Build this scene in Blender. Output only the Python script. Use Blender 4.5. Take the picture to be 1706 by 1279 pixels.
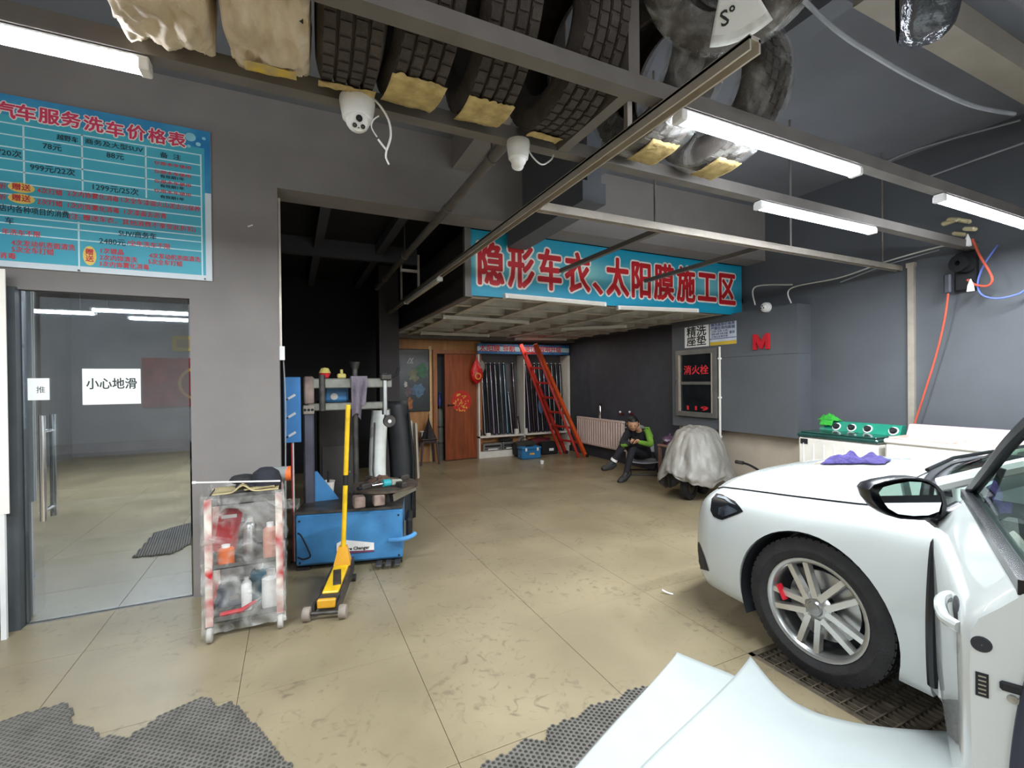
import bpy, bmesh, math, random
import numpy as np
from mathutils import Vector, Matrix, Euler, noise
random.seed(7)
for o in list(bpy.data.objects): bpy.data.objects.remove(o)
S = bpy.context.scene
COL = S.collection
# ------------------------------------------------------------------ camera
W_, H_, F_ = 1706, 1279, 773.27
CX, CY, EYE = 853.0, 639.5, 1.45
def _rot(y, p, r):
    f = np.array([math.sin(y)*math.cos(p), math.cos(y)*math.cos(p), math.sin(p)])
    rt = np.array([math.cos(y), -math.sin(y), 0.0]); dn = np.cross(f, rt)
    c, s = math.cos(r), math.sin(r)
    return np.array([c*rt+s*dn, -s*rt+c*dn, f])
RM = _rot(math.radians(25.3595), math.radians(-.3741), math.radians(.5974))
cam = bpy.data.cameras.new('camera'); cam.sensor_fit = 'HORIZONTAL'; cam.sensor_width = 36.0
cam.lens = F_*36.0/W_; cam.clip_start = 0.05; cam.clip_end = 100
camo = bpy.data.objects.new('camera', cam); COL.objects.link(camo)
mw = Matrix.Identity(4)
for i in range(3):
    mw[i][0] = RM[0][i]; mw[i][1] = -RM[1][i]; mw[i][2] = -RM[2][i]
mw[0][3] = 0; mw[1][3] = 0; mw[2][3] = EYE
camo.matrix_world = mw
S.camera = camo
def ray(x, y): return RM.T @ np.array([(x-CX)/F_, (y-CY)/F_, 1.0])
def PZ(x, y, z):
    d = ray(x, y); t = (z-EYE)/d[2]; return Vector((d[0]*t, d[1]*t, z))
def PY(x, y, Y):
    d = ray(x, y); t = Y/d[1]; return Vector((d[0]*t, Y, EYE+d[2]*t))
def PX(x, y, X):
    d = ray(x, y); t = X/d[0]; return Vector((X, d[1]*t, EYE+d[2]*t))
# ------------------------------------------------------------------ world, exposure
S.view_settings.view_transform = 'Standard'; S.view_settings.look = 'None'
S.view_settings.gamma = 1.0; S.view_settings.use_curve_mapping = False
S.view_settings.exposure = EXPOSURE = 0.22
wd = bpy.data.worlds.new('sky'); S.world = wd; wd.use_nodes = True
bg = wd.node_tree.nodes['Background']; bg.inputs[0].default_value = (0.95, 0.97, 1.0, 1); bg.inputs[1].default_value = 1.7
LAMP_W = 50.0          # watts of one lit LED batten
LED_EMIT = 60.0
# ------------------------------------------------------------------ helpers
def lin(c):
    return tuple((v/255/12.92 if v/255 <= .04045 else ((v/255+.055)/1.055)**2.4) for v in c[:3]) + (1.0,)
MATS = {}
def mat(name, rgb, rough=.6, metal=0.0, var=.10, scale=6.0, bump=0.0, bscale=None, emit=0.0, alpha=1.0, trans=0.0, coat=0.0, spec=.5, rgb2=None, detail=4.0, rvar=0.0, stretch=None, ior=1.45):
    if name in MATS: return MATS[name]
    m = bpy.data.materials.new(name); m.use_nodes = True; nt = m.node_tree; N = nt.nodes; L = nt.links
    b = N['Principled BSDF']
    tc = N.new('ShaderNodeTexCoord'); mp = N.new('ShaderNodeMapping'); L.new(tc.outputs['Object'], mp.inputs[0])
    if stretch: mp.inputs['Scale'].default_value = stretch
    nz = N.new('ShaderNodeTexNoise'); nz.inputs['Scale'].default_value = scale; nz.inputs['Detail'].default_value = detail
    L.new(mp.outputs[0], nz.inputs['Vector'])
    c = lin(rgb)
    d = lin(rgb2) if rgb2 else tuple(v*(1-var*1.6) for v in c[:3])+(1,)
    l = c if rgb2 else tuple(min(1, v*(1+var)) for v in c[:3])+(1,)
    rp = N.new('ShaderNodeValToRGB'); rp.color_ramp.elements[0].position = .32; rp.color_ramp.elements[1].position = .68
    rp.color_ramp.elements[0].color = d; rp.color_ramp.elements[1].color = l
    L.new(nz.outputs[0], rp.inputs[0]); L.new(rp.outputs[0], b.inputs['Base Color'])
    b.inputs['Roughness'].default_value = rough; b.inputs['Metallic'].default_value = metal
    b.inputs['Specular IOR Level'].default_value = spec; b.inputs['IOR'].default_value = ior
    if rvar:
        mr = N.new('ShaderNodeMapRange'); mr.inputs[3].default_value = max(.02, rough-rvar); mr.inputs[4].default_value = min(1, rough+rvar)
        L.new(nz.outputs[0], mr.inputs[0]); L.new(mr.outputs[0], b.inputs['Roughness'])
    if coat: b.inputs['Coat Weight'].default_value = coat; b.inputs['Coat Roughness'].default_value = .05
    if alpha < 1: b.inputs['Alpha'].default_value = alpha
    if trans: b.inputs['Transmission Weight'].default_value = trans
    if emit:
        b.inputs['Emission Color'].default_value = c; b.inputs['Emission Strength'].default_value = emit
    if bump:
        bn = N.new('ShaderNodeTexNoise'); bn.inputs['Scale'].default_value = bscale or scale*3; bn.inputs['Detail'].default_value = 5
        L.new(mp.outputs[0], bn.inputs['Vector'])
        bp = N.new('ShaderNodeBump'); bp.inputs['Strength'].default_value = bump; bp.inputs['Distance'].default_value = .02
        L.new(bn.outputs[0], bp.inputs['Height']); L.new(bp.outputs[0], b.inputs['Normal'])
    MATS[name] = m; return m
class MB:
    """collects geometry for one mesh"""
    def __init__(s): s.v = []; s.f = []
    def add(s, vs, fs):
        o = len(s.v); s.v += [Vector(p) for p in vs]; s.f += [tuple(i+o for i in f) for f in fs]; return s
    def box(s, c, d, rot=None):
        hx, hy, hz = d[0]/2, d[1]/2, d[2]/2
        vs = [Vector((x*hx, y*hy, z*hz)) for x in (-1, 1) for y in (-1, 1) for z in (-1, 1)]
        if rot is not None:
            R = rot if isinstance(rot, Matrix) else Euler(rot).to_matrix()
            vs = [R @ p for p in vs]
        c = Vector(c); vs = [p+c for p in vs]
        return s.add(vs, [(0,1,3,2),(4,6,7,5),(0,4,5,1),(2,3,7,6),(0,2,6,4),(1,5,7,3)])
    def bx(s, x0, x1, y0, y1, z0, z1): return s.box(((x0+x1)/2, (y0+y1)/2, (z0+z1)/2), (abs(x1-x0), abs(y1-y0), abs(z1-z0)))
    def bbox(s, c, d, r=.01, rot=None):          # box with chamfered edges
        hx, hy, hz = d[0]/2, d[1]/2, d[2]/2; r = min(r, hx*.9, hy*.9, hz*.9)
        bm = bmesh.new(); bmesh.ops.create_cube(bm, size=1)
        bmesh.ops.scale(bm, vec=(2*hx, 2*hy, 2*hz), verts=bm.verts)
        bmesh.ops.bevel(bm, geom=list(bm.edges), offset=r, segments=1, affect='EDGES', profile=.5)
        R = Matrix.Identity(3) if rot is None else (rot if isinstance(rot, Matrix) else Euler(rot).to_matrix())
        c = Vector(c); bm.verts.index_update()
        s.add([R @ v.co + c for v in bm.verts], [tuple(v.index for v in f.verts) for f in bm.faces]); bm.free(); return s
    def beam(s, a, b, w, h, up=(0, 0, 1)):       # rectangular bar a->b
        a, b = Vector(a), Vector(b); d = (b-a).normalized(); u = Vector(up)
        if abs(d.dot(u)) > .98: u = Vector((0, 1, 0))
        r = d.cross(u).normalized(); u = r.cross(d)
        vs = []
        for p in (a, b):
            for i, j in ((-1,-1),(1,-1),(1,1),(-1,1)): vs.append(p+r*(i*w/2)+u*(j*h/2))
        return s.add(vs, [(0,1,2,3),(7,6,5,4),(0,4,5,1),(1,5,6,2),(2,6,7,3),(3,7,4,0)])
    def tube(s, pts, r, n=8, caps=True, closed=False):
        pts = [Vector(p) for p in pts]; rs = r if isinstance(r, (list, tuple)) else [r]*len(pts)
        m = len(pts); o = len(s.v); prev = None
        for i, p in enumerate(pts):
            if closed: d = pts[(i+1) % m]-pts[i-1]
            else: d = pts[min(i+1, m-1)]-pts[max(i-1, 0)]
            d.normalize()
            if prev is None:
                u = Vector((0, 0, 1)) if abs(d.z) < .9 else Vector((1, 0, 0))
                u = (u-d*u.dot(d)).normalized()
            else:
                u = prev-d*prev.dot(d); u = u.normalized() if u.length > 1e-6 else d.orthogonal().normalized()
            prev = u; w = d.cross(u)
            for k in range(n):
                a = 2*math.pi*k/n; s.v.append(p+(u*math.cos(a)+w*math.sin(a))*rs[i])
        for i in range(m if closed else m-1):
            j = (i+1) % m
            for k in range(n):
                k2 = (k+1) % n; s.f.append((o+i*n+k, o+i*n+k2, o+j*n+k2, o+j*n+k))
        if caps and not closed:
            s.f.append(tuple(o+k for k in range(n-1, -1, -1))); s.f.append(tuple(o+(m-1)*n+k for k in range(n)))
        return s
    def cyl(s, a, b, r, n=16, r2=None): return s.tube([a, b], [r, r if r2 is None else r2], n)
    def lathe(s, prof, n=24, M=None, closed=False, a0=0, a1=2*math.pi):
        # prof: (radius, height) revolve about Z, then transform M
        M = M or Matrix.Identity(4); o = len(s.v); full = abs(a1-a0-2*math.pi) < 1e-4; na = n if full else n+1; m = len(prof)
        for k in range(na):
            a = a0+(a1-a0)*k/n
            for r, z in prof: s.v.append(M @ Vector((r*math.cos(a), r*math.sin(a), z)))
        for k in range(n):
            k2 = (k+1) % na
            for i in range(m if closed else m-1):
                j = (i+1) % m; s.f.append((o+k*m+i, o+k2*m+i, o+k2*m+j, o+k*m+j))
        return s
    def prism(s, poly, ax, lo, hi):
        # poly: 2D points; ax: axis extruded ('x','y','z'); other two coords in order
        def mk(p, h):
            if ax == 'x': return (h, p[0], p[1])
            if ax == 'y': return (p[0], h, p[1])
            return (p[0], p[1], h)
        n = len(poly)
        return s.add([mk(p, lo) for p in poly]+[mk(p, hi) for p in poly],
                     [tuple(range(n-1, -1, -1)), tuple(range(n, 2*n))]+[(i, (i+1) % n, n+(i+1) % n, n+i) for i in range(n)])
    def grid(s, fn, nu, nv):
        o = len(s.v)
        for i in range(nu+1):
            for j in range(nv+1): s.v.append(Vector(fn(i/nu, j/nv)))
        for i in range(nu):
            for j in range(nv):
                a = o+i*(nv+1)+j; s.f.append((a, a+nv+1, a+nv+2, a+1))
        return s
    def ball(s, c, r, nu=14, nv=10, sc=(1, 1, 1)):
        c = Vector(c); prof = [(math.sin(math.pi*i/nv), -math.cos(math.pi*i/nv)) for i in range(nv+1)]
        M = Matrix.Translation(c) @ Matrix.Diagonal((r*sc[0], r*sc[1], r*sc[2], 1))
        return s.lathe([(max(a, 1e-4), b) for a, b in prof], nu, M)
    def xf(s, M):
        s.v = [M @ p for p in s.v]; return s
    def build(s, name, m, parent=None, world=False, smooth=True, ang=35, solid=0.0, weld=False):
        me = bpy.data.meshes.new(name)
        off = Vector((0, 0, 0))
        if parent is None:
            xs = [p.x for p in s.v]; ys = [p.y for p in s.v]; zs = [p.z for p in s.v]
            off = Vector(((min(xs)+max(xs))/2, (min(ys)+max(ys))/2, min(zs)))
        elif world:
            r = parent
            while r.parent: r = r.parent
            off = r.location.copy()
        me.from_pydata([tuple(p-off) for p in s.v], [], s.f)
        if weld:
            bm = bmesh.new(); bm.from_mesh(me); bmesh.ops.remove_doubles(bm, verts=bm.verts, dist=1e-4); bm.to_mesh(me); bm.free()
        bm = bmesh.new(); bm.from_mesh(me); bmesh.ops.recalc_face_normals(bm, faces=bm.faces); bm.to_mesh(me); bm.free()
        me.update()
        for mm in (m if isinstance(m, (list, tuple)) else [m]): me.materials.append(mm)
        if smooth:
            me.shade_smooth(); me.set_sharp_from_angle(angle=math.radians(ang))
        o = bpy.data.objects.new(name, me); COL.objects.link(o)
        if parent is None: o.location = off
        else: o.parent = parent
        if solid:
            md = o.modifiers.new('thickness', 'SOLIDIFY'); md.thickness = solid; md.offset = 0
        return o
def tag(o, label, cat, group=None, kind=None):
    o['label'] = label; o['category'] = cat
    if group: o['group'] = group
    if kind: o['kind'] = kind
    return o
def struct(o): o['kind'] = 'structure'; return o
def thing(name, label, cat, loc=(0, 0, 0), rz=0.0, group=None):
    o = bpy.data.objects.new(name, None); COL.objects.link(o); o.empty_display_size = .1
    o.location = loc; o.rotation_euler = (0, 0, rz); return tag(o, label, cat, group)
def copy_tree(o, parent=None):
    c = o.copy(); COL.objects.link(c)
    if parent is not None: c.parent = parent
    for ch in list(o.children): copy_tree(ch, c)
    return c
def text_mesh(body, size, bold=0.0, depth=.0, align='CENTER', sx=1.0):
    c = bpy.data.curves.new('lettering', 'FONT'); c.body = body; c.size = size; c.offset = bold; c.extrude = depth
    c.align_x = align; c.align_y = 'CENTER'; c.resolution_u = 2
    o = bpy.data.objects.new('tmp', c); COL.objects.link(o); bpy.context.view_layer.update()
    me = bpy.data.meshes.new_from_object(o.evaluated_get(bpy.context.evaluated_depsgraph_get()))
    bpy.data.objects.remove(o); bpy.data.curves.remove(c)
    if sx != 1.0:
        for v in me.vertices: v.co.x *= sx
    return me
def basis(o, xdir, ydir):
    X = Vector(xdir).normalized(); Z = X.cross(Vector(ydir)).normalized(); Y = Z.cross(X)
    M = Matrix.Identity(4)
    for i in range(3): M[i][0] = X[i]; M[i][1] = Y[i]; M[i][2] = Z[i]; M[i][3] = o[i]
    return M
def letter(parent, body, m, M, size, bold=0.0, depth=.0008, align='CENTER', sx=1.0, name='lettering', fitw=None):
    """flat lettering: a thin mesh standing on a board. M: world matrix (x right, y up, z out); parent root unrotated"""
    me = text_mesh(body, size, 0.0, 0.0, align, sx)
    if fitw and len(me.vertices):
        xs = [v.co.x for v in me.vertices]; w = max(xs)-min(xs)
        if w > 0:
            k = fitw/w; 
            for v in me.vertices: v.co.x *= k
    if bold > 0:                                   # thicken the strokes: shifted copies in one plane
        co = np.array([v.co[:] for v in me.vertices]); fs = [tuple(p.vertices) for p in me.polygons]; n0 = len(co); V = []; Fq = []
        K = 6 if bold < .004 else 12
        for k in range(K):
            a = 2*math.pi*k/K; sh = co+np.array([bold*math.cos(a), bold*math.sin(a), k*7e-5]); Fq += [tuple(i+len(V) for i in f) for f in fs]; V += [tuple(p) for p in sh]
        Fq += [tuple(i+len(V) for i in f) for f in fs]; V += [tuple(p) for p in co+np.array([0, 0, K*7e-5])]
        me = bpy.data.meshes.new('lettering'); me.from_pydata(V, [], Fq)
    r = parent
    while r.parent: r = r.parent
    me.transform(Matrix.Translation(-r.location) @ M)
    me.materials.clear(); me.materials.append(m)
    o = bpy.data.objects.new(name, me); COL.objects.link(o); o.parent = parent
    return o
def boolean(o, cutters, op='DIFFERENCE'):
    for c in cutters:
        md = o.modifiers.new('cut', 'BOOLEAN'); md.operation = op; md.object = c; md.solver = 'EXACT'
    bpy.context.view_layer.update()
    me = bpy.data.meshes.new_from_object(o.evaluated_get(bpy.context.evaluated_depsgraph_get()))
    o.modifiers.clear(); old = o.data; o.data = me
    for c in cutters: bpy.data.objects.remove(c)
    return o
def catmull(pts, n=8):
    pts = [Vector(p) for p in pts]; out = []
    for i in range(len(pts)-1):
        p0 = pts[max(i-1, 0)]; p1 = pts[i]; p2 = pts[i+1]; p3 = pts[min(i+2, len(pts)-1)]
        for k in range(n):
            t = k/n; out.append(.5*((2*p1)+(-p0+p2)*t+(2*p0-5*p1+4*p2-p3)*t*t+(-p0+3*p1-3*p2+p3)*t**3))
    out.append(pts[-1]); return out
def interp(xs, ys, x):
    return float(np.interp(x, xs, ys))
def nz(x, y, z, s=1.0): return noise.noise(Vector((x*s, y*s, z*s)))
# ------------------------------------------------------------------ materials
M_wall_w = mat('grey wall paint warm', (128,122,118), .7, var=.06, scale=2.5, bump=.05, bscale=60)
M_wall_c = mat('grey wall paint cool', (86,89,93), .65, var=.06, scale=2.0, bump=.05, bscale=60)
M_wall_d = mat('charcoal wall paint', (76,76,82), .7, var=.08, scale=2.0)
M_black = mat('black matt', (22,22,25), .7, var=.15)
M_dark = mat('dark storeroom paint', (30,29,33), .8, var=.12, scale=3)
M_ceil = mat('ceiling grey paint', (110,112,118), .8, var=.07, scale=1.6)
M_cream = mat('cream plaster', (172,160,144), .7, var=.07, scale=3)
M_tile = mat('beige floor tile', (146,133,106), .34, var=.10, scale=1.7, rgb2=(126,114,90), detail=7, rvar=.10, bump=.015, bscale=9)
M_grout = mat('dark grout', (90,82,67), .8)
M_steel = mat('grey painted steel', (112,106,100), .5, metal=.2, var=.10, scale=5)
M_alu = mat('pale aluminium rail', (196,186,172), .35, metal=.5, var=.08, scale=9)
M_white = mat('white plastic', (226,224,220), .4, var=.03)
M_offw = mat('off white enamel', (214,208,198), .35, var=.05)
M_rubber = mat('tyre rubber', (40,38,38), .75, var=.18, scale=14, bump=.25, bscale=90)
M_rubber_d = mat('dusty tyre rubber', (66,58,52), .8, var=.22, scale=10, bump=.3, bscale=70)
M_led = mat('lit LED diffuser', (236,244,255), .4, emit=LED_EMIT, var=0)
M_tubeoff = mat('unlit tube diffuser', (206,200,188), .4, var=.03)
M_wood = mat('orange wood panel', (176,124,72), .5, var=.15, scale=3, stretch=(6,6,.6))
M_doorw = mat('brown wooden door', (134,66,32), .42, var=.2, scale=3, stretch=(7,7,.7))
M_chrome = mat('chrome', (220,220,220), .12, metal=1, var=.02)
M_silver = mat('brushed metal', (176,176,174), .3, metal=.9, var=.05)
M_blue = mat('blue machine paint', (66,128,178), .42, var=.14, scale=4, bump=.05)
M_bluedk = mat('dark blue machine paint', (52,62,88), .5, var=.2, scale=6)
M_yellow = mat('yellow jack paint', (226,182,28), .4, var=.14, scale=9)
M_grime = mat('greasy grey steel', (78,74,70), .5, metal=.5, var=.3, scale=12)
M_red = mat('red letter paint', (196,32,40), .45, var=.05)

# dirt and footprints on the floor tiles, laid out in the room so that every tile differs
nt = M_tile.node_tree; N = nt.nodes; L = nt.links
oi = N.new('ShaderNodeObjectInfo'); mpn = [n for n in N if n.type == 'MAPPING'][0]; tcn = [n for n in N if n.type == 'TEX_COORD'][0]
va = N.new('ShaderNodeVectorMath'); L.new(tcn.outputs['Object'], va.inputs[0]); L.new(oi.outputs['Location'], va.inputs[1]); L.new(va.outputs[0], mpn.inputs[0])
bs = N['Principled BSDF']; src = bs.inputs['Base Color'].links[0].from_socket
d1 = N.new('ShaderNodeTexNoise'); d1.inputs['Scale'].default_value = 13; d1.inputs['Detail'].default_value = 6; d1.inputs['Distortion'].default_value = 1.5
d2 = N.new('ShaderNodeTexNoise'); d2.inputs['Scale'].default_value = 1.6; d2.inputs['Detail'].default_value = 2
L.new(va.outputs[0], d1.inputs['Vector']); L.new(va.outputs[0], d2.inputs['Vector'])
r1 = N.new('ShaderNodeMapRange'); r1.inputs[1].default_value = .56; r1.inputs[2].default_value = .72; L.new(d1.outputs[0], r1.inputs[0])
r2 = N.new('ShaderNodeMapRange'); r2.inputs[1].default_value = .38; r2.inputs[2].default_value = .58; L.new(d2.outputs[0], r2.inputs[0])
mm = N.new('ShaderNodeMath'); mm.operation = 'MULTIPLY'; L.new(r1.outputs[0], mm.inputs[0]); L.new(r2.outputs[0], mm.inputs[1])
m2 = N.new('ShaderNodeMath'); m2.operation = 'MULTIPLY'; L.new(mm.outputs[0], m2.inputs[0]); m2.inputs[1].default_value = .75
mxn = N.new('ShaderNodeMix'); mxn.data_type = 'RGBA'; mxn.inputs[7].default_value = lin((92,82,66)); L.new(src, mxn.inputs[6]); L.new(m2.outputs[0], mxn.inputs[0]); L.new(mxn.outputs[2], bs.inputs['Base Color'])
# ================================================================== structure
YW, YW2 = 3.77, 4.04          # front face / back face of the wall with the glass door
XR, YB, ZC = 5.2, 8.45, 3.5   # right wall, back wall, ceiling
XL, YF = -4.0, -4.6
PITX0, PITX1, PITY = 2.156, 2.956, 1.679
b = MB()
b.bx(XL, PITX0, YF, PITY, -.25, -.004); b.bx(PITX1, XR, YF, PITY, -.25, -.004); b.bx(XL, XR, PITY, YB, -.25, -.004)
b.bx(PITX0, PITX1, YF, PITY, -.25, -.2)
floor = struct(b.build('floor', M_grout, smooth=False))
# every tile its own piece
tm = MB(); tm.bbox((0, 0, 0), (.7975, .7975, .012), .0006)
tile0 = None; GX0, GY0 = .5563, 1.679
for i in range(-6, 6):
    for j in range(-8, 9):
        x0 = GX0+.8*i; y0 = GY0+.8*j
        x1, y1 = x0+.8, y0+.8
        if x0 >= XR-.05 or x1 <= XL or y0 >= YB or y1 <= YF: continue
        if abs(x0-PITX0) < .01 and y1 < PITY+.01: continue
        cx0, cx1, cy0, cy1 = max(x0, XL), min(x1, XR), max(y0, YF), min(y1, YB)
        if tile0 is None:
            tile0 = tm.build('tile', M_tile, parent=floor, smooth=False); t = tile0
        else:
            t = tile0.copy(); COL.objects.link(t)
        t.location = Vector(((cx0+cx1)/2, (cy0+cy1)/2, -.006))-floor.location
        t.scale = ((cx1-cx0)/.8, (cy1-cy0)/.8, 1)
# drain grating in the floor
g = thing('drain_grate', 'rusty steel drain grating set in the floor under the white car', 'grate', ((PITX0+PITX1)/2, .5, -.03))
b = MB()
for x0, x1, y0, y1 in ((PITX0, PITX0+.03, -1.6, PITY), (PITX1-.03, PITX1, -1.6, PITY), (PITX0, PITX1, PITY-.03, PITY), (PITX0, PITX1, -1.6, -1.57)): b.bx(x0, x1, y0, y1, -.03, -.001)
M_grate = mat('worn steel grating', (104,94,80), .5, metal=.4, var=.25, scale=20)
b.build('frame', M_grate, g, world=True)
b = MB(); y = -1.55
while y < PITY-.04: b.bx(PITX0+.02, PITX1-.02, y, y+.007, -.03, -.003); y += .062
x = PITX0+.05
while x < PITX1-.04: b.bx(x, x+.005, -1.58, PITY-.02, -.026, -.005); x += .036
o = b.build('grating_bars', M_grate, g, world=True, smooth=False); o['kind'] = 'stuff'
# ---- wall with the glass door and the wide opening
DX0, DX1, DZ = -1.47, -.62, 2.03
b = MB(); b.bx(XL, DX0-.09, YW, YW2, 0, ZC); b.bx(DX0-.09, DX1, YW, YW2, DZ, ZC); b.bx(DX1, -.08, YW, YW2, 0, ZC)
b.bx(-.08, XR, YW, YW2, 2.868, ZC)
struct(b.build('wall_middle', M_wall_w, smooth=False))
# ---- right wall: painted, with projecting boxed pier
b = MB(); b.bx(XR, XR+.2, YF, YB, -.25, ZC); struct(b.build('wall_right', M_wall_c, smooth=False))
PIX = 4.97
pier = MB(); pier.bx(PIX, XR, 3.23, 5.07, .79, 1.715); pier.bx(PIX, XR, 3.23, 5.07, 1.722, 2.262); pier.bx(PIX+.006, XR, 3.235, 5.065, 1.70, 1.73)
struct(pier.build('trim_1', M_wall_c, smooth=False))
b = MB(); b.bx(5.10, XR, 3.23, 5.07, 0, .79); struct(b.build('trim_2', M_cream, smooth=False))
# ---- back wall, storeroom walls, office, ceiling
b = MB(); b.bx(-.3, XR, YB, YB+.2, -.25, ZC); struct(b.build('wall_back', M_wall_d, smooth=False))
b = MB(); b.bx(5.185, XR-.001, 5.08, YB, 0, 2.262); struct(b.build('trim_3', mat('charcoal right wall paint', (62,63,70), .6, var=.08), smooth=False))
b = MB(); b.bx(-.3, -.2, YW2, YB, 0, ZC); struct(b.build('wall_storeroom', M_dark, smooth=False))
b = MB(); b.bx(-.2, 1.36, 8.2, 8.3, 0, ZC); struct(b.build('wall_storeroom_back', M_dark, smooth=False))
b = MB(); b.bx(XL-.2, XL, YF, YB, -.25, ZC); struct(b.build('wall_left', M_wall_w, smooth=False))
b = MB(); b.bx(XL, XR, YF, YW, ZC, ZC+.15); struct(b.build('ceiling', M_ceil, smooth=False))
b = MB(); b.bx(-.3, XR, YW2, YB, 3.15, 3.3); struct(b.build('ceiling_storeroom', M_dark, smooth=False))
for x in (.25, .95):
    b = MB(); b.bx(x, x+.09, YW2, 8.2, 3.03, 3.15); struct(b.build('trim_4', M_wall_d, smooth=False))
b = MB(); b.bx(-.2, 1.47, 5.9, 5.98, 2.95, 3.15); struct(b.build('trim_5', M_wall_d, smooth=False))
# column beside the mezzanine
b = MB(); b.bx(1.15, 1.435, 6.9, 7.2, 0, 3.15); struct(b.build('trim_6', mat('grey brown column paint', (66,62,62), .7, var=.06), smooth=False))
# ceiling beams seen top right
M_beam = mat('cream painted beam', (150,142,130), .6, var=.08, scale=3)
c1 = PZ(1425, 15, 3.34)
b = MB(); b.bx(c1.x-.02, XR, c1.y-.16, c1.y, 3.34, ZC); struct(b.build('trim_7', M_beam, smooth=False))
b = MB(); b.bx(c1.x-.14, c1.x, c1.y, YW, 3.36, ZC); struct(b.build('trim_8', M_ceil, smooth=False))
# open shop front behind the camera: piers, header and mullions
M_frame = mat('shopfront frame', (120,124,128), .4, metal=.4)
b = MB(); b.bx(XL, .6, YF-.2, YF, 0, ZC); b.bx(5.1, XR, YF-.2, YF, 0, ZC); b.bx(.6, 5.1, YF-.2, YF, 3.1, ZC)
struct(b.build('wall_front', M_wall_w, smooth=False))
b = MB()
for x in (.6, 2.1, 3.6, 5.03): b.bx(x, x+.07, YF-.12, YF-.04, 0, 3.1)
b.bx(.6, 5.1, YF-.12, YF-.04, 2.2, 2.27)
struct(b.build('window_1', M_frame, smooth=False))
b = MB(); b.bx(-9, 10, YF-10, YF-.2, -.25, -.05); struct(b.build('floor_outside', mat('pale paving outside', (150,148,142), .8), smooth=False))
# ================================================================== office behind the glass door
M_offwall = mat('office wall pale grey', (150,152,152), .7, var=.05)
b = MB(); b.bx(XL, -.3, 6.4, 6.5, 0, ZC); struct(b.build('wall_office', M_offwall, smooth=False))
b = MB(); b.bx(XL, -.3, YW2, 6.4, 2.75, 2.85); struct(b.build('ceiling_office', M_offwall, smooth=False))
b = MB(); b.bx(-.62, -.3, YW2, 6.4, 0, 2.75); struct(b.build('trim_9', M_offwall, smooth=False))
# glass door
M_glass = bpy.data.materials.new('door glass'); M_glass.use_nodes = True
nt = M_glass.node_tree; nt.nodes.clear()
out = nt.nodes.new('ShaderNodeOutputMaterial'); mx = nt.nodes.new('ShaderNodeMixShader'); tr = nt.nodes.new('ShaderNodeBsdfTransparent'); gl = nt.nodes.new('ShaderNodeBsdfGlossy')
tc = nt.nodes.new('ShaderNodeTexCoord'); nn = nt.nodes.new('ShaderNodeTexNoise'); nn.inputs['Scale'].default_value = 1.5
mr = nt.nodes.new('ShaderNodeMapRange'); mr.inputs[3].default_value = .42; mr.inputs[4].default_value = .60
nt.links.new(tc.outputs['Object'], nn.inputs['Vector']); nt.links.new(nn.outputs[0], mr.inputs[0])
gl.inputs['Roughness'].default_value = .012; gl.inputs['Color'].default_value = (.9,.95,1,1); tr.inputs['Color'].default_value = (.86,.9,.9,1)
nt.links.new(mr.outputs[0], mx.inputs[0]); nt.links.new(tr.outputs[0], mx.inputs[1]); nt.links.new(gl.outputs[0], mx.inputs[2]); nt.links.new(mx.outputs[0], out.inputs[0])
door1 = MB().bx(DX0, DX1-.015, YW+.03, YW+.042, .012, DZ-.005).build('door_1', M_glass, smooth=False); struct(door1)
b = MB(); b.bx(DX0-.09, DX0-.005, YW-.03, YW2, 0, DZ+.01); struct(b.build('trim_10', mat('dark door jamb', (74,78,80), .5), smooth=False))
b = MB(); b.bx(DX0, DX1, YW+.02, YW+.07, -.002, .008); struct(b.build('trim_11', M_silver, smooth=False))
def handle(dy):
    a = PY(70, 692, YW+dy); z0, z1 = PY(70, 868, YW+dy).z, a.z
    m = MB(); m.cyl((a.x, YW+dy, z0), (a.x, YW+dy, z1), .016, 14)
    for z in (z0+.06, z1-.1): m.cyl((a.x, YW+dy, z), (a.x, YW+.036, z), .012, 10)
    return m.build('door_handle', M_chrome, door1, world=True)
handle(-.035); handle(.11)
def sheet(name, p0, p1, Y, m, label, cat, out=-.002):
    x0, x1 = min(p0.x, p1.x), max(p0.x, p1.x); z0, z1 = min(p0.z, p1.z), max(p0.z, p1.z)
    t = thing(name, label, cat, ((x0+x1)/2, Y, z0))
    MB().bx(x0, x1, Y+out, Y, z0, z1).build('sheet', m, t, world=True, smooth=False); return t, x0, x1, z0, z1
M_paper = mat('white paper', (232,232,228), .7, var=.02)
M_ink = mat('black ink', (44,52,48), .7)
t, x0, x1, z0, z1 = sheet('notice_sheet', PY(137, 614, YW+.03), PY(235, 672, YW+.03), YW+.029, M_paper, 'white slippery floor notice with black characters taped on the glass door', 'notice')
letter(t, '小心地滑', M_ink, basis(((x0+x1)/2, YW+.0268, z0+(z1-z0)*.56), (1,0,0), (0,0,1)), .075, .0012, fitw=(x1-x0)*.86)
t, x0, x1, z0, z1 = sheet('push_sticker', PY(46, 630, YW+.03), PY(83, 666, YW+.03), YW+.029, M_paper, 'small white square sticker above the chrome handle of the glass door', 'sticker')
letter(t, '推', M_ink, basis(((x0+x1)/2+.01, YW+.0268, z0+(z1-z0)*.45), (1,0,0), (0,0,1)), .045)
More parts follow.
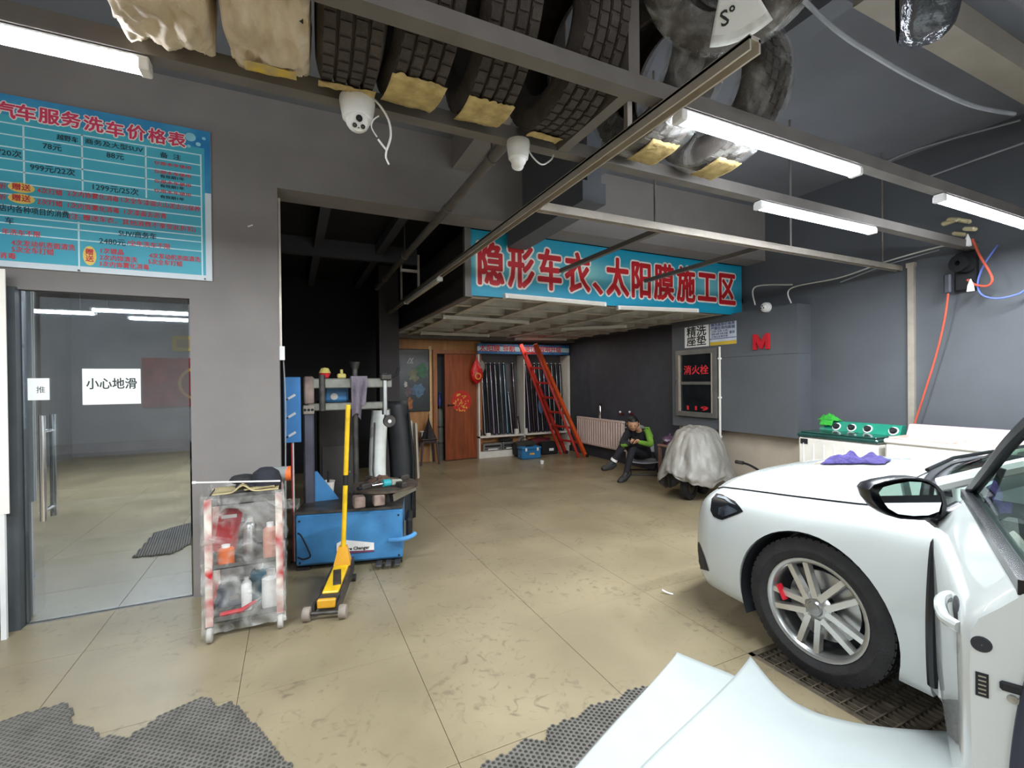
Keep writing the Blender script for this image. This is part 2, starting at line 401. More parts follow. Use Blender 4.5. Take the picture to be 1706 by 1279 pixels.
# things inside the office
M_redp = mat('red printed couplet', (178,52,48), .6, rgb2=(120,40,40), scale=9)
M_gold = mat('gold print', (214,160,60), .5)
t = thing('red_poster', 'red festive poster with gold print on the office wall behind the glass', 'poster', (-.95, 6.39, 1.25))
MB().bx(-1.5, -.66, 6.385, 6.4, 1.2, 1.75).build('sheet', M_redp, t, world=True, smooth=False)
b = MB(); b.lathe([(.16, 0), (.19, 0), (.19, .004), (.16, .004)], 28, basis((-.98, 6.385, 1.46), (1,0,0), (0,0,1))); b.build('ring_print', M_gold, t, world=True)
t = thing('yellow_plaque', 'yellow bordered plaque on the office wall seen through the glass door', 'plaque', (-1.05, 6.39, 1.85))
MB().bx(-1.22, -.92, 6.385, 6.4, 1.83, 2.0).build('frame', mat('yellow plaque', (206,180,80), .5), t, world=True, smooth=False)
MB().bx(-1.18, -.96, 6.382, 6.386, 1.87, 1.96).build('plate', mat('plaque plate', (170,150,110), .5), t, world=True, smooth=False)
t = thing('office_sofa', 'black padded sofa standing in the office behind the glass door', 'sofa', (-1.7, 5.6, 0))
M_leath = mat('black leather', (34,35,38), .45, var=.15)
b = MB(); b.bbox((0, .05, .26), (1.5, .75, .36), .05); b.build('seat', M_leath, t)
b = MB(); b.bbox((0, .38, .62), (1.5, .22, .5), .08); b.build('backrest', M_leath, t)
for sx in (-1, 1):
    b = MB(); b.bbox((sx*.78, .08, .4), (.2, .8, .56), .06); b.build('armrest', M_leath, t)
for sx in (-.6, .6):
    for sy in (-.25, .35):
        b = MB(); b.cyl((sx, sy, 0), (sx, sy, .1), .025, 8); b.build('leg', M_chrome, t)
# ================================================================== LED battens
def led(name, a, b_, label, lit=True, group=None, power=LAMP_W, drop=None, cat='light'):
    a, b_ = Vector(a), Vector(b_); mid = (a+b_)/2; L = (b_-a).length; ang = math.atan2(b_.y-a.y, b_.x-a.x)
    t = thing(name, label, cat, (mid.x, mid.y, mid.z), ang, group)
    m = MB(); m.bbox((0, 0, .022), (L, .05, .016), .004); m.build('housing', M_white, t)
    m = MB(); m.add([(x, y, z) for x in (-L/2+.03, L/2-.03) for y, z in ((-.026, .018), (.026, .018), (.02, -.012), (-.02, -.012))], [(0,1,2,3),(7,6,5,4),(0,4,5,1),(1,5,6,2),(2,6,7,3),(3,7,4,0)])
    m.build('diffuser', M_led if lit else M_tubeoff, t)
    for s in (-1, 1):
        m = MB(); m.bbox((s*(L/2-.015), 0, .002), (.03, .058, .036), .004); m.build('end_cap', M_white, t)
    if drop:
        for s in (-.35, .35):
            m = MB(); m.cyl((s*L, 0, .028), (s*L, 0, .03+drop), .004, 6); m.build('hanger', M_steel, t)
    if lit:
        ld = bpy.data.lights.new('batten_light', 'AREA'); ld.shape = 'RECTANGLE'; ld.size = L-.06; ld.size_y = .04; ld.energy = power; ld.color = (.88, .95, 1.0)
        lo = bpy.data.objects.new('batten_light', ld); COL.objects.link(lo); lo.parent = t; lo.location = (0, 0, -.016)
    return t
ZR = 2.5   # underside of the tyre rack beams
e1 = PZ(255, 128, 2.462)
led('led_batten', (e1.x-1.2, 1.86, 2.468), (e1.x, 1.86, 2.468), 'lit LED batten hanging above the blue price board')
r1 = PZ(1432, 290, 2.462)
led('led_batten', (r1.x-1.2, 1.36, 2.468), (r1.x, 1.36, 2.468), 'lit LED batten under the tyre rack above the nose of the car')
r2 = PZ(1470, 384, 2.462)
led('led_batten', (r2.x-1.2, 1.86, 2.468), (r2.x, 1.86, 2.468), 'lit LED batten just above the pale cross rail to the right of the blue banner')
r3 = PZ(1550, 337, 2.462)
led('led_batten', (r3.x, 1.36, 2.468), (r3.x+1.2, 1.36, 2.468), 'lit LED batten nearest the right wall above the hose reel')
# lamps behind the camera: lower three mirrored in the door, higher three added light
for i, (x, y, zl_) in enumerate(((-2.45, -.5, 2.47), (-2.25, -1.3, 2.47), (-3.7, -.9, 2.47), (-.2, -1.6, 3.0), (2.6, -1.6, 3.0), (1.6, -3.2, 3.0))):
    led('led_batten', (x, y, zl_), (x+1.2, y, zl_), ('lit LED batten behind the viewer near the left wall', 'lit LED batten behind the viewer in mid bay', 'lit LED batten behind the viewer over the car roof', 'added lit LED batten far behind the viewer on the left', 'added lit LED batten far behind the viewer on the right', 'added lit LED batten farthest behind the viewer')[i], group='battens behind the viewer', drop=ZC-zl_-.032, power=36)
led('led_batten', (-2.6, 5.2, 2.6), (-1.4, 5.2, 2.6), 'lit LED batten on the office ceiling behind the glass door', power=14, drop=.12)
# unlit tubes under the mezzanine
for (x0, y0, x1, y1), lab in (((840,498,1008,512), 'unlit white tube light directly under the left half of the banner'), ((1028,517,1162,522), 'unlit white tube light directly under the right half of the banner'),
        ((737,532,880,541), 'unlit white tube light in the middle of the mezzanine on the left'), ((935,552,1045,547), 'unlit white tube light in the middle of the mezzanine on the right, slightly askew'),
        ((700,558,815,562), 'unlit white tube light above the wooden door at the back'), ((858,567,943,568), 'unlit white tube light above the film roll display')):
    a = PZ(x0, y0, 2.2); c = PZ(x1, y1, 2.2); a.z = c.z = 2.222
    if a.y > 8.1: a.y = 7.95
    if c.y > 8.1: c.y = 7.95
    tl = led('tube_light', a, c, lab, lit=False)
    ld = bpy.data.lights.new('added_fill', 'AREA'); ld.shape = 'RECTANGLE'; ld.size = 1.0; ld.size_y = .04; ld.energy = 6.0; ld.color = (1, .95, .86); lo = bpy.data.objects.new('added_fill', ld); COL.objects.link(lo); lo.parent = tl; lo.location = (0, 0, -.016)  # fill light added below the unlit tube to brighten the back area
# ================================================================== mezzanine with blue banner
YS = 4.06; MX0 = 1.475; MZ = 2.25
mz = struct(MB().bx(MX0, XR, YS+.02, YB, 2.40, 2.46).build('ceiling_mezzanine', mat('mezzanine deck', (160,156,148), .7, var=.1), smooth=False))
M_joist = mat('galvanised joist', (208,202,190), .45, metal=.1, var=.14, scale=5)
ny = 9
for j in range(ny):
    y = YS+.25+j*(YB-YS-.35)/(ny-1)
    b = MB(); b.bx(MX0+.02, XR-.02, y-.02, y+.02, MZ+.03, 2.40); b.bx(MX0+.02, XR-.02, y-.04, y+.04, MZ+.025, MZ+.03)
    b.build('joist', M_joist, mz, world=True, smooth=False)
for i in range(6):
    x = MX0+.35+i*.62
    b = MB(); b.bx(x-.02, x+.02, YS+.05, YB, MZ+.02, 2.38); b.bx(x-.035, x+.035, YS+.05, YB, MZ+.012, MZ+.02); b.build('cross_joist', M_joist, mz, world=True, smooth=False)
b = MB(); b.bx(MX0, MX0+.025, YS+.02, 7.9, MZ-.01, 2.87); b.build('side_panel', mat('dark brown side panel', (44,38,38), .7), mz, world=True, smooth=False)
b = MB(); b.bx(MX0-.02, MX0+.045, YS-.02, 7.9, MZ-.02, MZ-.005); b.bx(MX0-.03, MX0+.03, YS-.03, YS+.02, MZ-.02, 2.865); b.build('edge_trim', M_steel, mz, world=True, smooth=False)
b = MB(); b.bx(MX0, XR, YS+.02, YS+.05, MZ, 2.46); b.bx(MX0+.05, XR, 7.95, YB, MZ-.04, MZ+.03); b.build('front_fascia', M_steel, mz, world=True, smooth=False)
# banner
M_ban = bpy.data.materials.new('blue banner print'); M_ban.use_nodes = True; nt = M_ban.node_tree
bs = nt.nodes['Principled BSDF']; bs.inputs['Roughness'].default_value = .45
tc = nt.nodes.new('ShaderNodeTexCoord'); sp = nt.nodes.new('ShaderNodeSeparateXYZ'); nt.links.new(tc.outputs['Generated'], sp.inputs[0])
def band(src, stops):
    r = nt.nodes.new('ShaderNodeValToRGB'); nt.links.new(src, r.inputs[0]); e = r.color_ramp.elements
    while len(e) < len(stops): e.new(.5)
    for k, (p, v) in enumerate(stops): e[k].position = p; e[k].color = (v, v, v, 1)
    return r.outputs[0]
ux = band(sp.outputs[0], [(0,.1),(.02,.9),(.06,.15),(.2,.8),(.3,.1),(.36,.9),(.45,.25),(.58,.9),(.72,.15),(.85,.6),(.95,.1)])
uz = band(sp.outputs[2], [(0,0),(.25,.1),(.45,1),(.62,.9),(.8,.15),(1,0)])
mu = nt.nodes.new('ShaderNodeMath'); mu.operation = 'MULTIPLY'; nt.links.new(ux, mu.inputs[0]); nt.links.new(uz, mu.inputs[1])
cm = nt.nodes.new('ShaderNodeMix'); cm.data_type = 'RGBA'; cm.inputs[6].default_value = lin((14,150,182)); cm.inputs[7].default_value = lin((150,212,206))
nt.links.new(mu.outputs[0], cm.inputs[0]); nt.links.new(cm.outputs[2], bs.inputs['Base Color'])
ban = thing('banner_sign', 'long turquoise banner with large red white-edged characters on the mezzanine front', 'sign', ((MX0+XR)/2, YS, MZ))
MB().bx(MX0+.03, XR-.05, YS, YS+.015, MZ, 2.865).build('panel', M_ban, ban, world=True, smooth=False)
M_outl = mat('white outline vinyl', (240,232,220), .5, var=.02)
xs0 = PY(792, 450, YS).x; xs1 = PY(1225, 490, YS).x
chars = '隐形车衣、太阳膜施工区'
cpx = [(792,842),(843,893),(893,938),(938,986),(985,1003),(1007,1050),(1050,1086),(1087,1125),(1125,1160),(1160,1195),(1195,1226)]
for ch, (pa, pb) in zip(chars, cpx):
    xa = PY(pa, 460, YS).x; xb = PY(pb, 460, YS).x; xm = (xa+xb)/2; zz = 2.53; hgt = .40
    w = (xb-xa)*.93
    if ch == '、':
        letter(ban, ch, M_outl, basis((xm+.14, YS-.001, zz-.02), (1,0,0), (0,0,1)), .42, .024, .0005, name='letter_outline')
        letter(ban, ch, M_red, basis((xm+.14, YS-.003, zz-.02), (1,0,0), (0,0,1)), .42, .008, .0005, name='letter')
    else:
        letter(ban, ch, M_outl, basis((xm, YS-.001, zz), (1,0,0), (0,0,1)), .43, .030, .0005, name='letter_outline', fitw=w-.035)
        letter(ban, ch, M_red, basis((xm, YS-.003, zz), (1,0,0), (0,0,1)), .43, .012, .0005, name='letter', fitw=w-.035)
# ================================================================== price board
pb0 = PY(350, 222, YW-.02); BX1 = pb0.x; BX0 = -2.0; BZ1 = 3.17; BZ0 = 2.155
M_bt = mat('turquoise board print', (78,182,196), .5, rgb2=(60,160,186), scale=1.2)
pbd = thing('price_board', 'large turquoise car wash price board above the glass door', 'sign', ((BX0+BX1)/2, YW-.02, BZ0))
MB().bx(BX0, BX1, YW-.02, YW-.001, BZ0, BZ1).build('panel', mat('board white rim', (214,222,226), .5, var=.02), pbd, world=True, smooth=False)
MB().bx(BX0+.03, BX1-.035, YW-.022, YW-.02, BZ0+.035, BZ1-.12).build('print', M_bt, pbd, world=True, smooth=False)
MB().bx(BX0, BX1, YW-.0215, YW-.02, BZ1-.42, BZ1).build('header_print', mat('deep blue board header', (36,120,178), .5, rgb2=(70,160,196), scale=3), pbd, world=True, smooth=False)
def bp(zx, zy): return PY(zx*.3752, zy*.3752, YW-.024)
M_pink = mat('pink header letters', (214,60,96), .5, var=.02); M_bline = mat('pale board rule', (206,236,240), .5, var=.02)
M_bk = mat('board black print', (36,50,58), .6); M_bred = mat('board red print', (206,60,66), .6, var=.03); M_oval = mat('yellow oval print', (240,208,110), .6, var=.03)
for ch, (zx, zy) in zip('汽车服务洗车价格表', ((20,490),(115,505),(218,520),(315,535),(415,555),(510,578),(605,592),(698,608),(785,622))):
    p = bp(zx, zy+2); MM = basis((p.x, YW-.0235, p.z), (1,0,0), (0,0,1)); MM2 = basis((p.x, YW-.0255, p.z), (1,0,0), (0,0,1))
    letter(pbd, ch, M_outl, MM, .098, .009, .0004, name='header_outline'); letter(pbd, ch, M_pink, MM2, .098, .003, .0004, name='header_letter')
def rule(z0, z1):
    a = bp(*z0); c = bp(*z1); b = MB()
    if abs(a.x-c.x) < .03: x = (a.x+c.x)/2; b.bx(x-.004, x+.004, YW-.0235, YW-.022, min(a.z, c.z), max(a.z, c.z))
    else: z = (a.z+c.z)/2; x0 = min(a.x, c.x) if z0[0] > 5 else BX0+.03; b.bx(x0, max(a.x, c.x), YW-.0235, YW-.022, z-.0035, z+.0035)
    b.build('rule', M_bline, pbd, world=True, smooth=False)
for y0, y1 in ((540,688),(592,733),(650,778),(705,822),(762,862),(815,908)):
    rule((0, y0), (895, y1))
for y0, y1 in ((865,955),(915,1000),(960,1042),(1003,1060),(1045,1105)): rule((0, y0), (895, y1))
for x, y0, y1 in ((105,555,815),(365,598,845),(648,648,878),(895,690,1225),(350,985,1195)): rule((x, y0), (x, y1))
def btxt(body, zx, zy, h, m=M_bk, wz=None, bold=.0008):
    p = bp(zx, zy); fw = None
    if wz: fw = (bp(zx+wz/2, zy)-bp(zx-wz/2, zy)).length
    letter(pbd, body, m, basis((p.x, YW-.0245, p.z), (1,0,0), (0,0,1)), h, bold*.8, .0004, fitw=fw)
btxt('越野车', 300, 617, .038, M_bk, 92); btxt('商务及大型SUV', 508, 648, .038, M_bk, 250); btxt('备  注', 757, 695, .038, M_bk, 90)
btxt('78元', 232, 654, .045); btxt('88元', 512, 694, .045); btxt('/20次', 45, 682, .045); btxt('999元/22次', 235, 756, .046, M_bk, 195); btxt('1299元/25次', 512, 843, .046, M_bk, 200)
for k, y in enumerate((735, 773, 815, 857)): btxt('仅限本车使用', 768, y, .025, M_bred, 160)
for y in (790, 832, 880): btxt('有效期1年', 765, y, .023, M_bk, 105)
btxt('4次打蜡', 222, 852, .038, M_bred, 110); btxt('2次内饰雾化消毒', 415, 873, .038, M_bred, 225); btxt('1次全车漆面火山泥去污保养', 716, 910, .038, M_bred, 345)
btxt('2次打蜡', 222, 902, .038, M_bred, 110); btxt('1次内饰雾化消毒', 415, 925, .038, M_bred, 225); btxt('1次漆面去沥青', 645, 952, .038, M_bred, 185)
btxt('折', 10, 828, .038, M_bred); btxt('折', 10, 876, .038, M_bred)
btxt('店内各种项目的消费', 155, 940, .044, M_bk, 305); btxt('(注: 赠送车衣、其他消费不享受此折扣)', 600, 992, .038, M_bred, 555)
btxt('车', 42, 982, .042); btxt('SUV/商务车', 612, 1044, .044, M_bk, 165); btxt('年洗车不限', 95, 1036, .038, M_bred, 170)
btxt('2480元', 500, 1075, .046, M_bk, 115); btxt('/全年洗车不限', 662, 1088, .038, M_bred, 190)
btxt('4次发动机表面清洗', 195, 1090, .040, M_bred, 280); btxt('5次全车打蜡', 147, 1115, .040, M_bred, 185); btxt('消毒', 32, 1137, .040, M_bred)
btxt('1次镀晶', 497, 1118, .038, M_bred, 100); btxt('2次内饰清洗', 527, 1150, .038, M_bred, 165); btxt('3次内饰雾化消毒', 553, 1180, .038, M_bred, 220)
btxt('4次发动机表面清洗', 778, 1145, .038, M_bred, 225); btxt('5次全车打蜡', 735, 1168, .038, M_bred, 150)
for (zx, zy, w, h, bod) in ((95, 833, 120, 44, '赠送'), (95, 882, 120, 44, '赠送'), (398, 1135, 60, 85, '赠\n送')):
    p = bp(zx, zy); rx = abs(bp(zx+w/2, zy).x-bp(zx-w/2, zy).x)/2; rz_ = abs(bp(zx, zy-h/2).z-bp(zx, zy+h/2).z)/2
    b = MB(); b.prism([(p.x+rx*math.cos(a*.2618), p.z+rz_*math.sin(a*.2618)) for a in range(24)], 'y', YW-.024, YW-.0225); b.build('oval_print', M_oval, pbd, world=True, smooth=False)
    letter(pbd, bod, M_bred, basis((p.x, YW-.0252, p.z), (1,0,0), (0,0,1)), .042, .001, .0004)
M_bub = mat('bubble print', (150,214,226), .4)
for zx, zy, r in ((845,608,.028),(905,615,.010),(880,640,.013),(838,648,.010)):
    p = bp(zx, zy); b = MB(); b.prism([(p.x+r*1.1*math.cos(a*.3927), p.z+r*math.sin(a*.3927)) for a in range(16)], 'y', YW-.024, YW-.0215); b.build('bubble_print', M_bub, pbd, world=True, smooth=False)
for zx, zy in ((910,1238),(350,1200)):
    p = bp(zx, zy); b = MB(); b.cyl((p.x, YW-.026, p.z), (p.x, YW-.02, p.z), .006, 8); b.build('screw', M_grime, pbd, world=True)
# white banner edge and blue bin at the far left
t = thing('white_stand_board', 'white edged board standing at the far left beside the glass door', 'board', (-1.66, YW-.12, .02))
a = PY(9, 450, YW-.12)
MB().bx(a.x-.25, a.x-.003, YW-.13, YW-.11, .72, a.z).build('panel', M_white, t, world=True, smooth=False)
MB().bx(a.x-.255, a.x+.003, YW-.133, YW-.128, .72, a.z+.004).build('edge_or_highlight_strip', M_outl, t, world=True, smooth=False)
for dx in (-.03, -.22): MB().bx(a.x+dx-.012, a.x+dx+.012, YW-.13, YW-.11, 0, .72).build('leg', M_white, t, world=True, smooth=False)
a = PZ(8, 1055, 0)
t = thing('blue_bin', 'blue plastic bin on the floor at the far left edge', 'bin', (a.x-.13, YW-.20, 0))
MB().lathe([(.10,0),(.11,.01),(.135,.20),(.145,.205),(.145,.215),(.128,.215),(.105,.02),(.001,.02)], 24).build('tub', mat('blue bin plastic', (70,132,176), .4), t)
MB().tube([(.12*math.cos(a_), .02, .2+.12*math.sin(a_)) for a_ in [math.pi*k/10 for k in range(11)]], .004, 6).build('bail_handle', M_silver, t)
# ================================================================== tyre rack under the ceiling
BL, BU = 1.86, 1.36            # rear / front beam centre lines (Y)
rk = thing('tyre_rack', 'grey steel ceiling rack carrying a row of tyres', 'rack', (1.5, 1.6, ZR))
for y in (BL, BU):
    MB().bx(-3.2, XR-.005, y-.03, y+.03, ZR, ZR+.06).build('beam', M_steel, rk, world=True, smooth=False)
for x in (-2.6, -1.0, 1.135):
    MB().bx(x-.025, x+.025, BU+.03, BL-.03, ZR+.002, ZR+.058).build('cross_beam', M_steel, rk, world=True, smooth=False)
    for y in (BU, BL):
        MB().bx(x-.025, x+.025, y-.028, y+.028, ZR+.06, ZC-.003).build('post', M_steel, rk, world=True, smooth=False)
MB().beam((1.135, BU-.02, 2.95), (1.135, BL, 3.30), .04, .04).build('brace', M_steel, rk, world=True, smooth=False)
# ---- tyres
def tyre_mesh(m, R=.315, Ri=.195, w=.205, npitch=44, groove=.009):
    # axis = local X. ribs across the width, blocks round the circumference
    half = w/2; n = npitch*2
    side = [(Ri, .36), (Ri+.012, .42), (Ri+.05, .5), (R-.055, .5), (R-.022, .46)]
    ribs = []; nr = 4; tw = half*.84
    xs = np.linspace(-tw, tw, nr*2+nr-1+1)
    prof = [(r, -f*w) for r, f in side]
    rib_w = 2*tw/(nr+(nr-1)*.25); x = -tw; rib_pts = []
    for k in range(nr):
        rib_pts += [(R, x, k), (R, x+rib_w, k)]; x += rib_w
        if k < nr-1: rib_pts += [(R-groove, x+.0015, -1), (R-groove, x+rib_w*.25-.0015, -1)]; x += rib_w*.25
    verts = []; P = len(side)*2+len(rib_pts)
    for i in range(n):
        pit = i//2; frac = 0.0 if i % 2 == 0 else .76
        a = 2*math.pi*(pit+frac)/npitch
        # two more columns make the lateral groove: drop the radius in the narrow part
        for r, xx in prof: verts.append((xx, r, a, 0))
        for r, xx, k in rib_pts: verts.append((xx, r, a, 1 if k >= 0 else 0))
        for r, xx in reversed(prof): verts.append((-xx, r, a, 0))
    V = []
    for xx, r, a, k in verts: V.append(Vector((xx, r*math.cos(a), r*math.sin(a))))
    F = []
    for i in range(n):
        j = (i+1) % n
        for q in range(P-1): F.append((i*P+q, j*P+q, j*P+q+1, i*P+q+1))
    m.add(V, F)
    # lateral grooves: narrow raised lugs are cheaper as extra blocks over the ribs
    x = -tw
    for k in range(nr):
        for pit in range(npitch):
            a0 = 2*math.pi*(pit+.08+(.5 if k % 2 else 0)*.6)/npitch; a1 = a0+2*math.pi*.72/npitch
            q = []
            for r in (R-.002, R+.006):
                for xx in (x+.002, x+rib_w-.002):
                    for a in (a0, a1): q.append((xx, r*math.cos(a), r*math.sin(a)))
            m.add(q, [(4,5,7,6),(0,4,6,2),(1,3,7,5),(0,1,5,4),(2,6,7,3)])
        x += rib_w*1.25
    # inner liner
    m.lathe([(Ri, -w*.36), (Ri-.004, -w*.30), (R-.03, -w*.40), (R-.02, 0), (R-.03, w*.40), (Ri-.004, w*.30), (Ri, w*.36)], 44, Matrix.Rotation(math.pi/2, 4, 'Y'))
    return m
TZ = ZR+.06+math.sqrt(.321**2-.22**2)+.003; TY = (BL+BU)/2
tyme = tyre_mesh(MB())
M_kraft = mat('torn kraft paper label', (196,172,116), .8, rgb2=(150,128,78), scale=16, bump=.4)
def paper_strip(par, a0, a1, w, jag=.02, R=.326, mm=None, seed=0, x0=0.0):
    rr = random.Random(seed); n = 16; b = MB()
    ed0 = [a0+rr.uniform(-1, 1)*jag for _ in range(n+1)]; ed1 = [a1+rr.uniform(-1, 1)*jag*2.2 for _ in range(n+1)]
    def fn(u, v):
        k = min(n, int(round(u*n))); a = ed0[k]*(1-v)+ed1[k]*v; x = x0-w/2+w*u
        r = R+.004*nz(x*20, a*9, seed)+(.012*(v**3))+.002
        return (x, r*math.cos(a), r*math.sin(a))
    b.grid(fn, n, 6); return b.build('paper_label', mm or M_kraft, par, solid=.002)
tlabels = ['black tyre with a thin torn paper strip, first of the four bare tyres', 'black tyre with a mossy yellow paper label, second of the four bare tyres',
           'black tyre with a wide yellow torn paper label, third of the four bare tyres', 'black tyre with a short paper strip, nearest the rail of the four bare tyres']
txs = [PY(x, 130, TY-.05).x for x in (587, 700, 822, 945)]
tyre0 = None
for k, x in enumerate(txs):
    t = thing('tyre', tlabels[k], 'tyre', (x, TY, TZ), 0, 'bare tyres on the ceiling rack')
    if tyre0 is None: tyre0 = tyme.build('tread_and_sidewall', M_rubber_d, t, ang=25)
    else:
        c = tyre0.copy(); COL.objects.link(c); c.parent = t
    t.rotation_euler = (0.13*k, 0, (-.03, .03, -.04, .05)[k])
    # label sits low at the back edge facing the camera: angle measured from +Y towards +Z
    base = math.radians((-72, -100, -98, -74)[k])-.13*k
    ln = (.14, .62, .58, .16)[k]
    paper_strip(t, base, base+ln, (.19, .19, .18, .15)[k], seed=k+1)
# wrapped tyres to the right of the rail
M_film = bpy.data.materials.new('clear plastic film'); M_film.use_nodes = True
nt = M_film.node_tree; nt.nodes.clear()
out = nt.nodes.new('ShaderNodeOutputMaterial'); mx = nt.nodes.new('ShaderNodeMixShader'); tr = nt.nodes.new('ShaderNodeBsdfTransparent'); gl = nt.nodes.new('ShaderNodeBsdfPrincipled')
gl.inputs['Base Color'].default_value = (.55,.54,.5,1); gl.inputs['Roughness'].default_value = .14; gl.inputs['Specular IOR Level'].default_value = .9
tc = nt.nodes.new('ShaderNodeTexCoord'); nn = nt.nodes.new('ShaderNodeTexNoise'); nn.inputs['Scale'].default_value = 7; nn.inputs['Detail'].default_value = 6; nn.inputs['Distortion'].default_value = 1.2
mr = nt.nodes.new('ShaderNodeMapRange'); mr.inputs[1].default_value = .42; mr.inputs[2].default_value = .74; mr.inputs[3].default_value = .06; mr.inputs[4].default_value = .55
bpn = nt.nodes.new('ShaderNodeBump'); bpn.inputs['Strength'].default_value = .8; bpn.inputs['Distance'].default_value = .03
nt.links.new(tc.outputs['Object'], nn.inputs['Vector']); nt.links.new(nn.outputs[0], mr.inputs[0]); nt.links.new(nn.outputs[0], bpn.inputs['Height']); nt.links.new(bpn.outputs[0], gl.inputs['Normal'])
nt.links.new(mr.outputs[0], mx.inputs[0]); nt.links.new(tr.outputs[0], mx.inputs[1]); nt.links.new(gl.outputs[0], mx.inputs[2]); nt.links.new(mx.outputs[0], out.inputs[0])
def film_ring(par, R=.335, w=.24, seed=0, m=None, n=60):
    b = MB()
    def fn(u, v):
        a = 2*math.pi*u; prof = [(R-.15, -w*.40), (R-.07, -w*.52), (R-.015, -w*.48), (R+.004, -w*.25), (R+.006, 0), (R+.004, w*.25), (R-.015, w*.48), (R-.07, w*.52), (R-.15, w*.40)]
        k = v*8; i = min(7, int(k)); f = k-i; r = prof[i][0]*(1-f)+prof[i+1][0]*f; x = prof[i][1]*(1-f)+prof[i+1][1]*f
        d = .007*nz(math.cos(a)*4+seed, math.sin(a)*4, x*14)+.005*nz(a*9, x*22, seed)
        return (x, (r+d)*math.cos(a), (r+d)*math.sin(a))
    b.grid(fn, n, 16); return b.build('plastic_wrap', m or M_film, par, ang=60)
wl = [('tyre in clear film with a square kraft label, just right of the rail', 1088), ('tyre in clear film partly behind the bright batten', 1192)]
for k, (lab, px) in enumerate(wl):
    x = PY(px, 215, TY).x
    t = thing('wrapped_tyre', lab, 'tyre', (x, TY, TZ+.012), .04*k, 'film wrapped tyres on the rack')
    c = tyre0.copy(); COL.objects.link(c); c.parent = t
    film_ring(t, seed=k)
    paper_strip(t, math.radians(-104), math.radians(-104)+.5, .15, jag=.01, R=.345, seed=20+k)
# tyres in pale woven bags on the left
M_bag = mat('beige woven bag', (214,198,172), .7, rgb2=(186,168,142), scale=7, bump=.9, bscale=9)
for k, (px, lab) in enumerate(((262, 'tyre tied in a beige woven bag, left of two, above the batten'), (446, 'tyre tied in a beige woven bag with a yellow sticker, right of two'))):
    x = PY(px, 60, TY-.05).x
    t = thing('bagged_tyre', lab, 'tyre', (x, TY, TZ+.01), (.05, -.04)[k], 'bagged tyres on the ceiling rack')
    b = MB()
    def fn(u, v):
        a = 2*math.pi*u; w = .245; R = .33
        f = (v-.5)*2; r = R*(1-.07*abs(f)**5)-(.0 if abs(f) < .96 else .13); x = f*w/2
        fold = .022*nz(a*2.2+k*5, f*2.0, 1)+.022*math.sin(a*9+f*5*math.sin(a*3)+k)*abs(nz(a*3, f*3, k+4))*1.5+.014*(1-2.2*abs(nz(a*6, f*4+a, k)))
        return (x*(1+.05*nz(a*3, k, 2)), (r+fold)*math.cos(a), (r+fold)*math.sin(a))
    b.grid(fn, 110, 30); b.lathe([(.001, -.115), (.2, -.118), (.2, .118), (.001, .115)], 20, Matrix.Rotation(math.pi/2, 4, 'Y'))
    b.build('woven_bag', M_bag, t, ang=70)
    b = MB(); b.lathe([(.30, -.1), (.30, .1)], 30, Matrix.Rotation(math.pi/2, 4, 'Y')); b.build('tyre_inside', M_rubber, t)
    if k == 1: paper_strip(t, math.radians(-80), math.radians(-80)+.12, .15, jag=.003, R=.348, mm=mat('yellow printed sticker', (206,174,60), .6, rgb2=(170,150,110), scale=22), seed=40, x0=.0)
# tyre with a fan shaped white label close to the camera, resting across the rail top
t = thing('labelled_tyre', 'film wrapped tyre with a white fan-shaped label, nearest the camera at the top', 'tyre', (0, 0, 0))
TC = PZ(1225, -92, 2.92); t.scale = (.92, .92, .92); t.location = TC
fwd = (Vector((0, 0, EYE))-TC).normalized(); zd = Vector((0, 0, 1))
cr_ = Vector(RM[0]); d_ = (fwd-cr_*.22).normalized(); R_ = basis((0, 0, 0), d_, Vector((0, 0, 1)).cross(d_)).to_3x3()
c = tyre0.copy(); COL.objects.link(c); c.parent = t
fr = film_ring(t, seed=9)
b = MB()
def fanl(u, v):
    a = math.radians(-112+44*u); r = .15+.145*v; return (.118+.004*math.sin(v*3), r*math.cos(a), r*math.sin(a))
b.grid(fanl, 14, 8); lab_o = b.build('fan_label', M_paper, t, solid=.002)
me = text_mesh('S°', .07, .001, .001); me.materials.clear(); me.materials.append(M_ink)
me.transform(Matrix(((0,0,1,.123),(1,0,0,-.03),(0,1,0,-.205),(0,0,0,1))))
lt = bpy.data.objects.new('lettering', me); COL.objects.link(lt); lt.parent = lab_o
t.rotation_euler = R_.to_euler()
# black film-wrapped roll hanging top right
p = PZ(1535, 60, 2.62)
t = thing('black_wrapped_tyre', 'narrow tyre in shiny black film hanging at the top right', 'tyre', (p.x+.0, p.y-.02, 2.885), math.radians(-62))
M_bfilm = mat('shiny black film', (52,54,58), .14, var=.2, bump=.7, bscale=14, scale=8)
c = tyre0.copy(); COL.objects.link(c); c.parent = t; c.scale = (.62, .8, .8)
b = MB()
def fn(u, v):
    a = 2*math.pi*u; f = (v-.5)*2; r = .268*(1-.12*abs(f)**4); d = .008*nz(a*4, f*3, 3)
    return (f*.075, (r+d)*math.cos(a), (r+d)*math.sin(a))
b.grid(fn, 70, 12); b.build('plastic_wrap', M_bfilm, t, ang=60)
MB().tube([(0, 0, .26), (.01, 0, .4), (0, 0, ZC-2.885)], .006, 6).build('tie_cord', M_steel, t)
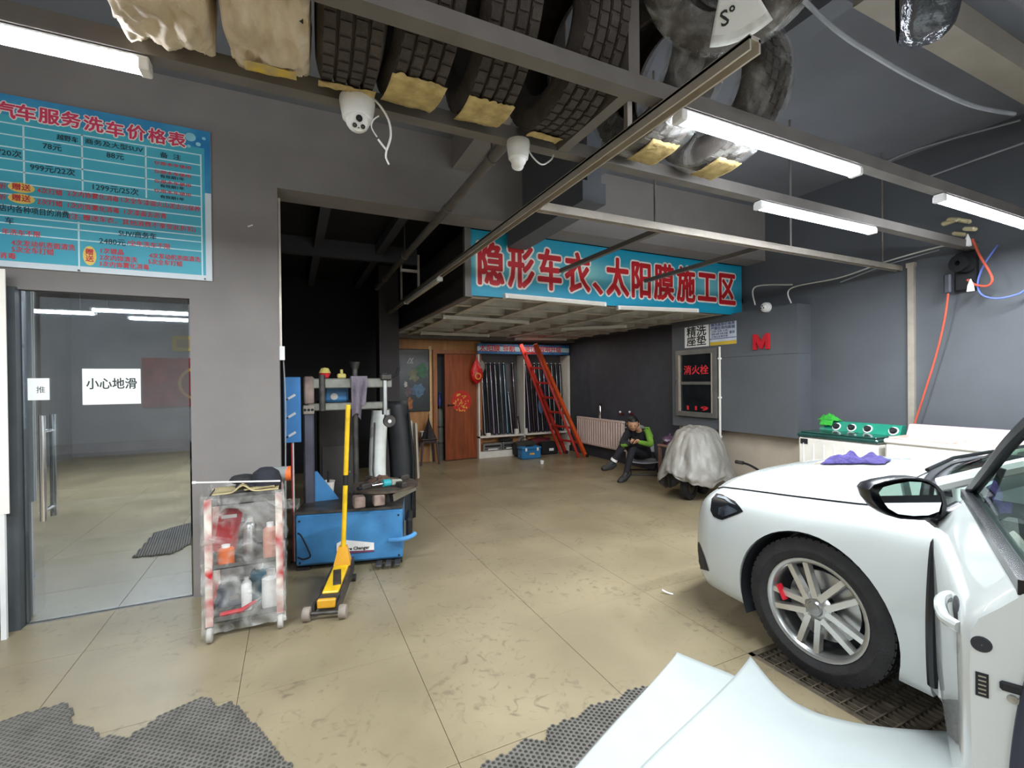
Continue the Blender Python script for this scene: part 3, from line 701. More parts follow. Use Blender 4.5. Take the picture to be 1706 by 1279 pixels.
# ================================================================== overhead rail frame
fr_ = thing('light_rail_frame', 'pale aluminium overhead rail frame hung below the tyre rack', 'rail', (2.5, 3.0, 2.42))
def chan(a, b_, w=.045, h=.05): return MB().beam(a, b_, w, h).build('rail', M_alu, fr_, world=True, smooth=False)
RX, RY, RZ = 1.285, 2.39, 2.465
def slot_rail(a, b_, name='rail'):
    a, b_ = Vector(a), Vector(b_); d = (b_-a).normalized(); s = d.cross(Vector((0, 0, 1))).normalized()
    m = MB(); m.beam(a+Vector((0,0,.018)), b_+Vector((0,0,.018)), .05, .014)
    for k in (-1, 1): m.beam(a+s*(k*.021), b_+s*(k*.021), .008, .042)
    return m.build(name, M_alu, fr_, world=True, smooth=False)
slot_rail((RX, .96, RZ), (RX, 6.88, RZ)); slot_rail((RX+.03, RY, RZ), (XR-.01, RY, RZ))
for p0, p1 in (((933,453),(1113,380)), ((1078,470),(1277,410))):
    a = PZ(*p0, RZ); c = PZ(*p1, RZ); x = (a.x+c.x)/2
    MB().beam((x, a.y, RZ+.01), (x, RY+.02, RZ+.01), .035, .035).build('side_rail', M_steel, fr_, world=True, smooth=False)
for y, zt in ((1.55, ZC-.003), (PX(697, 455, RX).y, 2.86), (6.0, 3.15), (2.25, ZR)):
    MB().bx(RX-.012, RX+.012, y-.012, y+.012, RZ+.02, zt).build('hanger', M_alu, fr_, world=True, smooth=False)
yh = PX(697, 455, RX).y
MB().bx(RX-.2, RX, yh-.014, yh+.014, 2.66, 2.69).build('bracket', M_alu, fr_, world=True, smooth=False)
a = PZ(905, 305, 2.52)
for x in (2.2, 3.6, 4.9): MB().cyl((x, RY, RZ+.02), (x, RY, ZC), .008, 6).build('hanger_rod', M_steel, fr_, world=True)
led('led_batten', (RX+.0, PZ(668, 508, 2.43).y-.2, 2.425), (RX+.0, PZ(720, 463, 2.43).y, 2.425), 'unlit LED batten fixed under the far end of the long rail', lit=False)
# pipe under the lintel running back into the storeroom, and boxed duct in front of the banner
a = PZ(799, 287, 2.80)
t = thing('ceiling_pipe', 'grey painted pipe running back under the lintel into the dark storeroom', 'pipe', (a.x, 4.6, 2.77))
MB().cyl((a.x, 2.3, 2.80), (a.x, 6.86, 2.80), .032, 14).build('pipe', M_steel, t, world=True)
for y in (2.6, 3.5, 5.0, 6.2): MB().cyl((a.x, y-.02, 2.80), (a.x, y+.02, 2.80), .04, 14).build('collar', M_steel, t, world=True)
for y in (2.6, 5.0): MB().cyl((a.x, y, 2.83), (a.x, y, 3.15 if y > 4 else ZC), .006, 6).build('hanger_rod', M_steel, t, world=True)
a = PZ(872, 408, 2.72)
struct(MB().bx(a.x-.10, a.x+.10, 2.75, YS-.04, 2.72, 2.868).build('trim_12', M_wall_c, smooth=False))
struct(MB().bx(a.x-.06, a.x+.06, 2.75, YW, 2.868, ZC).build('trim_13', M_wall_c, smooth=False))
a0 = PZ(905, 225, 2.95); 
struct(MB().bx(a0.x-.16, a0.x, 2.2, YW, 3.25, ZC).build('trim_14', M_wall_w, smooth=False))
# wall pipe right of the washing machines
t = thing('wall_conduit', 'pale vertical conduit on the right wall meeting the cross rail', 'pipe', (XR-.02, 2.30, .9))
MB().bx(XR-.035, XR-.001, 2.27, 2.32, .0, 2.47).build('conduit', M_alu, t, world=True, smooth=False)
MB().bx(XR-.042, XR-.001, 2.262, 2.328, 2.46, 2.50).build('clip', M_alu, t, world=True, smooth=False)
# ================================================================== security cameras
def dome(p, look, label, cable=None, r=.062, vert=True):
    t = thing('security_camera', label, 'camera', p)
    b = MB(); b.lathe([(.001,0),(r,0),(r*1.03,-.012),(r*.98,-.035),(r*.86,-.075),(r*.7,-.082),(.001,-.082)], 26); b.build('base', M_white, t)
    d = Vector(look).normalized(); c = Vector((0, 0, -.078)); b = MB(); b.ball(c, r*.70, 20, 14); ball = b.build('eyeball', M_white, t)
    Mx = basis(c+d*(r*.60), d.orthogonal().normalized(), d.cross(d.orthogonal()).normalized())
    up = Vector((0,0,1)); rt = d.cross(up).normalized(); u2 = rt.cross(d)
    Mx = Matrix.Identity(4)
    for i in range(3): Mx[i][0] = rt[i]; Mx[i][1] = u2[i]; Mx[i][2] = d[i]; Mx[i][3] = (c+d*(r*.52))[i]
    b = MB(); b.lathe([(.001,.012),(r*.5,.012),(r*.56,.004),(r*.56,-.01)], 24, Mx); face = b.build('face_plate', M_white, t)
    b = MB(); b.lathe([(.001,.0),(r*.16,.0),(r*.18,.004),(r*.18,-.01)], 18, Mx @ Matrix.Translation((0, r*.2, .014))); b.build('lens', M_black, face)
    for s in (-1, 1):
        b = MB(); b.lathe([(.001,.0),(r*.12,.0),(r*.13,.003),(r*.13,-.01)], 14, Mx @ Matrix.Translation((s*r*.23, -r*.2, .014))); b.build('infrared_lamp', M_grime, face)
    b = MB(); b.lathe([(.001,.0),(r*.04,.0),(r*.04,-.01)], 8, Mx @ Matrix.Translation((0, -r*.3, .015))); b.build('sensor_dot', M_black, face)
    if cable:
        for pts, rad in cable:
            b = MB(); b.tube(catmull(pts, 8), rad, 8); b.build('cable', M_white, t, world=True)
    return t
c1p = PZ(596, 162, ZR)
def q1(x, y): return PY(x, y, c1p.y-.02)
dome((c1p.x, BL-.06, ZR-.001), Vector((0, -.75, -.5)), 'white dome security camera with a dangling cable under the tyre rack',
     [([(c1p.x+.01, BL-.06, ZR-.01), q1(622, 165), q1(645, 195), q1(651, 225), q1(644, 250)], .0042), ([q1(644, 250), q1(636, 240), q1(630, 232)], .004), ([q1(644, 250), q1(643, 262), q1(648, 274)], .0035), ([q1(628, 228), q1(619, 212), q1(622, 200), q1(631, 193)], .0025)])
c2p = PZ(862, 237, ZR)
def q2(x, y): return PY(x, y, c2p.y)
dome((c2p.x, BL-.03, ZR-.001), Vector((.25, .8, -.5)), 'white dome security camera turned away beside the rail corner',
     [([q2(878, 245), q2(888, 262), q2(903, 274), q2(918, 266), q2(922, 258)], .0035)], r=.05)
p = PX(1278, 512, PIX)
t = thing('wall_camera', 'small white security camera on the grey pier above the red letter', 'camera', (PIX, p.y, p.z-.05))
Mx = basis((PIX, p.y, p.z), (0, -1, 0), (0, 0, 1))
b = MB(); b.lathe([(.001,.05),(.045,.05),(.055,.04),(.058,0),(.001,0)], 22, Mx); b.build('base', M_white, t, world=True)
b = MB(); b.ball((PIX-.05, p.y, p.z), .036, 16, 10); eb = b.build('eyeball', M_white, t, world=True)
for dy, dz in ((.0, .012), (.016, -.012), (-.016, -.012)):
    b = MB(); b.ball((PIX-.083, p.y+dy, p.z+dz), .008, 8, 6); b.build('lens', M_black, eb, world=True)
# ================================================================== cables and hoses overhead
M_cab = mat('grey cable', (150,152,156), .5); M_cabw = mat('white cable', (206,204,198), .5)
def wire(name, pts, r, m, label, cat='cable', n=10):
    return tag(MB().tube(catmull(pts, n), r, 7).build(name, m), label, cat)
wire('ceiling_cable', [PZ(1330, -8, 3.3), PZ(1395, 52, 3.2), PZ(1460, 95, 3.12), PZ(1540, 140, 3.08), PZ(1620, 176, 3.08), PZ(1690, 190, 3.1)], .012, M_cab, 'thick grey cable sagging below the ceiling at the upper right')
y_ = PX(1322, 470, PIX).y
wire('strung_cable', [PX(1258, 508, PIX-.01), PX(1258, 478, PIX-.01), PX(1320, 474, PIX-.01)], .008, M_cabw, 'white cable looped over the top of the grey pier')
wire('strung_cable', [PX(1318, 505, PIX-.02), PX(1318, 480, PIX-.02), PX(1400, 462, 5.0), PX(1475, 436, 5.05), PX(1560, 412, 5.05), PX(1580, 410, 5.05)], .007, M_cabw, 'pair of white cables strung from the grey pier to the hose reel')
wire('strung_cable', [PX(1400, 470, 5.02), PX(1475, 442, 5.06), PX(1565, 416, 5.06)], .005, M_cab, 'thin grey cable strung just below the white cables')
wire('strung_cable', [PX(1445, 283, 5.1), PX(1530, 248, 5.1), PX(1700, 200, 5.1)], .008, M_cab, 'thin cable rising along the upper right wall, upper of two')
wire('strung_cable', [PX(1540, 297, 5.1), PX(1620, 268, 5.1), PX(1705, 238, 5.1)], .008, M_cab, 'thin cable rising along the upper right wall, lower of two')
# hose reel cluster on the right wall
p = PX(1600, 450, 5.05)
t = thing('hose_reel', 'black hose reel bracket with taped fittings high on the right wall', 'hose reel', (XR-.03, p.y, p.z-.18))
hy, hz = p.y, p.z
b = MB(); b.bbox((XR-.04, hy, hz), (.07, .14, .32), .01); b.build('bracket', M_black, t, world=True)
b = MB(); b.lathe([(.02,-.05),(.07,-.05),(.07,-.04),(.04,-.035),(.04,.035),(.07,.04),(.07,.05),(.02,.05)], 22, Matrix.Translation((XR-.17, hy-.02, hz+.05)) @ Matrix.Rotation(math.pi/2, 4, 'Y') @ Matrix.Rotation(.3, 4, 'X')); b.build('drum', M_black, t, world=True)
b = MB(); b.bbox((XR-.16, PX(1580, 470, 5.04).y, hz-.10), (.06, .05, .17), .012); b.build('outlet', mat('dark grey housing', (58,60,66), .4), t, world=True)
for yy, zz in ((1617, 475), (1612, 400)):
    q = PX(yy, zz, 4.99); b = MB(); b.lathe([(.001,-.05),(.026,-.05),(.02,0),(.004,.05),(.001,.05)], 8, Matrix.Translation(q)); b.build('paper_tag', M_paper, t, world=True)
b = MB()
rr = random.Random(3)
for k in range(5): 
    q = PX(1580+k*9, 372+rr.uniform(-8, 18), 5.0+rr.uniform(-.06, .05)); b.bbox(q, (.05, .09, .03), .01, (rr.uniform(-.6,.6), rr.uniform(-.6,.6), rr.uniform(-.6,.6)))
b.build('taped_wrapping', mat('yellowed tape', (190,178,140), .6), t, world=True)
M_hred = mat('orange red hose', (190,84,64), .45); M_hblue = mat('blue hose', (92,110,190), .4)
wire('red_hose', [PX(1581, 478, 5.02), PX(1574, 530, 5.05), PX(1560, 590, 5.08), PX(1540, 655, 5.08), PX(1523, 708, 5.08), PX(1519, 722, 5.08)], .008, M_hred, 'red hose hanging from the reel down to the washing machines', 'hose')
wire('red_hose', [PX(1620, 398, 5.0), PX(1632, 425, 4.98), PX(1648, 452, 4.96), PX(1653, 466, 4.96), PX(1645, 476, 4.98), PX(1625, 474, 5.0), PX(1612, 466, 5.03)], .009, M_hred, 'short red hose loop beside the reel', 'hose')
wire('blue_hose', [PX(1662, 408, 5.05), PX(1640, 440, 5.03), PX(1629, 470, 5.02), PX(1635, 490, 5.02), PX(1660, 497, 5.03), PX(1695, 490, 5.06), PX(1708, 482, 5.08)], .007, M_hblue, 'blue hose loop hanging right of the reel', 'hose')
# wires on the storeroom edge of the pillar
t = thing('pillar_conduit', 'thin pale conduit down the edge of the storeroom opening', 'pipe', (-.07, YW2+.0, 1.6))
a = PY(466, 330, YW+.02)
MB().bx(-.079, -.062, YW+.015, YW+.04, 1.72, 2.80).build('conduit', M_alu, t, world=True, smooth=False)
MB().bx(-.079, -.045, YW+.0, YW+.045, 1.62, 1.72).build('switch_box', M_white, t, world=True, smooth=False)
MB().tube(catmull([(-.055, YW+.06, 1.62), (-.045, YW+.07, 1.3), (-.05, YW+.06, .9), (-.055, YW+.08, .3)], 8), .005, 6).build('wire', M_cab, t, world=True)
# ================================================================== pier: hydrant cabinet, posters, red letter
def pxp(x, y, dx=0.0): return PX(x, y, PIX-dx)
hy1, hy0 = pxp(1130, 640).y, pxp(1197, 640).y
hz1, hz0 = 1.85, .94
t = thing('hydrant_cabinet', 'silver framed fire hydrant cabinet with red lettering on dark glass', 'cabinet', (PIX, (hy0+hy1)/2, hz0))
M_hfr = mat('hydrant frame grey', (118,116,112), .4, metal=.4)
b = MB(); fw = .065
b.bx(PIX-.05, PIX, hy0, hy1, hz1-fw, hz1); b.bx(PIX-.05, PIX, hy0, hy1, hz0, hz0+fw); b.bx(PIX-.05, PIX, hy0, hy0+fw, hz0+fw, hz1-fw); b.bx(PIX-.05, PIX, hy1-fw, hy1, hz0+fw, hz1-fw)
b.build('frame', M_hfr, t, world=True, smooth=False)
b = MB(); b.bx(PIX-.054, PIX-.03, hy1-fw-.012, hy1-fw+.012, hz0+fw, hz1-fw); b.build('edge_or_highlight_strip', M_alu, t, world=True, smooth=False); b = MB(); b.bx(PIX-.054, PIX-.03, hy0+fw-.008, hy0+fw+.008, hz0+fw, hz1-fw); b.build('edge_or_highlight_strip', M_alu, t, world=True, smooth=False)
zm = (hz0+hz1)/2-.0
M_hgl = mat('dark reflective glass', (30,34,36), .12, rgb2=(20,22,26), spec=.6)
MB().bx(PIX-.028, PIX-.002, hy0+fw, hy1-fw, zm+.02, hz1-fw).build('pane', M_hgl, t, world=True, smooth=False)
MB().bx(PIX-.028, PIX-.002, hy0+fw, hy1-fw, hz0+fw, zm-.02).build('pane', M_hgl, t, world=True, smooth=False)
MB().bx(PIX-.04, PIX-.002, hy0+fw, hy1-fw, zm-.02, zm+.02).build('mid_rail', M_hfr, t, world=True, smooth=False)
MB().bbox((PIX-.06, hy1-.03, zm), (.02, .02, .09), .004).build('catch', M_chrome, t, world=True)
M_hred = mat('hydrant red print', (206,40,52), .5)
def plet(par, body, x, y, z, h, m, bold=.001, fw=None, d=.0006): return letter(par, body, m, basis((x, y, z), (0, -1, 0), (0, 0, 1)), h, bold, d, fitw=fw)
yc = (hy0+hy1)/2
plet(t, '消火栓', PIX-.0295, yc, pxp(1165, 617).z, .13, M_hred, .003, .42); plet(t, '119', PIX-.0295, yc, pxp(1165, 680).z, .075, M_hred, .003, .36)
pp = thing('wall_pipe', 'thin cream pipe down the right edge of the hydrant cabinet', 'pipe', (PIX-.02, hy0-.03, .6))
MB().cyl((PIX-.016, hy0-.035, .5), (PIX-.016, hy0-.035, pxp(1195, 578).z), .014, 10).build('pipe', M_offw, pp, world=True)
for z in (.7, 1.2, 1.7): MB().bx(PIX-.034, PIX, hy0-.052, hy0-.018, z, z+.02).build('clip', M_white, pp, world=True, smooth=False)
def wsheet(name, x0, y0, x1, y1, m, label, cat, tilt=0.0):
    a = pxp(x0, (y0+y1)/2); c = pxp(x1, (y0+y1)/2); za = pxp((x0+x1)/2, y0).z; zb = pxp((x0+x1)/2, y1).z
    t = thing(name, label, cat, (PIX, (a.y+c.y)/2, zb))
    MB().bx(PIX-.004, PIX, c.y, a.y, zb, za).build('sheet', m, t, world=True, smooth=False); return t, a.y, c.y, za, zb
t, ya, yb_, za, zb = wsheet('seat_cushion_notice', 1141, 543, 1181, 578, M_paper, 'white notice with large black brush characters above the hydrant cabinet', 'notice')
yc = (ya+yb_)/2; hh = (za-zb)
plet(t, '精洗', PIX-.0048, yc, zb+hh*.72, hh*.5, M_black, .003, (ya-yb_)*.8); plet(t, '座垫', PIX-.0048, yc, zb+hh*.26, hh*.5, M_black, .003, (ya-yb_)*.8)
t, ya, yb_, za, zb = wsheet('price_list', 1183, 537, 1227, 574, mat('pale blue print', (196,204,216), .6), 'pale blue printed price list with a yellow bottom strip beside the white notice', 'notice')
yc = (ya+yb_)/2; hh = za-zb; ww = ya-yb_
M_navy = mat('navy print', (44,56,120), .6)
MB().bx(PIX-.0046, PIX-.004, yb_, ya, zb, zb+hh*.16).build('yellow_strip', mat('yellow print strip', (206,176,60), .6), t, world=True, smooth=False)
MB().bx(PIX-.0046, PIX-.004, yb_, ya, zb+hh*.28, zb+hh*.31).build('rule', M_navy, t, world=True, smooth=False)
plet(t, '精洗座垫价格表', PIX-.0048, yc, zb+hh*.92, hh*.15, M_navy, .001, ww*.9); plet(t, '严禁在场内吸烟', PIX-.0048, yc, zb+hh*.76, hh*.15, M_navy, .001, ww*.9)
for k, s in enumerate(('三件 五件 七件', '前排 后排 中排 全套', '价格以实物为准')): plet(t, s, PIX-.0048, yc+ww*.12, zb+hh*(.62-.12*k), hh*.10, M_navy, .0006, ww*.62)
plet(t, '套装', PIX-.0048, yc-ww*.35, zb+hh*.52, hh*.14, M_navy, .0006, ww*.2)
a = pxp(1257, 570); c = pxp(1283, 570); zt, zb = pxp(1270, 556).z, pxp(1270, 582).z
t = thing('red_letter', 'red raised letter M on the grey pier', 'letter', (PIX, (a.y+c.y)/2, zb))
ymid = (a.y+c.y)/2; hw = (a.y-c.y)/2
poly = [(-1,0),(-1,1),(-.6,1),(0,.5),(.6,1),(1,1),(1,0),(.62,0),(.62,.55),(.12,.05),(-.12,.05),(-.62,.55),(-.62,0)]
b = MB(); b.prism([(ymid-u*hw, zb+v*(zt-zb)) for u, v in poly], 'x', PIX-.03, PIX); b.build('letter_body', M_red, t, world=True, smooth=False)
b = MB(); b.prism([(ymid-u*hw, zb+v*(zt-zb)) for u, v in poly], 'x', PIX-.032, PIX-.03); b.build('letter_face', mat('letter face', (186,24,40), .35), t, world=True, smooth=False)
# ================================================================== back wall: wood partition, door, poster
YD = 8.28
wp0 = 1.5
fx0, fx1 = PY(722, 650, YD-.05).x, PY(803, 650, YD-.05).x
fz = PY(760, 583, YD-.05).z
zp = 2.26
b = MB(); b.bx(wp0, fx0, YD, YB, 0, zp); b.bx(fx0, fx1, YD, YB, fz, zp); struct(b.build('wall_wood', M_wood, smooth=False))
fr = MB(); fr.bx(fx0, fx0+.075, YD-.05, YD+.04, 0, fz); fr.bx(fx1-.11, fx1, YD-.05, YD+.04, 0, fz); fr.bx(fx0+.075, fx1-.11, YD-.05, YD+.04, fz-.07, fz)
struct(fr.build('trim_15', mat('light brown door frame', (150,92,48), .45, var=.15, stretch=(6,6,.6)), smooth=False))
b = MB(); b.bx(fx0-.07, fx0-.02, YD-.012, YD, .0, 2.1); struct(b.build('trim_16', mat('pale strip', (206,176,130), .5), smooth=False))
# ajar door: hinged on the right, its free edge swung towards the room
hx, hyy = fx1-.115, YD-.045
fe = PZ(742, 767, 0.01)                       # free edge on the floor
dvec = Vector((fe.x-hx, fe.y-hyy, 0)); dl = dvec.length; 
if dvec.y > 0: dvec.y = -.05
ang = math.atan2(dvec.y, dvec.x)
d2 = thing('wooden_door', 'brown wooden door standing ajar with a red and gold festive cut-out', 'door', (hx, hyy, 0), ang)
dl = min(dl, .72); dh = fz-.08
b = MB(); b.bx(0, dl, -.02, .02, .012, dh); b.build('leaf', M_doorw, d2, smooth=False)
for z0, z1 in ((.25, 1.0), (1.15, 1.85)):
    b = MB(); b.bx(.09, dl-.09, .02, .026, z0, z1-.02); b.build('panel', M_doorw, d2, smooth=False)
    b = MB(); b.bx(.09, dl-.09, -.026, -.02, z0, z1-.02); b.build('panel', M_doorw, d2, smooth=False)
SD = 1 if Vector((math.sin(-ang), math.cos(ang), 0)).dot(Vector((-hx, -hyy, 0))) > 0 else -1   # room side of the leaf
b = MB(); b.bbox((dl-.06, SD*.05, 1.02), (.03, .06, .03), .008); b.bbox((dl-.10, SD*.075, 1.02), (.12, .018, .022), .006); b.build('lever_handle', M_black, d2)
zc = PY(764, 668, 8.2).z
b = MB(); b.lathe([(.001,0),(.20,0),(.20,.003),(.001,.003)], 28, Matrix.Translation((dl*.5, SD*.028, zc)) @ Matrix.Rotation(-SD*math.pi/2, 4, 'X')); fu = b.build('red_disc', mat('red paper cut', (190,40,28), .5), d2)
rr = random.Random(5); b = MB()
for k in range(46):
    a = rr.uniform(0, 6.28); r = .16*math.sqrt(rr.random()); b.box((dl*.5+r*math.cos(a), SD*.0325, zc+r*math.sin(a)*1.1-.02), (rr.uniform(.012,.04), .002, rr.uniform(.01,.03)), (0, rr.uniform(0, 3), 0))
b.build('gold_pattern', M_gold, fu)
# dim passage behind door: beige
# gas cylinder and blue bottle in the door gap
xg = PY(733, 700, 8.34).x
t = thing('gas_cylinder', 'grey steel gas cylinder standing in the gap of the wooden door', 'cylinder', (xg, 8.355, 0))
M_gas = mat('grey green cylinder', (92,92,84), .5, var=.15)
b = MB(); b.lathe([(.001,0),(.07,0),(.075,.02),(.075,.86),(.06,.92),(.03,.95),(.001,.95)], 20); b.build('bottle', M_gas, t)
b = MB(); b.lathe([(.076,.30),(.08,.305),(.08,.33),(.076,.335)], 20); b.build('ring', M_grime, t)
b = MB(); b.lathe([(.076,.60),(.08,.605),(.08,.63),(.076,.635)], 20); b.build('ring', M_grime, t)
b = MB(); b.cyl((0,0,.94),(0,0,1.0),.018,10); b.build('valve', M_grime, t)
t = thing('blue_bottle', 'blue spray bottle on top of the gas cylinder', 'bottle', (xg, 8.355, 1.0))
b = MB(); b.lathe([(.001,0),(.035,0),(.037,.01),(.037,.13),(.02,.17),(.014,.2),(.014,.23),(.001,.23)], 16); b.build('body', mat('blue bottle plastic', (50,52,120), .35), t)
b = MB(); b.bbox((0, -.015, .245), (.03, .06, .03), .006); b.build('trigger_head', mat('blue trigger', (40,60,150), .4), t)
# festive red bag hanging at the right door jamb
xb = PY(794, 620, YD-.2).x; zb0 = PY(793, 640, YD-.12).z
t = thing('red_bag', 'red plastic bag with gold print hanging beside the wooden door', 'bag', (xb, YD-.20, zb0))
b = MB()
def fn(u, v):
    a = 2*math.pi*u; prof = [.01, .10, .125, .12, .10, .06, .02]; k = v*6; i = min(5, int(k)); f = k-i; r = prof[i]*(1-f)+prof[i+1]*f
    r += .012*nz(math.cos(a)*3, math.sin(a)*3, v*5)
    return (r*math.cos(a)*.95, r*math.sin(a)*.55, v*.46)
b.grid(fn, 28, 18); b.build('bag_body', mat('glossy red plastic', (196,28,32), .3, var=.15, bump=.5), t, ang=80)
b = MB(); b.lathe([(.045,0),(.062,0),(.062,.003),(.045,.003)], 18, Matrix.Translation((0,-.072,.15)) @ Matrix.Rotation(math.pi/2, 4, 'X')); b.build('gold_print', M_gold, t)
b = MB(); b.tube(catmull([(-.02,0,.44),(0,.01,.52),(.02,0,.44)], 6), .004, 6); b.build('strap', M_red, t)
t = thing('clear_bag', 'crumpled clear plastic bag hanging behind the red bag', 'bag', (xb+.13, YD-.11, zb0+.22))
b = MB(); b.ball((0,0,.11), .11, 16, 12, (.7,.5,1.1)); 
for v in b.v: v += Vector((.02*nz(v.x*20, v.y*20, v.z*20), .02*nz(v.z*20, v.x*20, 3), 0))
b.build('bag_body', mat('grey translucent plastic', (150,144,138), .25, alpha=.75), t)
MB().tube([(0,0,.2),(-.02,.0,.3)], .004, 6).build('knot', M_cab, t)
# picture on the wood panel
x0, x1 = PY(655, 640, YD).x, PY(715, 640, YD).x; z1, z0 = PY(690, 582, YD).z, PY(690, 685, YD).z
x0 = max(x0, wp0+.02)
M_pic = bpy.data.materials.new('dark poster print'); M_pic.use_nodes = True; nt = M_pic.node_tree; bs = nt.nodes['Principled BSDF']; bs.inputs['Roughness'].default_value = .25
tc = nt.nodes.new('ShaderNodeTexCoord'); vn = nt.nodes.new('ShaderNodeTexVoronoi'); vn.inputs['Scale'].default_value = 5.5; nn = nt.nodes.new('ShaderNodeTexNoise'); nn.inputs['Scale'].default_value = 3.2
nt.links.new(tc.outputs['Object'], nn.inputs['Vector']); nt.links.new(nn.outputs[1], vn.inputs['Vector'])
rp = nt.nodes.new('ShaderNodeValToRGB'); e = rp.color_ramp.elements
e[0].position = 0; e[0].color = lin((24,26,28)); e[1].position = 1; e[1].color = lin((26,44,42))
for p_, c_ in ((.40,(22,24,26)),(.47,(26,60,44)),(.52,(70,84,66)),(.56,(30,36,40)),(.60,(44,84,120)),(.66,(130,64,26)),(.70,(26,28,32))): q = e.new(p_); q.color = lin(c_)
bs.inputs['Base Color'].default_value = lin((28,30,32)); mxp = nt.nodes.new('ShaderNodeMix'); mxp.data_type = 'RGBA'; mxp.inputs[6].default_value = lin((24,26,28)); mxp.inputs[7].default_value = lin((40,48,48)); nt.links.new(nn.outputs[0], mxp.inputs[0]); nt.links.new(mxp.outputs[2], bs.inputs['Base Color'])
t = thing('wall_poster', 'dark glossy poster with green and blue picture on the wood panelling', 'poster', ((x0+x1)/2, YD-.008, z0))
MB().bx(x0, x1, YD-.008, YD, z0, z1).build('print', M_pic, t, world=True, smooth=False)
b = MB(); 
for a_, c_ in (((x0,z0),(x1,z0)),((x0,z1),(x1,z1)),((x0,z0),(x0,z1)),((x1,z0),(x1,z1))): b.beam((a_[0],YD-.01,a_[1]), (c_[0],YD-.01,c_[1]), .012, .012)
b.build('frame', M_black, t, world=True, smooth=False)
for (bx_, by_, rx2, rz2, col, nm) in ((703, 617, .11, .13, (40,96,58), 'green_print'), (690, 624, .10, .12, (112,112,84), 'olive_print'), (697, 650, .12, .12, (70,104,132), 'blue_print'), (680, 652, .06, .09, (96,72,74), 'brown_print'), (683, 672, .05, .11, (168,96,34), 'orange_print'), (676, 640, .03, .05, (190,190,182), 'white_print')):
    p = PY(bx_, by_, YD-.009); p.x = min(max(p.x, x0+rx2+.01), x1-rx2-.01); dy_ = .0092+.0004*len(nm)/10+rx2*.004
    b = MB(); b.prism([(p.x+rx2*math.cos(a*.2618)*(1+.25*math.sin(a*1.9+bx_)), p.z+rz2*math.sin(a*.2618)*(1+.2*math.sin(a*1.3+by_))) for a in range(24)], 'y', YD-dy_, YD-.008); b.build(nm, mat('poster '+nm, col, .4, var=.35, scale=14), t, world=True, smooth=False)
b = MB(); p = PY(683, 600, YD-.01)
for (u0,v0),(u1,v1) in (((-.05,0),(0,.09)),((0,.09),(.05,0)),((-.05,0),(.05,0)),((.0,.0),(.06,.1))): b.beam((p.x+u0, YD-.0125, p.z+v0-.05), (p.x+u1, YD-.0125, p.z+v1-.05), .004, .006)
b.build('line_print', M_white, t, world=True, smooth=False)
# ================================================================== film roll display
YDF = 8.12
dx0, dx1 = PY(797, 650, YDF).x, XR-.06
sh = PY(850, 724, YDF).z
t = thing('film_display', 'white framed window film display shelf against the back wall', 'display', ((dx0+dx1)/2, YDF, 0))
disp = t
M_dback = mat('grey display back', (92,90,92), .6)
MB().bx(dx0, dx1, YB-.03, YB-.005, sh, 2.16).build('back_panel', M_dback, t, world=True, smooth=False)
MB().bx(dx0, dx1, YB-.03, YB-.005, .12, sh-.03).build('lower_back', M_wood, t, world=True, smooth=False)
MB().bx(dx0, dx1, YDF, YB-.03, sh-.03, sh).build('shelf', M_offw, t, world=True, smooth=False)
MB().bx(dx0, dx1, YDF, YB-.03, .0, .12).build('plinth', M_offw, t, world=True, smooth=False)
xm = PY(873, 650, YDF).x
for x, w in ((dx0, .03), (xm, .02), (dx1-.02, .05)): MB().bx(x, x+w, YDF, YB-.03, .12, 1.96).build('upright', M_offw, t, world=True, smooth=False)
zh1, zh0 = PY(870, 574, YDF).z, PY(870, 590, YDF).z
M_hb = mat('blue header print', (60,120,170), .5, rgb2=(30,80,140), scale=6)
MB().bx(dx0-.02, dx1, YDF-.02, YDF, zh0, zh1).build('header_panel', M_hb, t, world=True, smooth=False)
MB().bx(dx0-.02, dx1, YDF-.022, YDF-.02, zh0+.05, zh1-.05).build('header_band', mat('pale header band', (180,206,220), .5), t, world=True, smooth=False)
zc = (zh0+zh1)/2
for body, px in (('太阳膜', 816), ('导航', 848), ('音响升级', 917)):
    p = PY(px, 580, YDF-.023); letter(disp, body, M_red, basis((p.x, YDF-.0232, zc), (1,0,0), (0,0,1)), .13, .003, .0006, fitw={'太阳膜':.42,'导航':.26,'音响升级':.50}[body])
p = PY(879, 580, YDF-.023); letter(disp, '记录仪', M_red, basis((p.x, YDF-.0232, zc), (1,0,0), (0,0,1)), .13, .003, .0006, fitw=.36)
rollm = {}
cols = [(24,24,28),(20,26,34),(30,30,36),(48,26,62),(22,34,44),(60,62,70),(18,60,78),(28,28,32),(44,24,30),(34,22,26),(26,30,44),(40,22,52),(36,20,24),(30,20,46),(24,24,30),(44,26,60),(22,22,26)]
lp = [843, 852, 860, 868, 878]
tops = [(846,1.0),(852,1.0),(861,1.0),(871,1.0),(881,1.0),(891,1.0),(901,1.0)]
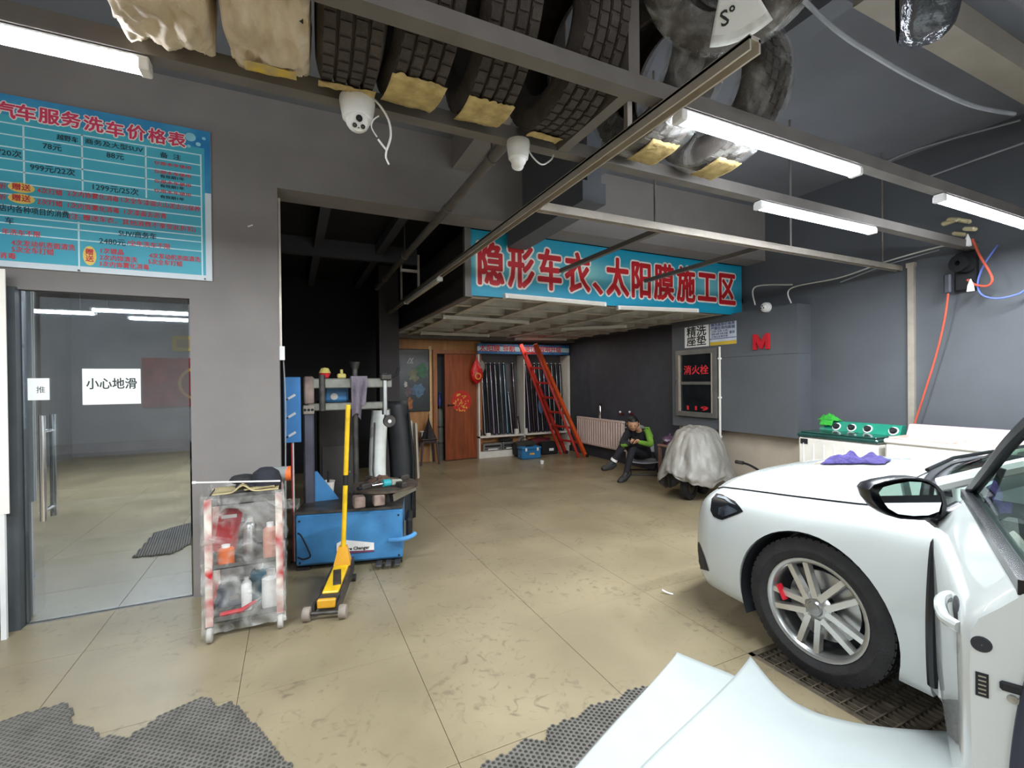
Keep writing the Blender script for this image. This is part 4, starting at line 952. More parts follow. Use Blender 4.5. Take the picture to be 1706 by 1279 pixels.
# tops/bottoms in pixels of a 5.33x zoom
zl = [(848,872),(905,932),(935,962),(963,992),(1018,1035),(1050,1062),(1098,1082),(1140,1132),(1185,1168),(1210,1212)]
zr_ = [(1262,1285),(1290,1300),(1318,1328),(1345,1362),(1395,1412),(1420,1436),(1460,1462),(1478,1480),(1510,1508),(1560,1536)]
shorts = {1140: .58, 1210: .24}
kk = 0
M_cap = mat('white tube end', (210,206,200), .5)
for sec, lst in (('left', zl), ('right', zr_)):
    n = len(lst)
    for i, (zt, zbm) in enumerate(lst):
        xt = PY(640+zt*.1877, 600, YB-.14).x; xb_ = PY(640+zbm*.1877, 720, YB-.2).x
        lo, hi = (dx0+.06, xm-.04) if sec == 'left' else (xm+.06, dx1-.07)
        lo += .035*0; xt = lo+(hi-lo)*i/(n-1); xb_ = min(max(xt+(.03 if i < n-1 else -.01), lo), hi)
        L = 1.38*shorts.get(zt, 1.0)
        col = cols[kk % len(cols)]; rm = mat('film %d' % kk, col, .18, var=.1, coat=.3)
        a = Vector((xb_, YB-.20, sh+.003)); c = Vector((xt, YB-.09, sh+L))
        r = thing('film_roll', '%s film roll, %s from the left in the %s display bay' % (('black','navy','charcoal','purple','dark blue','grey','teal','black','maroon','brown')[kk % 10], ('first','second','third','fourth','fifth','sixth','seventh','eighth','ninth','last')[i], sec), 'film roll', a, 0, 'film rolls in the display')
        b = MB(); b.cyl(a, c, .030, 14); b.build('film', rm, r, world=True)
        b = MB(); b.cyl(c, c+(c-a).normalized()*.02, .014, 10); b.build('core', M_cap, r, world=True)
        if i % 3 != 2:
            d = (c-a); o_ = Vector((-.018, -.027, 0)); b = MB(); b.beam(a+o_+d*.02, c+o_-d*.02, .007, .004); b.build('edge_or_highlight_strip', mat('painted film highlight', (206,206,210), .3), r, world=True)  # pale strip paints the glossy highlight running along the roll
        kk += 1
        hk = Vector((c.x, YB-.1, sh+1.45))
for k, px in enumerate((847,853,861,871,884,896,907,914)):
    pass
# small things on the shelf
for px, py, lab, sz in ((813, 722, 'small white box on the display shelf at the left', (.09,.06,.05)), (860, 718, 'small white carton on the display shelf near the middle post', (.07,.06,.10)), (876, 716, 'little translucent bottle on the shelf in the right bay', (.05,.05,.10)), (922, 716, 'flat white packet on the right end of the display shelf', (.09,.06,.03))):
    p = PY(px, py, YDF+.05)
    o = thing('shelf_box', lab, 'box', (p.x, YDF+.04, sh))
    b = MB(); b.bbox((0,0,sz[2]/2), sz, .006); b.build('carton', M_offw, o); b = MB(); b.box((0,0,sz[2]+.0015), (sz[0]*.9, sz[1]*.9, .003)); b.build('lid', M_white, o)
# blue cloth on the rolls
p = PY(903, 675, YB-.30)
t = thing('blue_mitt', 'pale blue wash mitt hanging in front of the right bay film rolls', 'mitt', (p.x, YB-.27, p.z-.17))
b = MB(); b.ball((0,0,.17), .17, 16, 12, (.42,.2,1.0))
for v in b.v: v += Vector((.012*nz(v.x*30, v.y*30, v.z*20), 0, 0))
b.build('mitt', mat('blue fabric', (88,112,150), .8, bump=.4), t); MB().tube(catmull([(0,0,.33),(.01,.0,.42),(0,.03,.5)], 5), .004, 6).build('loop', M_cab, t)
# ---- things below the shelf and on the floor in front
def fl(px, py): return PZ(px, py, 0)
def stereo(px0, px1, py0, py1, lab, Y, z0):
    a = PY(px0, py1, Y); c = PY(px1, py0, Y); w = c.x-a.x; h = .15
    t = thing('car_stereo', lab, 'stereo', ((a.x+c.x)/2, Y, z0))
    b = MB(); b.bbox((0, .07, h/2), (w, .14, h), .008); b.build('case', M_silver, t)
    b = MB(); b.box((0, -.003, h*.62), (w*.8, .006, h*.25)); b.build('display_window', M_black, t)
    for s in (-.38, -.3, .38): b = MB(); b.cyl((s*w, -.012, h*.3), (s*w, .002, h*.3), .014, 12); b.build('knob', M_grime, t)
    b = MB(); b.box((0, -.003, h*.22), (w*.5, .006, h*.12)); b.build('button_row', M_white, t)
stereo(805, 837, 737, 751, 'wide silver car stereo unit below the display shelf', YDF+.03, .12)
stereo(838, 858, 740, 752, 'smaller silver stereo unit right of the wide one', YDF+.03, .12)
M_bagd = mat('dark fabric', (36,36,36), .8, bump=.4); M_bagr = mat('maroon fabric', (104,26,36), .7, bump=.4); M_tbx = mat('blue toolbox plastic', (40,110,160), .45)
p = fl(843, 752); t = thing('black_pouch', 'flat black pouch lying on the smaller stereo unit', 'bag', (PY(843,738,YDF+.1).x, YDF+.12, .27))
b = MB(); b.ball((0,0,.035), .16, 16, 8, (1,.6,.25)); b.build('pouch', M_bagd, t); b = MB(); b.beam((-.1,-.05,.06),(.1,-.05,.06),.006,.006); b.build('zip', M_grime, t)
def duffel(px, py, w, h, dpt, m, lab, Y, z0=0, name='tool_bag'):
    x = PY(px, py, Y).x; t = thing(name, lab, 'bag', (x, Y, z0))
    b = MB()
    def fn(u, v):
        a = 2*math.pi*v; sx = (u-.5)*2; k = 1-.18*abs(sx)**4; d = .012*nz(sx*3, a*2, px)
        return (sx*w/2, (dpt/2*math.cos(a))*k+d, h/2+h/2*math.copysign(abs(math.sin(a))**.6, math.sin(a))*k)
    b.grid(fn, 14, 18); b.bx(-w/2+.004, w/2-.004, -dpt*.38, dpt*.38, h*.12, h*.85); b.build('bag_body', m, t, ang=70)
    b = MB(); b.tube(catmull([(-w*.2,0,h*.97),(-w*.12,0,h*1.15),(w*.12,0,h*1.15),(w*.2,0,h*.97)], 6), .009, 6); b.build('carry_handle', M_black, t)
    return t
duffel(874, 745, .42, .30, .26, mat('olive black canvas', (48,46,40), .85, bump=.4), 'dark olive canvas tool bag under the display shelf', YDF-.14)
duffel(899, 733, .44, .18, .16, M_bagr, 'maroon bag on the display plinth behind the black case', YDF+.14, .12)
x = PY(913, 752, YDF-.12).x
t = thing('black_case', 'black plastic case with a white label on the floor before the display', 'case', (x, YDF-.12, 0))
b = MB(); b.bbox((0,0,.12), (.36,.2,.24), .02); b.build('shell', M_black, t); b = MB(); b.box((.02,-.102,.10), (.10,.004,.05)); b.build('label', M_white, t)
b = MB(); b.bbox((0,0,.255), (.14,.03,.03), .008); b.build('handle', M_grime, t)
x = PY(882, 752, YDF-.42).x
t = thing('blue_toolbox', 'blue plastic toolbox on the floor in front of the display', 'toolbox', (x, YDF-.42, 0))
b = MB(); b.bbox((0,0,.09), (.40,.20,.18), .02); b.build('tub', M_tbx, t); b = MB(); b.bbox((0,0,.2), (.41,.21,.05), .015); b.build('lid', M_tbx, t)
for s in (-.12, .12): b = MB(); b.bbox((s,-.108,.18), (.04,.012,.06), .004); b.build('latch', M_white, t)
b = MB(); b.bbox((0,0,.245), (.16,.035,.03), .008); b.build('handle', M_black, t)
b = MB(); b.box((0,-.106,.10), (.1,.004,.03)); b.build('label', M_gold, t)
p = PZ(903, 772, 0); t = tag(MB().lathe([(.001,0),(.03,0),(.034,.05),(.030,.055),(.001,.05)], 14, Matrix.Translation(p)).build('paper_cup', M_white), 'tiny white cup standing alone on the floor before the display', 'cup')
# ================================================================== orange ladder
A, B = Vector((5.0, 7.30, .0)), Vector((4.90, 7.86, .0)); A2, B2 = PY(893, 573, 7.45), PY(868, 573, 7.9)
A2.z = min(A2.z, 2.19); B2.z = min(B2.z, 2.19)
t = thing('orange_ladder', 'orange red steel ladder leaning up to the mezzanine beside the film display', 'ladder', (4.95, 7.6, 0))
M_or = mat('orange ladder paint', (214,84,36), .4, var=.08); M_or2 = mat('red ladder paint', (176,44,34), .45, var=.1)
side = (B-A).normalized()
def rails(P, Q, m):
    d = (Q-P).normalized(); nrm = d.cross(side).normalized()
    b = MB()
    b.beam(P, Q, .028, .06, up=nrm); b.build('rail', m, t, world=True)
    b = MB(); b.beam(P+nrm*.0+side*.04, Q+side*.04, .022, .05, up=nrm); b.build('rail_flange', m, t, world=True)
    b = MB(); b.bbox(P+Vector((0,0,.03)), (.07,.05,.06), .01); b.build('foot', M_black, t, world=True)
rails(A, A2, M_or); rails(B, B2, M_or2)
for k in range(1, 8):
    f = k/7.6; b = MB(); b.beam(A.lerp(A2, f), B.lerp(B2, f), .06, .035); b.build('rung', M_or2, t, world=True)
# back legs folded against it
for P, Q in ((A+Vector((-.16,.02,0)), A2+Vector((-.03,.02,-.02))), (B+Vector((-.14,-.02,0)), B2+Vector((-.03,-.02,-.02)))):
    b = MB(); b.beam(P, Q, .03, .04); b.build('rear_leg', M_or2, t, world=True)
# ================================================================== radiator and wall bits
ry0, ry1 = 6.28, 7.28+.42; rz0, rz1 = .23, .745; rx = 5.07
t = thing('radiator', 'cream column radiator on the right wall behind the seated person', 'radiator', (rx, (ry0+ry1)/2, rz0))
M_rad = mat('cream radiator enamel', (200,178,168), .4, var=.04)
b = MB(); b.bbox((rx, (ry0+ry1)/2, rz1-.02), (.06, ry1-ry0, .045), .012); b.build('top_header', M_rad, t, world=True)
b = MB(); b.bbox((rx, (ry0+ry1)/2, rz0+.025), (.06, ry1-ry0, .045), .012); b.build('bottom_header', M_rad, t, world=True)
n = 20; col0 = None
for k in range(n):
    y = ry0+.04+k*(ry1-ry0-.08)/(n-1); b = MB(); b.bbox((rx, y, (rz0+rz1)/2), (.075, .042, rz1-rz0-.06), .014); b.build('column', M_rad, t, world=True)
for y in (ry0+.1, ry1-.1): b = MB(); b.cyl((rx+.02, y, rz0+.4), (XR-.012, y, rz0+.4), .012, 8); b.build('wall_bracket', M_rad, t, world=True)
b = MB(); b.cyl((rx, ry0-.01, rz0+.02), (rx, ry0-.07, rz0+.02), .016, 10); b.cyl((rx, ry0-.06, rz0+.02), (rx, ry0-.06, .0), .014, 10); b.build('feed_pipe', M_rad, t, world=True)
p = PX(1000, 690, rx); t = thing('steel_tumbler', 'slim steel flask standing on the radiator', 'flask', (rx, p.y, rz1+.003))
h = PX(1000, 672, rx).z-rz1
b = MB(); b.lathe([(.001,0),(.026,0),(.028,.005),(.028,h*.8),(.022,h*.84),(.001,h*.84)], 16); b.build('body', M_chrome, t); b = MB(); b.lathe([(.024,h*.84),(.025,h),(.001,h)], 16); b.build('cap', M_black, t)
for k, px in enumerate((1037, 1053)):
    p = PX(px, 686, 5.17); t = thing('wall_valve', ('small red valve with a white cap on the right wall, left of two' , 'small red valve with a white cap on the right wall, right of two')[k], 'valve', (5.17, p.y, p.z-.06))
    b = MB(); b.cyl((5.184, p.y, p.z-.03), (5.13, p.y, p.z-.03), .022, 12); b.build('body', mat('dark red valve', (90,30,34), .5), t, world=True); b = MB(); b.ball((5.12, p.y, p.z), .02, 12, 8); b.build('cap', M_white, t, world=True)
p = PX(1117, 561, 5.10); t = thing('wall_lamp', 'small white and red lamp at the dark corner beside the grey pier', 'lamp', (5.15, 5.12, p.z-.05))
b = MB(); b.ball((5.15, 5.13, p.z), .035, 14, 10); b.build('globe', M_white, t, world=True); b = MB(); b.bbox((5.165, 5.22, p.z), (.035,.12,.05), .01); b.build('holder', mat('maroon holder', (110,24,40), .5), t, world=True)
# ================================================================== seated person
def skin_mesh(pts, edges, radii, sub=2, root=0):
    me = bpy.data.meshes.new('tmp'); me.from_pydata([tuple(p) for p in pts], edges, []); o = bpy.data.objects.new('tmp', me); COL.objects.link(o)
    o.modifiers.new('s', 'SKIN'); 
    if not me.skin_vertices: me.attributes
    sv = me.skin_vertices[0].data
    for i, r in enumerate(radii):
        sv[i].radius = (r, r) if not isinstance(r, tuple) else r
        sv[i].use_root = (i == root)
    md = o.modifiers.new('d', 'SUBSURF'); md.levels = sub; md.render_levels = sub
    bpy.context.view_layer.update()
    out = bpy.data.meshes.new_from_object(o.evaluated_get(bpy.context.evaluated_depsgraph_get()))
    bpy.data.objects.remove(o); return out
hipR, hipL = Vector((4.80, 5.66, .29)), Vector((4.95, 5.58, .29))
pel = (hipR+hipL)/2
sh_R, sh_L = PY(1047, 719, 5.52), PY(1079, 717, 5.42)
neck = (sh_R+sh_L)/2+Vector((-.01,-.03,.035)); chest = pel.lerp(neck, .62)+Vector((.03,.04,0)); waist = pel.lerp(neck, .28)+Vector((.02,.03,0))
headc = PY(1054.5, 706, neck.y-.07)
kn1 = PY(1053, 748, 5.28); an1 = PZ(1043, 789, .11); toe1 = PZ(1036, 799, .035)
kn2 = PY(1041, 737, 5.30); an2 = PY(1020, 771, 5.42); toe2 = PY(1009, 779, 5.40)
elR, elL = PY(1035, 741, 5.30), PY(1085, 741, 5.20); wrR, wrL = PY(1050, 739, 5.17), PY(1063, 736, 5.14)
hndR, hndL = PY(1055, 736, 5.14), PY(1058, 734, 5.13)
P_ = dict(pel=pel, waist=waist, chest=chest, neck0=neck, neck1=neck.lerp(headc, .6), shR=sh_R, shL=sh_L, elR=elR, elL=elL, wrR=wrR, wrL=wrL, hipR=hipR, hipL=hipL, kn2=kn2, kn1=kn1, an1=an1, an2=an2, toe1=toe1, toe2=toe2)
rad = dict(pel=.115, waist=.115, chest=.125, neck0=.06, neck1=.045, shR=.062, shL=.062, elR=.047, elL=.047, wrR=.03, wrL=.03, hipR=.085, hipL=.085, kn2=.06, kn1=.06, an1=.042, an2=.042, toe1=.034, toe2=.034)
names = list(P_); idx = {n: i for i, n in enumerate(names)}
E_ = [('pel','waist'),('waist','chest'),('chest','neck0'),('neck0','neck1'),('chest','shR'),('chest','shL'),('shR','elR'),('elR','wrR'),('shL','elL'),('elL','wrL'),('pel','hipR'),('pel','hipL'),('hipR','kn2'),('kn2','an2'),('an2','toe2'),('hipL','kn1'),('kn1','an1'),('an1','toe1')]
bm_ = skin_mesh([P_[n] for n in names], [(idx[a], idx[c]) for a, c in E_], [rad[n] for n in names])
person = thing('person', 'seated person in a black and green jacket looking down at a phone', 'person', (4.7, 5.4, 0))
M_jk = mat('black jacket cloth', (26,26,30), .8, var=.2, bump=.3, bscale=30); M_gr = mat('lime green sleeve cloth', (112,156,54), .75, var=.1, bump=.2); M_pt = mat('black trousers', (34,32,38), .85, var=.15, bump=.3)
M_sk = mat('skin', (188,140,108), .55, var=.06); M_shoe = mat('dark shoe', (48,46,46), .6); M_hair = mat('black hair', (18,16,18), .5)
segm = {('pel','waist'):0,('waist','chest'):0,('chest','neck0'):0,('neck0','neck1'):2,('chest','shR'):0,('chest','shL'):0,('shR','elR'):0,('elR','wrR'):0,('shL','elL'):1,('elL','wrL'):1,('pel','hipR'):3,('pel','hipL'):3,('hipR','kn2'):3,('kn2','an2'):3,('an2','toe2'):4,('hipL','kn1'):3,('kn1','an1'):3,('an1','toe1'):4}
MM_ = [M_jk, M_gr, M_sk, M_pt, M_shoe]
bm_.materials.clear()
for m in MM_: bm_.materials.append(m)
for f in bm_.polygons:
    c = f.center; best = 1e9; bi = 0
    for (a, d), mi in segm.items():
        A_, D_ = P_[a], P_[d]; ab = D_-A_; tt = max(0, min(1, (c-A_).dot(ab)/ab.length_squared)); dist = (c-(A_+ab*tt)).length
        if dist < best: best = dist; bi = mi; seg = (a, d); ts = tt
    if seg == ('elR','wrR') and ts < .75 and c.z < elR.z+.02: bi = 1
    if seg == ('shL','elL') and (c-P_['chest']).length < (sh_L-P_['chest']).length*.95: bi = 0
    f.material_index = bi
bm_.transform(Matrix.Translation(-person.location)); bm_.shade_smooth()
# hands: palm and five bent fingers each, joined to the body mesh
hb = MB()
def hand(wr, tip, side):
    d = (tip-wr).normalized(); up = Vector((0, 0, 1)); s = d.cross(up).normalized()*side; u = s.cross(d)*side
    c = wr+d*.045
    hb.ball(c, .04, 12, 8, (1, 1, .7))
    for k in range(4):
        o = c+d*.025+s*((k-1.5)*.018); L = (.055, .065, .06, .045)[k]
        hb.tube([o, o+d*L*.5+u*.006, o+d*L*.85-u*.012, o+d*L*.95-u*.03], [.0095, .009, .008, .006], 7)
    o = c-s*.035; hb.tube([o, o+d*.02-s*.015+u*.01, o+d*.045-s*.012+u*.018], [.011, .010, .007], 7)
hand(wrR, hndR, 1); hand(wrL, hndL, -1)
head = MB()
face_dir = (Vector((-.62, -.78, -.42))).normalized()
fr_ht = Vector((-face_dir.y, face_dir.x, 0)).normalized()*-1; 
fu_ = fr_ht.cross(face_dir).normalized()
if fu_.z < 0: fu_ = -fu_; 
fr_ht = face_dir.cross(fu_)
HM = Matrix.Identity(4)
for i in range(3): HM[i][0] = fr_ht[i]; HM[i][1] = face_dir[i]; HM[i][2] = fu_[i]; HM[i][3] = headc[i]
hd = MB()
def hfn(u, v):
    a = 2*math.pi*u; ph = math.pi*v; x = math.sin(ph)*math.cos(a); y = math.sin(ph)*math.sin(a); z = -math.cos(ph)
    w = .078*(1-.18*max(0, -z)); dp = .098*(1-.10*max(0, -z)); q = Vector((x*w, y*dp-.005, z*.115))
    if y > .3: 
        q.y += .016*math.exp(-((x/.13)**2+((z+.08)/.22)**2))           # nose
        q.y -= .007*math.exp(-(((abs(x)-.36)/.16)**2+((z-.10)/.12)**2))   # eye sockets
        q.y += .005*math.exp(-((x/.3)**2+((z+.42)/.10)**2))             # lips
        q.y += .006*math.exp(-((x/.3)**2+((z+.78)/.18)**2))             # chin
    return HM @ q
hd.grid(hfn, 32, 26)
for s in (-1, 1): hd.ball(HM @ Vector((s*.078, -.01, -.005)), .022, 10, 8, (.6, .9, 1.1))
nb = MB(); nb.v = [v-person.location for v in hd.v+hb.v]; nb.f = hd.f+[tuple(i+len(hd.v) for i in f) for f in hb.f]
bmx = bmesh.new(); bmx.from_mesh(bm_)
off = len(bmx.verts); vs = [bmx.verts.new(v) for v in nb.v]
for f in nb.f:
    try: ff = bmx.faces.new([vs[i] for i in f]); ff.material_index = 2; ff.smooth = True
    except ValueError: pass
bmesh.ops.recalc_face_normals(bmx, faces=bmx.faces); bmx.to_mesh(bm_); bmx.free()
body = bpy.data.objects.new('body', bm_); COL.objects.link(body); body.parent = person
hr = MB()
def hair(u, v):
    a = 2*math.pi*u; ph = math.pi*(.42+.58*v); x = math.sin(ph)*math.cos(a); y = math.sin(ph)*math.sin(a); z = -math.cos(ph)
    k = 1.0
    q = Vector((x*.086, y*.104-.012, z*.122+.004))
    if y > .35 and z < .45: q = Vector((x*.07, y*.07, z*.1+.02))
    if y < 0.1: q.z -= .03*(1-v)
    return HM @ (q*(1+.04*nz(x*6, y*6, z*6)))
hr.grid(hair, 30, 14); hr.build('hair', M_hair, person, world=True, ang=80)
for s in (-1, 1): MB().ball(HM @ Vector((s*.03, .083, .012)), .009, 8, 6, (1.3,.6,.6)).build('eye', M_black, person, world=True)
MB().beam(HM @ Vector((-.02, .098, -.05)), HM @ Vector((.02, .098, -.05)), .006, .004).build('mouth', mat('lips', (150,90,80), .5), person, world=True)
cl = MB(); cl.tube([neck+Vector((.07*math.cos(a), .06*math.sin(a), .03+.012*math.sin(a*2))) for a in [k*math.pi/8 for k in range(16)]], .018, 8, closed=True); cl.build('collar', mat('grey collar trim', (120,126,118), .7), person, world=True)
cl = MB(); cl.tube([sh_L.lerp(neck, .5)+Vector((.02,.03,.02)), sh_L+Vector((.02,.01,.03)), sh_L.lerp(elL, .45)+Vector((.035,-.01,.0))], [.02,.026,.03], 8); cl.build('sleeve_trim', M_gr, person, world=True)
for a_, t_ in ((an1, toe1), (an2, toe2)):
    d = (t_-a_); d.z *= .4; d.normalize()
    sh_ = MB(); sh_.tube([a_+Vector((0,0,-.03))-d*.05, a_+Vector((0,0,-.045))+d*.03, t_+d*.02, t_+d*.07], [.042, .048, .044, .026], 10); so = sh_.build('shoe', M_shoe, person, world=True)
sk_ = MB(); sk_.cyl(an2.lerp(kn2, .10), an2.lerp(kn2, .2), .05, 12); sk_.build('sock', M_white, person, world=True)
ph = (hndR+hndL)/2
t = thing('phone', 'black mobile phone held in the hands of the seated person', 'phone', ph+Vector((-.01,-.03,-.03)))
b = MB(); b.bbox((0,0,.05), (.07,.01,.14), .006, (math.radians(35), 0, .5)); b.build('case', M_black, t); b = MB(); b.box((.004,.0075,.053), (.06,.004,.12), (math.radians(35), 0, .5)); b.build('screen', mat('phone screen', (70,80,100), .2), t)
# folding camp chair
t = thing('folding_chair', 'low folding camp chair with grey fabric under the seated person', 'chair', (4.92, 5.62, 0))
M_fab = mat('grey chair fabric', (150,150,152), .8, bump=.2); M_tub = mat('black chair tube', (26,26,28), .4)
fx = Vector((-.55, -.83, 0)).normalized(); rx_ = Vector((-.83, .55, 0)).normalized(); oc = Vector((4.90, 5.63, 0))
def cc(f, r, z): return oc+fx*f+rx_*r+Vector((0,0,z))
for s in (-.2, .2):
    MB().tube([cc(.2, s, 0), cc(-.18, s, .235)], .011, 8).build('leg', M_tub, t, world=True)
    MB().tube([cc(-.22, s, 0), cc(.18, s, .235)], .011, 8).build('leg', M_tub, t, world=True)
    MB().tube([cc(.18, s, .205), cc(-.17, s, .19)], .010, 8).build('seat_rail', M_tub, t, world=True)
    MB().tube([cc(-.17, s, .19), cc(-.27, s, .58)], .011, 8).build('back_post', M_tub, t, world=True)
for f in (.2, -.22): MB().tube([cc(f, -.2, .012), cc(f, .2, .012)], .009, 8).build('foot_bar', M_tub, t, world=True)
MB().grid(lambda u, v: cc(.2-.38*u, -.2+.4*v, .205-.02*math.sin(math.pi*v)), 6, 6).build('seat', M_fab, t, world=True, solid=.012)
MB().grid(lambda u, v: cc(-.185-.08*u-.02*math.sin(math.pi*v), -.2+.4*v, .30+.28*u), 6, 6).build('backrest', M_fab, t, world=True, solid=.012)
# wooden stool with shiny bag right of the chair
p = PZ(1104, 803, 0); p.x += .16; p.y += .0
t = thing('wooden_stool', 'reddish wooden stool between the seated person and the tarpaulin', 'stool', (p.x, p.y, 0))
M_ws = mat('reddish wood', (126,92,84), .5, var=.15)
b = MB(); b.bbox((0,0,.51), (.30,.24,.03), .006); b.build('seat', M_ws, t)
for sx in (-.12,.12):
    for sy in (-.09,.09): b = MB(); b.bx(sx-.018, sx+.018, sy-.018, sy+.018, 0, .495); b.build('leg', M_ws, t, smooth=False)
for sy in (-.09,.09): b = MB(); b.bx(-.12,.12,sy-.01,sy+.01,.2,.225); b.build('stretcher', M_ws, t, smooth=False)
t = thing('shiny_bag', 'crumpled shiny plum coloured bag on the wooden stool', 'bag', (p.x-.04, p.y, .526))
b = MB(); b.ball((0,0,.06), .1, 18, 12, (1.0,.8,.62))
for v in b.v: v += Vector((.03*nz(v.x*25, v.y*25, v.z*25), .03*nz(v.z*25, v.x*25, 3), .02*nz(v.y*30, v.x*25, 7))); v.z = max(v.z, 0)
b.build('bag_body', mat('plum foil', (96,72,92), .2, var=.3, bump=.5), t); MB().tube([(0,0,.11),(.03,.0,.15)], .012, 6).build('knot', mat('plum foil', (96,72,92)), t)
# ================================================================== motorbike under a tarpaulin
t = thing('covered_motorbike', 'motorbike covered with a crumpled silver grey tarpaulin in front of the grey pier', 'motorbike', (4.52, 4.2, 0))
M_tarp = mat('silver grey tarpaulin', (138,134,127), .45, var=.10, scale=5, bump=.5, bscale=14)
mc = Vector((4.52, 4.22, 0)); axis = Vector((.35, -.94, 0)).normalized(); ax2 = Vector((-axis.y, axis.x, 0))
b = MB()
def tarp(u, v):
    a = 2*math.pi*u
    ca, sa = math.cos(a), math.sin(a)
    zt = [(.0, .86), (.14, .865), (.34, .85), (.54, .80), (.76, .62), (.93, .40), (1.0, .27), (.96, .17)]
    k = v*7; i = min(6, int(k)); f = k-i; rr_ = zt[i][0]*(1-f)+zt[i+1][0]*f; z = zt[i][1]*(1-f)+zt[i+1][1]*f
    L = .50; Wd = .40
    lift = .13*max(0, nz(a*1.3, 2.2, 5))*v**3+.10*v**4*(.5+.5*math.sin(a*2+1.2))
    z += lift-.14*v**6*max(0, math.cos(a-4.9))**3
    fold = 1+v*v*(.035*math.sin(a*7+2.5*math.sin(a*2)+v*3))+.09*nz(ca*2.2, sa*2.2, v*2.5)+.07*nz(ca*5+3, sa*5, v*5)+.035*(1-2*abs(nz(ca*9, sa*9, v*8)))
    z += .025*nz(ca*6*rr_, sa*6*rr_, 3)+.015*math.sin(a*9+v*5)*v*(1-v)
    q = mc+ax2*(ca*rr_*L*fold)+axis*(sa*rr_*Wd*fold); q.z = max(z, .02); q.x = min(q.x, 4.955); return q
b.grid(tarp, 120, 44); b.build('tarpaulin', M_tarp, t, world=True, ang=80, solid=.004)
for s in (-.22, .2):
    b = MB(); w = tyre_mesh(MB(), .16, .10, .09, 24, .005); w.xf(Matrix.Translation(mc+ax2*s+Vector((0,0,.167))) @ Matrix.Rotation(math.atan2(axis.y, axis.x), 4, 'Z')); wo = w.build('wheel', M_rubber, t, world=True)
    b = MB(); b.lathe([(.02,-.03),(.1,-.03),(.1,.03),(.02,.03)], 20, Matrix.Translation(mc+ax2*s+Vector((0,0,.167))) @ Matrix.Rotation(math.atan2(axis.y, axis.x), 4, 'Z') @ Matrix.Rotation(math.pi/2, 4, 'Y')); b.build('hub', M_grime, wo, world=True)
b = MB(); b.bbox(mc+Vector((0,0,.26)), (.55,.2,.2), .05, (0,0,math.atan2(ax2.y, ax2.x))); b.build('engine', M_black, t, world=True)
b = MB(); b.bbox(mc+Vector((0,0,.5)), (.5,.22,.3), .06, (0,0,math.atan2(ax2.y, ax2.x))); b.build('frame_body', M_grime, t, world=True)
p = PX(1250, 775, 4.93); 
t = thing('handlebar_lever', 'black rod poking out at the right side of the tarpaulin', 'rod', (4.9, p.y+.05, p.z-.03))
MB().tube(catmull([PX(1232, 770, 4.80), PX(1245, 773, 4.8), PX(1262, 782, 4.72), PX(1285, 800, 4.6), PX(1290, 830, 4.5), Vector((4.45, PX(1290, 830, 4.5).y, .02))], 6), .013, 8).build('rod', M_black, t, world=True)
MB().tube([PX(1226, 769, 4.80), PX(1238, 771, 4.80)], .022, 10).build('grip', M_grime, t, world=True)
# ================================================================== washing machines
def washer(y0, y1, xf, ztop, label, top_m, panel_m, knobs, lidm, knobm):
    xb = xf+.46; w = y1-y0
    t = thing('washing_machine', label, 'washing machine', (xf+.23, (y0+y1)/2, 0))
    b = MB(); b.bbox((xf+.23, (y0+y1)/2, .06+(ztop-.09)/2), (.46, w, ztop-.09-.0), .02); b.build('cabinet', M_offw, t, world=True)
    n = 7
    for k in range(n):
        y = y0+.06+(w-.12)*k/(n-1); MB().bx(xf-.004, xf+.002, y-.004, y+.004, .15, ztop-.09).build('front_rib', M_white, t, world=True, smooth=False)
    b = MB(); b.bbox((xf+.22, (y0+y1)/2, ztop-.015), (.46, w+.01, .04), .012); b.build('top_rim', top_m, t, world=True)
    for k, (f0, f1) in enumerate(((.02,.56),(.58,.98))):
        b = MB(); b.bbox((xf+.17, y1-w*(f0+f1)/2, ztop+.012), (.30, w*(f1-f0)-.01, .016), .005); b.build('lid', lidm[k % len(lidm)], t, world=True)
    b = MB(); b.add([(xf+.34, y, ztop) for y in (y0, y1)]+[(xf+.40, y, ztop+.105) for y in (y0, y1)]+[(xb, y, ztop+.105) for y in (y0, y1)]+[(xb, y, ztop) for y in (y0, y1)], [(0,1,3,2),(2,3,5,4),(4,5,7,6),(0,6,7,1),(0,2,4,6),(1,7,5,3)])
    pn = b.build('control_panel', panel_m, t, world=True, smooth=False)
    nrm = Vector((-.105, 0, .06)).normalized()
    for f in knobs:
        c = Vector((xf+.37, y1-w*f, ztop+.056)); M_ = basis(c, (0,1,0), nrm.cross(Vector((0,1,0))).cross(nrm).cross(nrm) if False else nrm.cross(Vector((0,1,0))))
        kb = MB(); kb.lathe([(.001,.026),(.024,.026),(.028,0)], 18, M_); ko = kb.build('knob', M_black if knobm is None else knobm, pn, world=True)
        kb = MB(); kb.lathe([(.030,.002),(.040,.002),(.040,-.004),(.03,-.004)], 20, M_); kb.build('dial_ring', M_white, ko, world=True)
    if knobs: MB().bx(xf-.003, xf+.002, y1-.10, y1-.03, ztop-.10, ztop-.05).build('badge', M_black, t, world=True, smooth=False)
    for yy in (y0+.05, y1-.05):
        for xx in (xf+.06, xb-.06): MB().cyl((xx, yy, 0), (xx, yy, .07), .022, 10).build('foot', M_black, t, world=True)
    return t
M_teal = mat('teal green plastic', (32,128,104), .35, var=.08); M_tealD = mat('dark teal lid', (34,64,58), .15, var=.2)
M_pnk = mat('pale pink plastic', (214,180,190), .4, var=.05); M_creamp = mat('cream patterned lid', (206,188,172), .3, rgb2=(190,150,140), scale=6)
w1a = PZ(1330, 722, .91); 
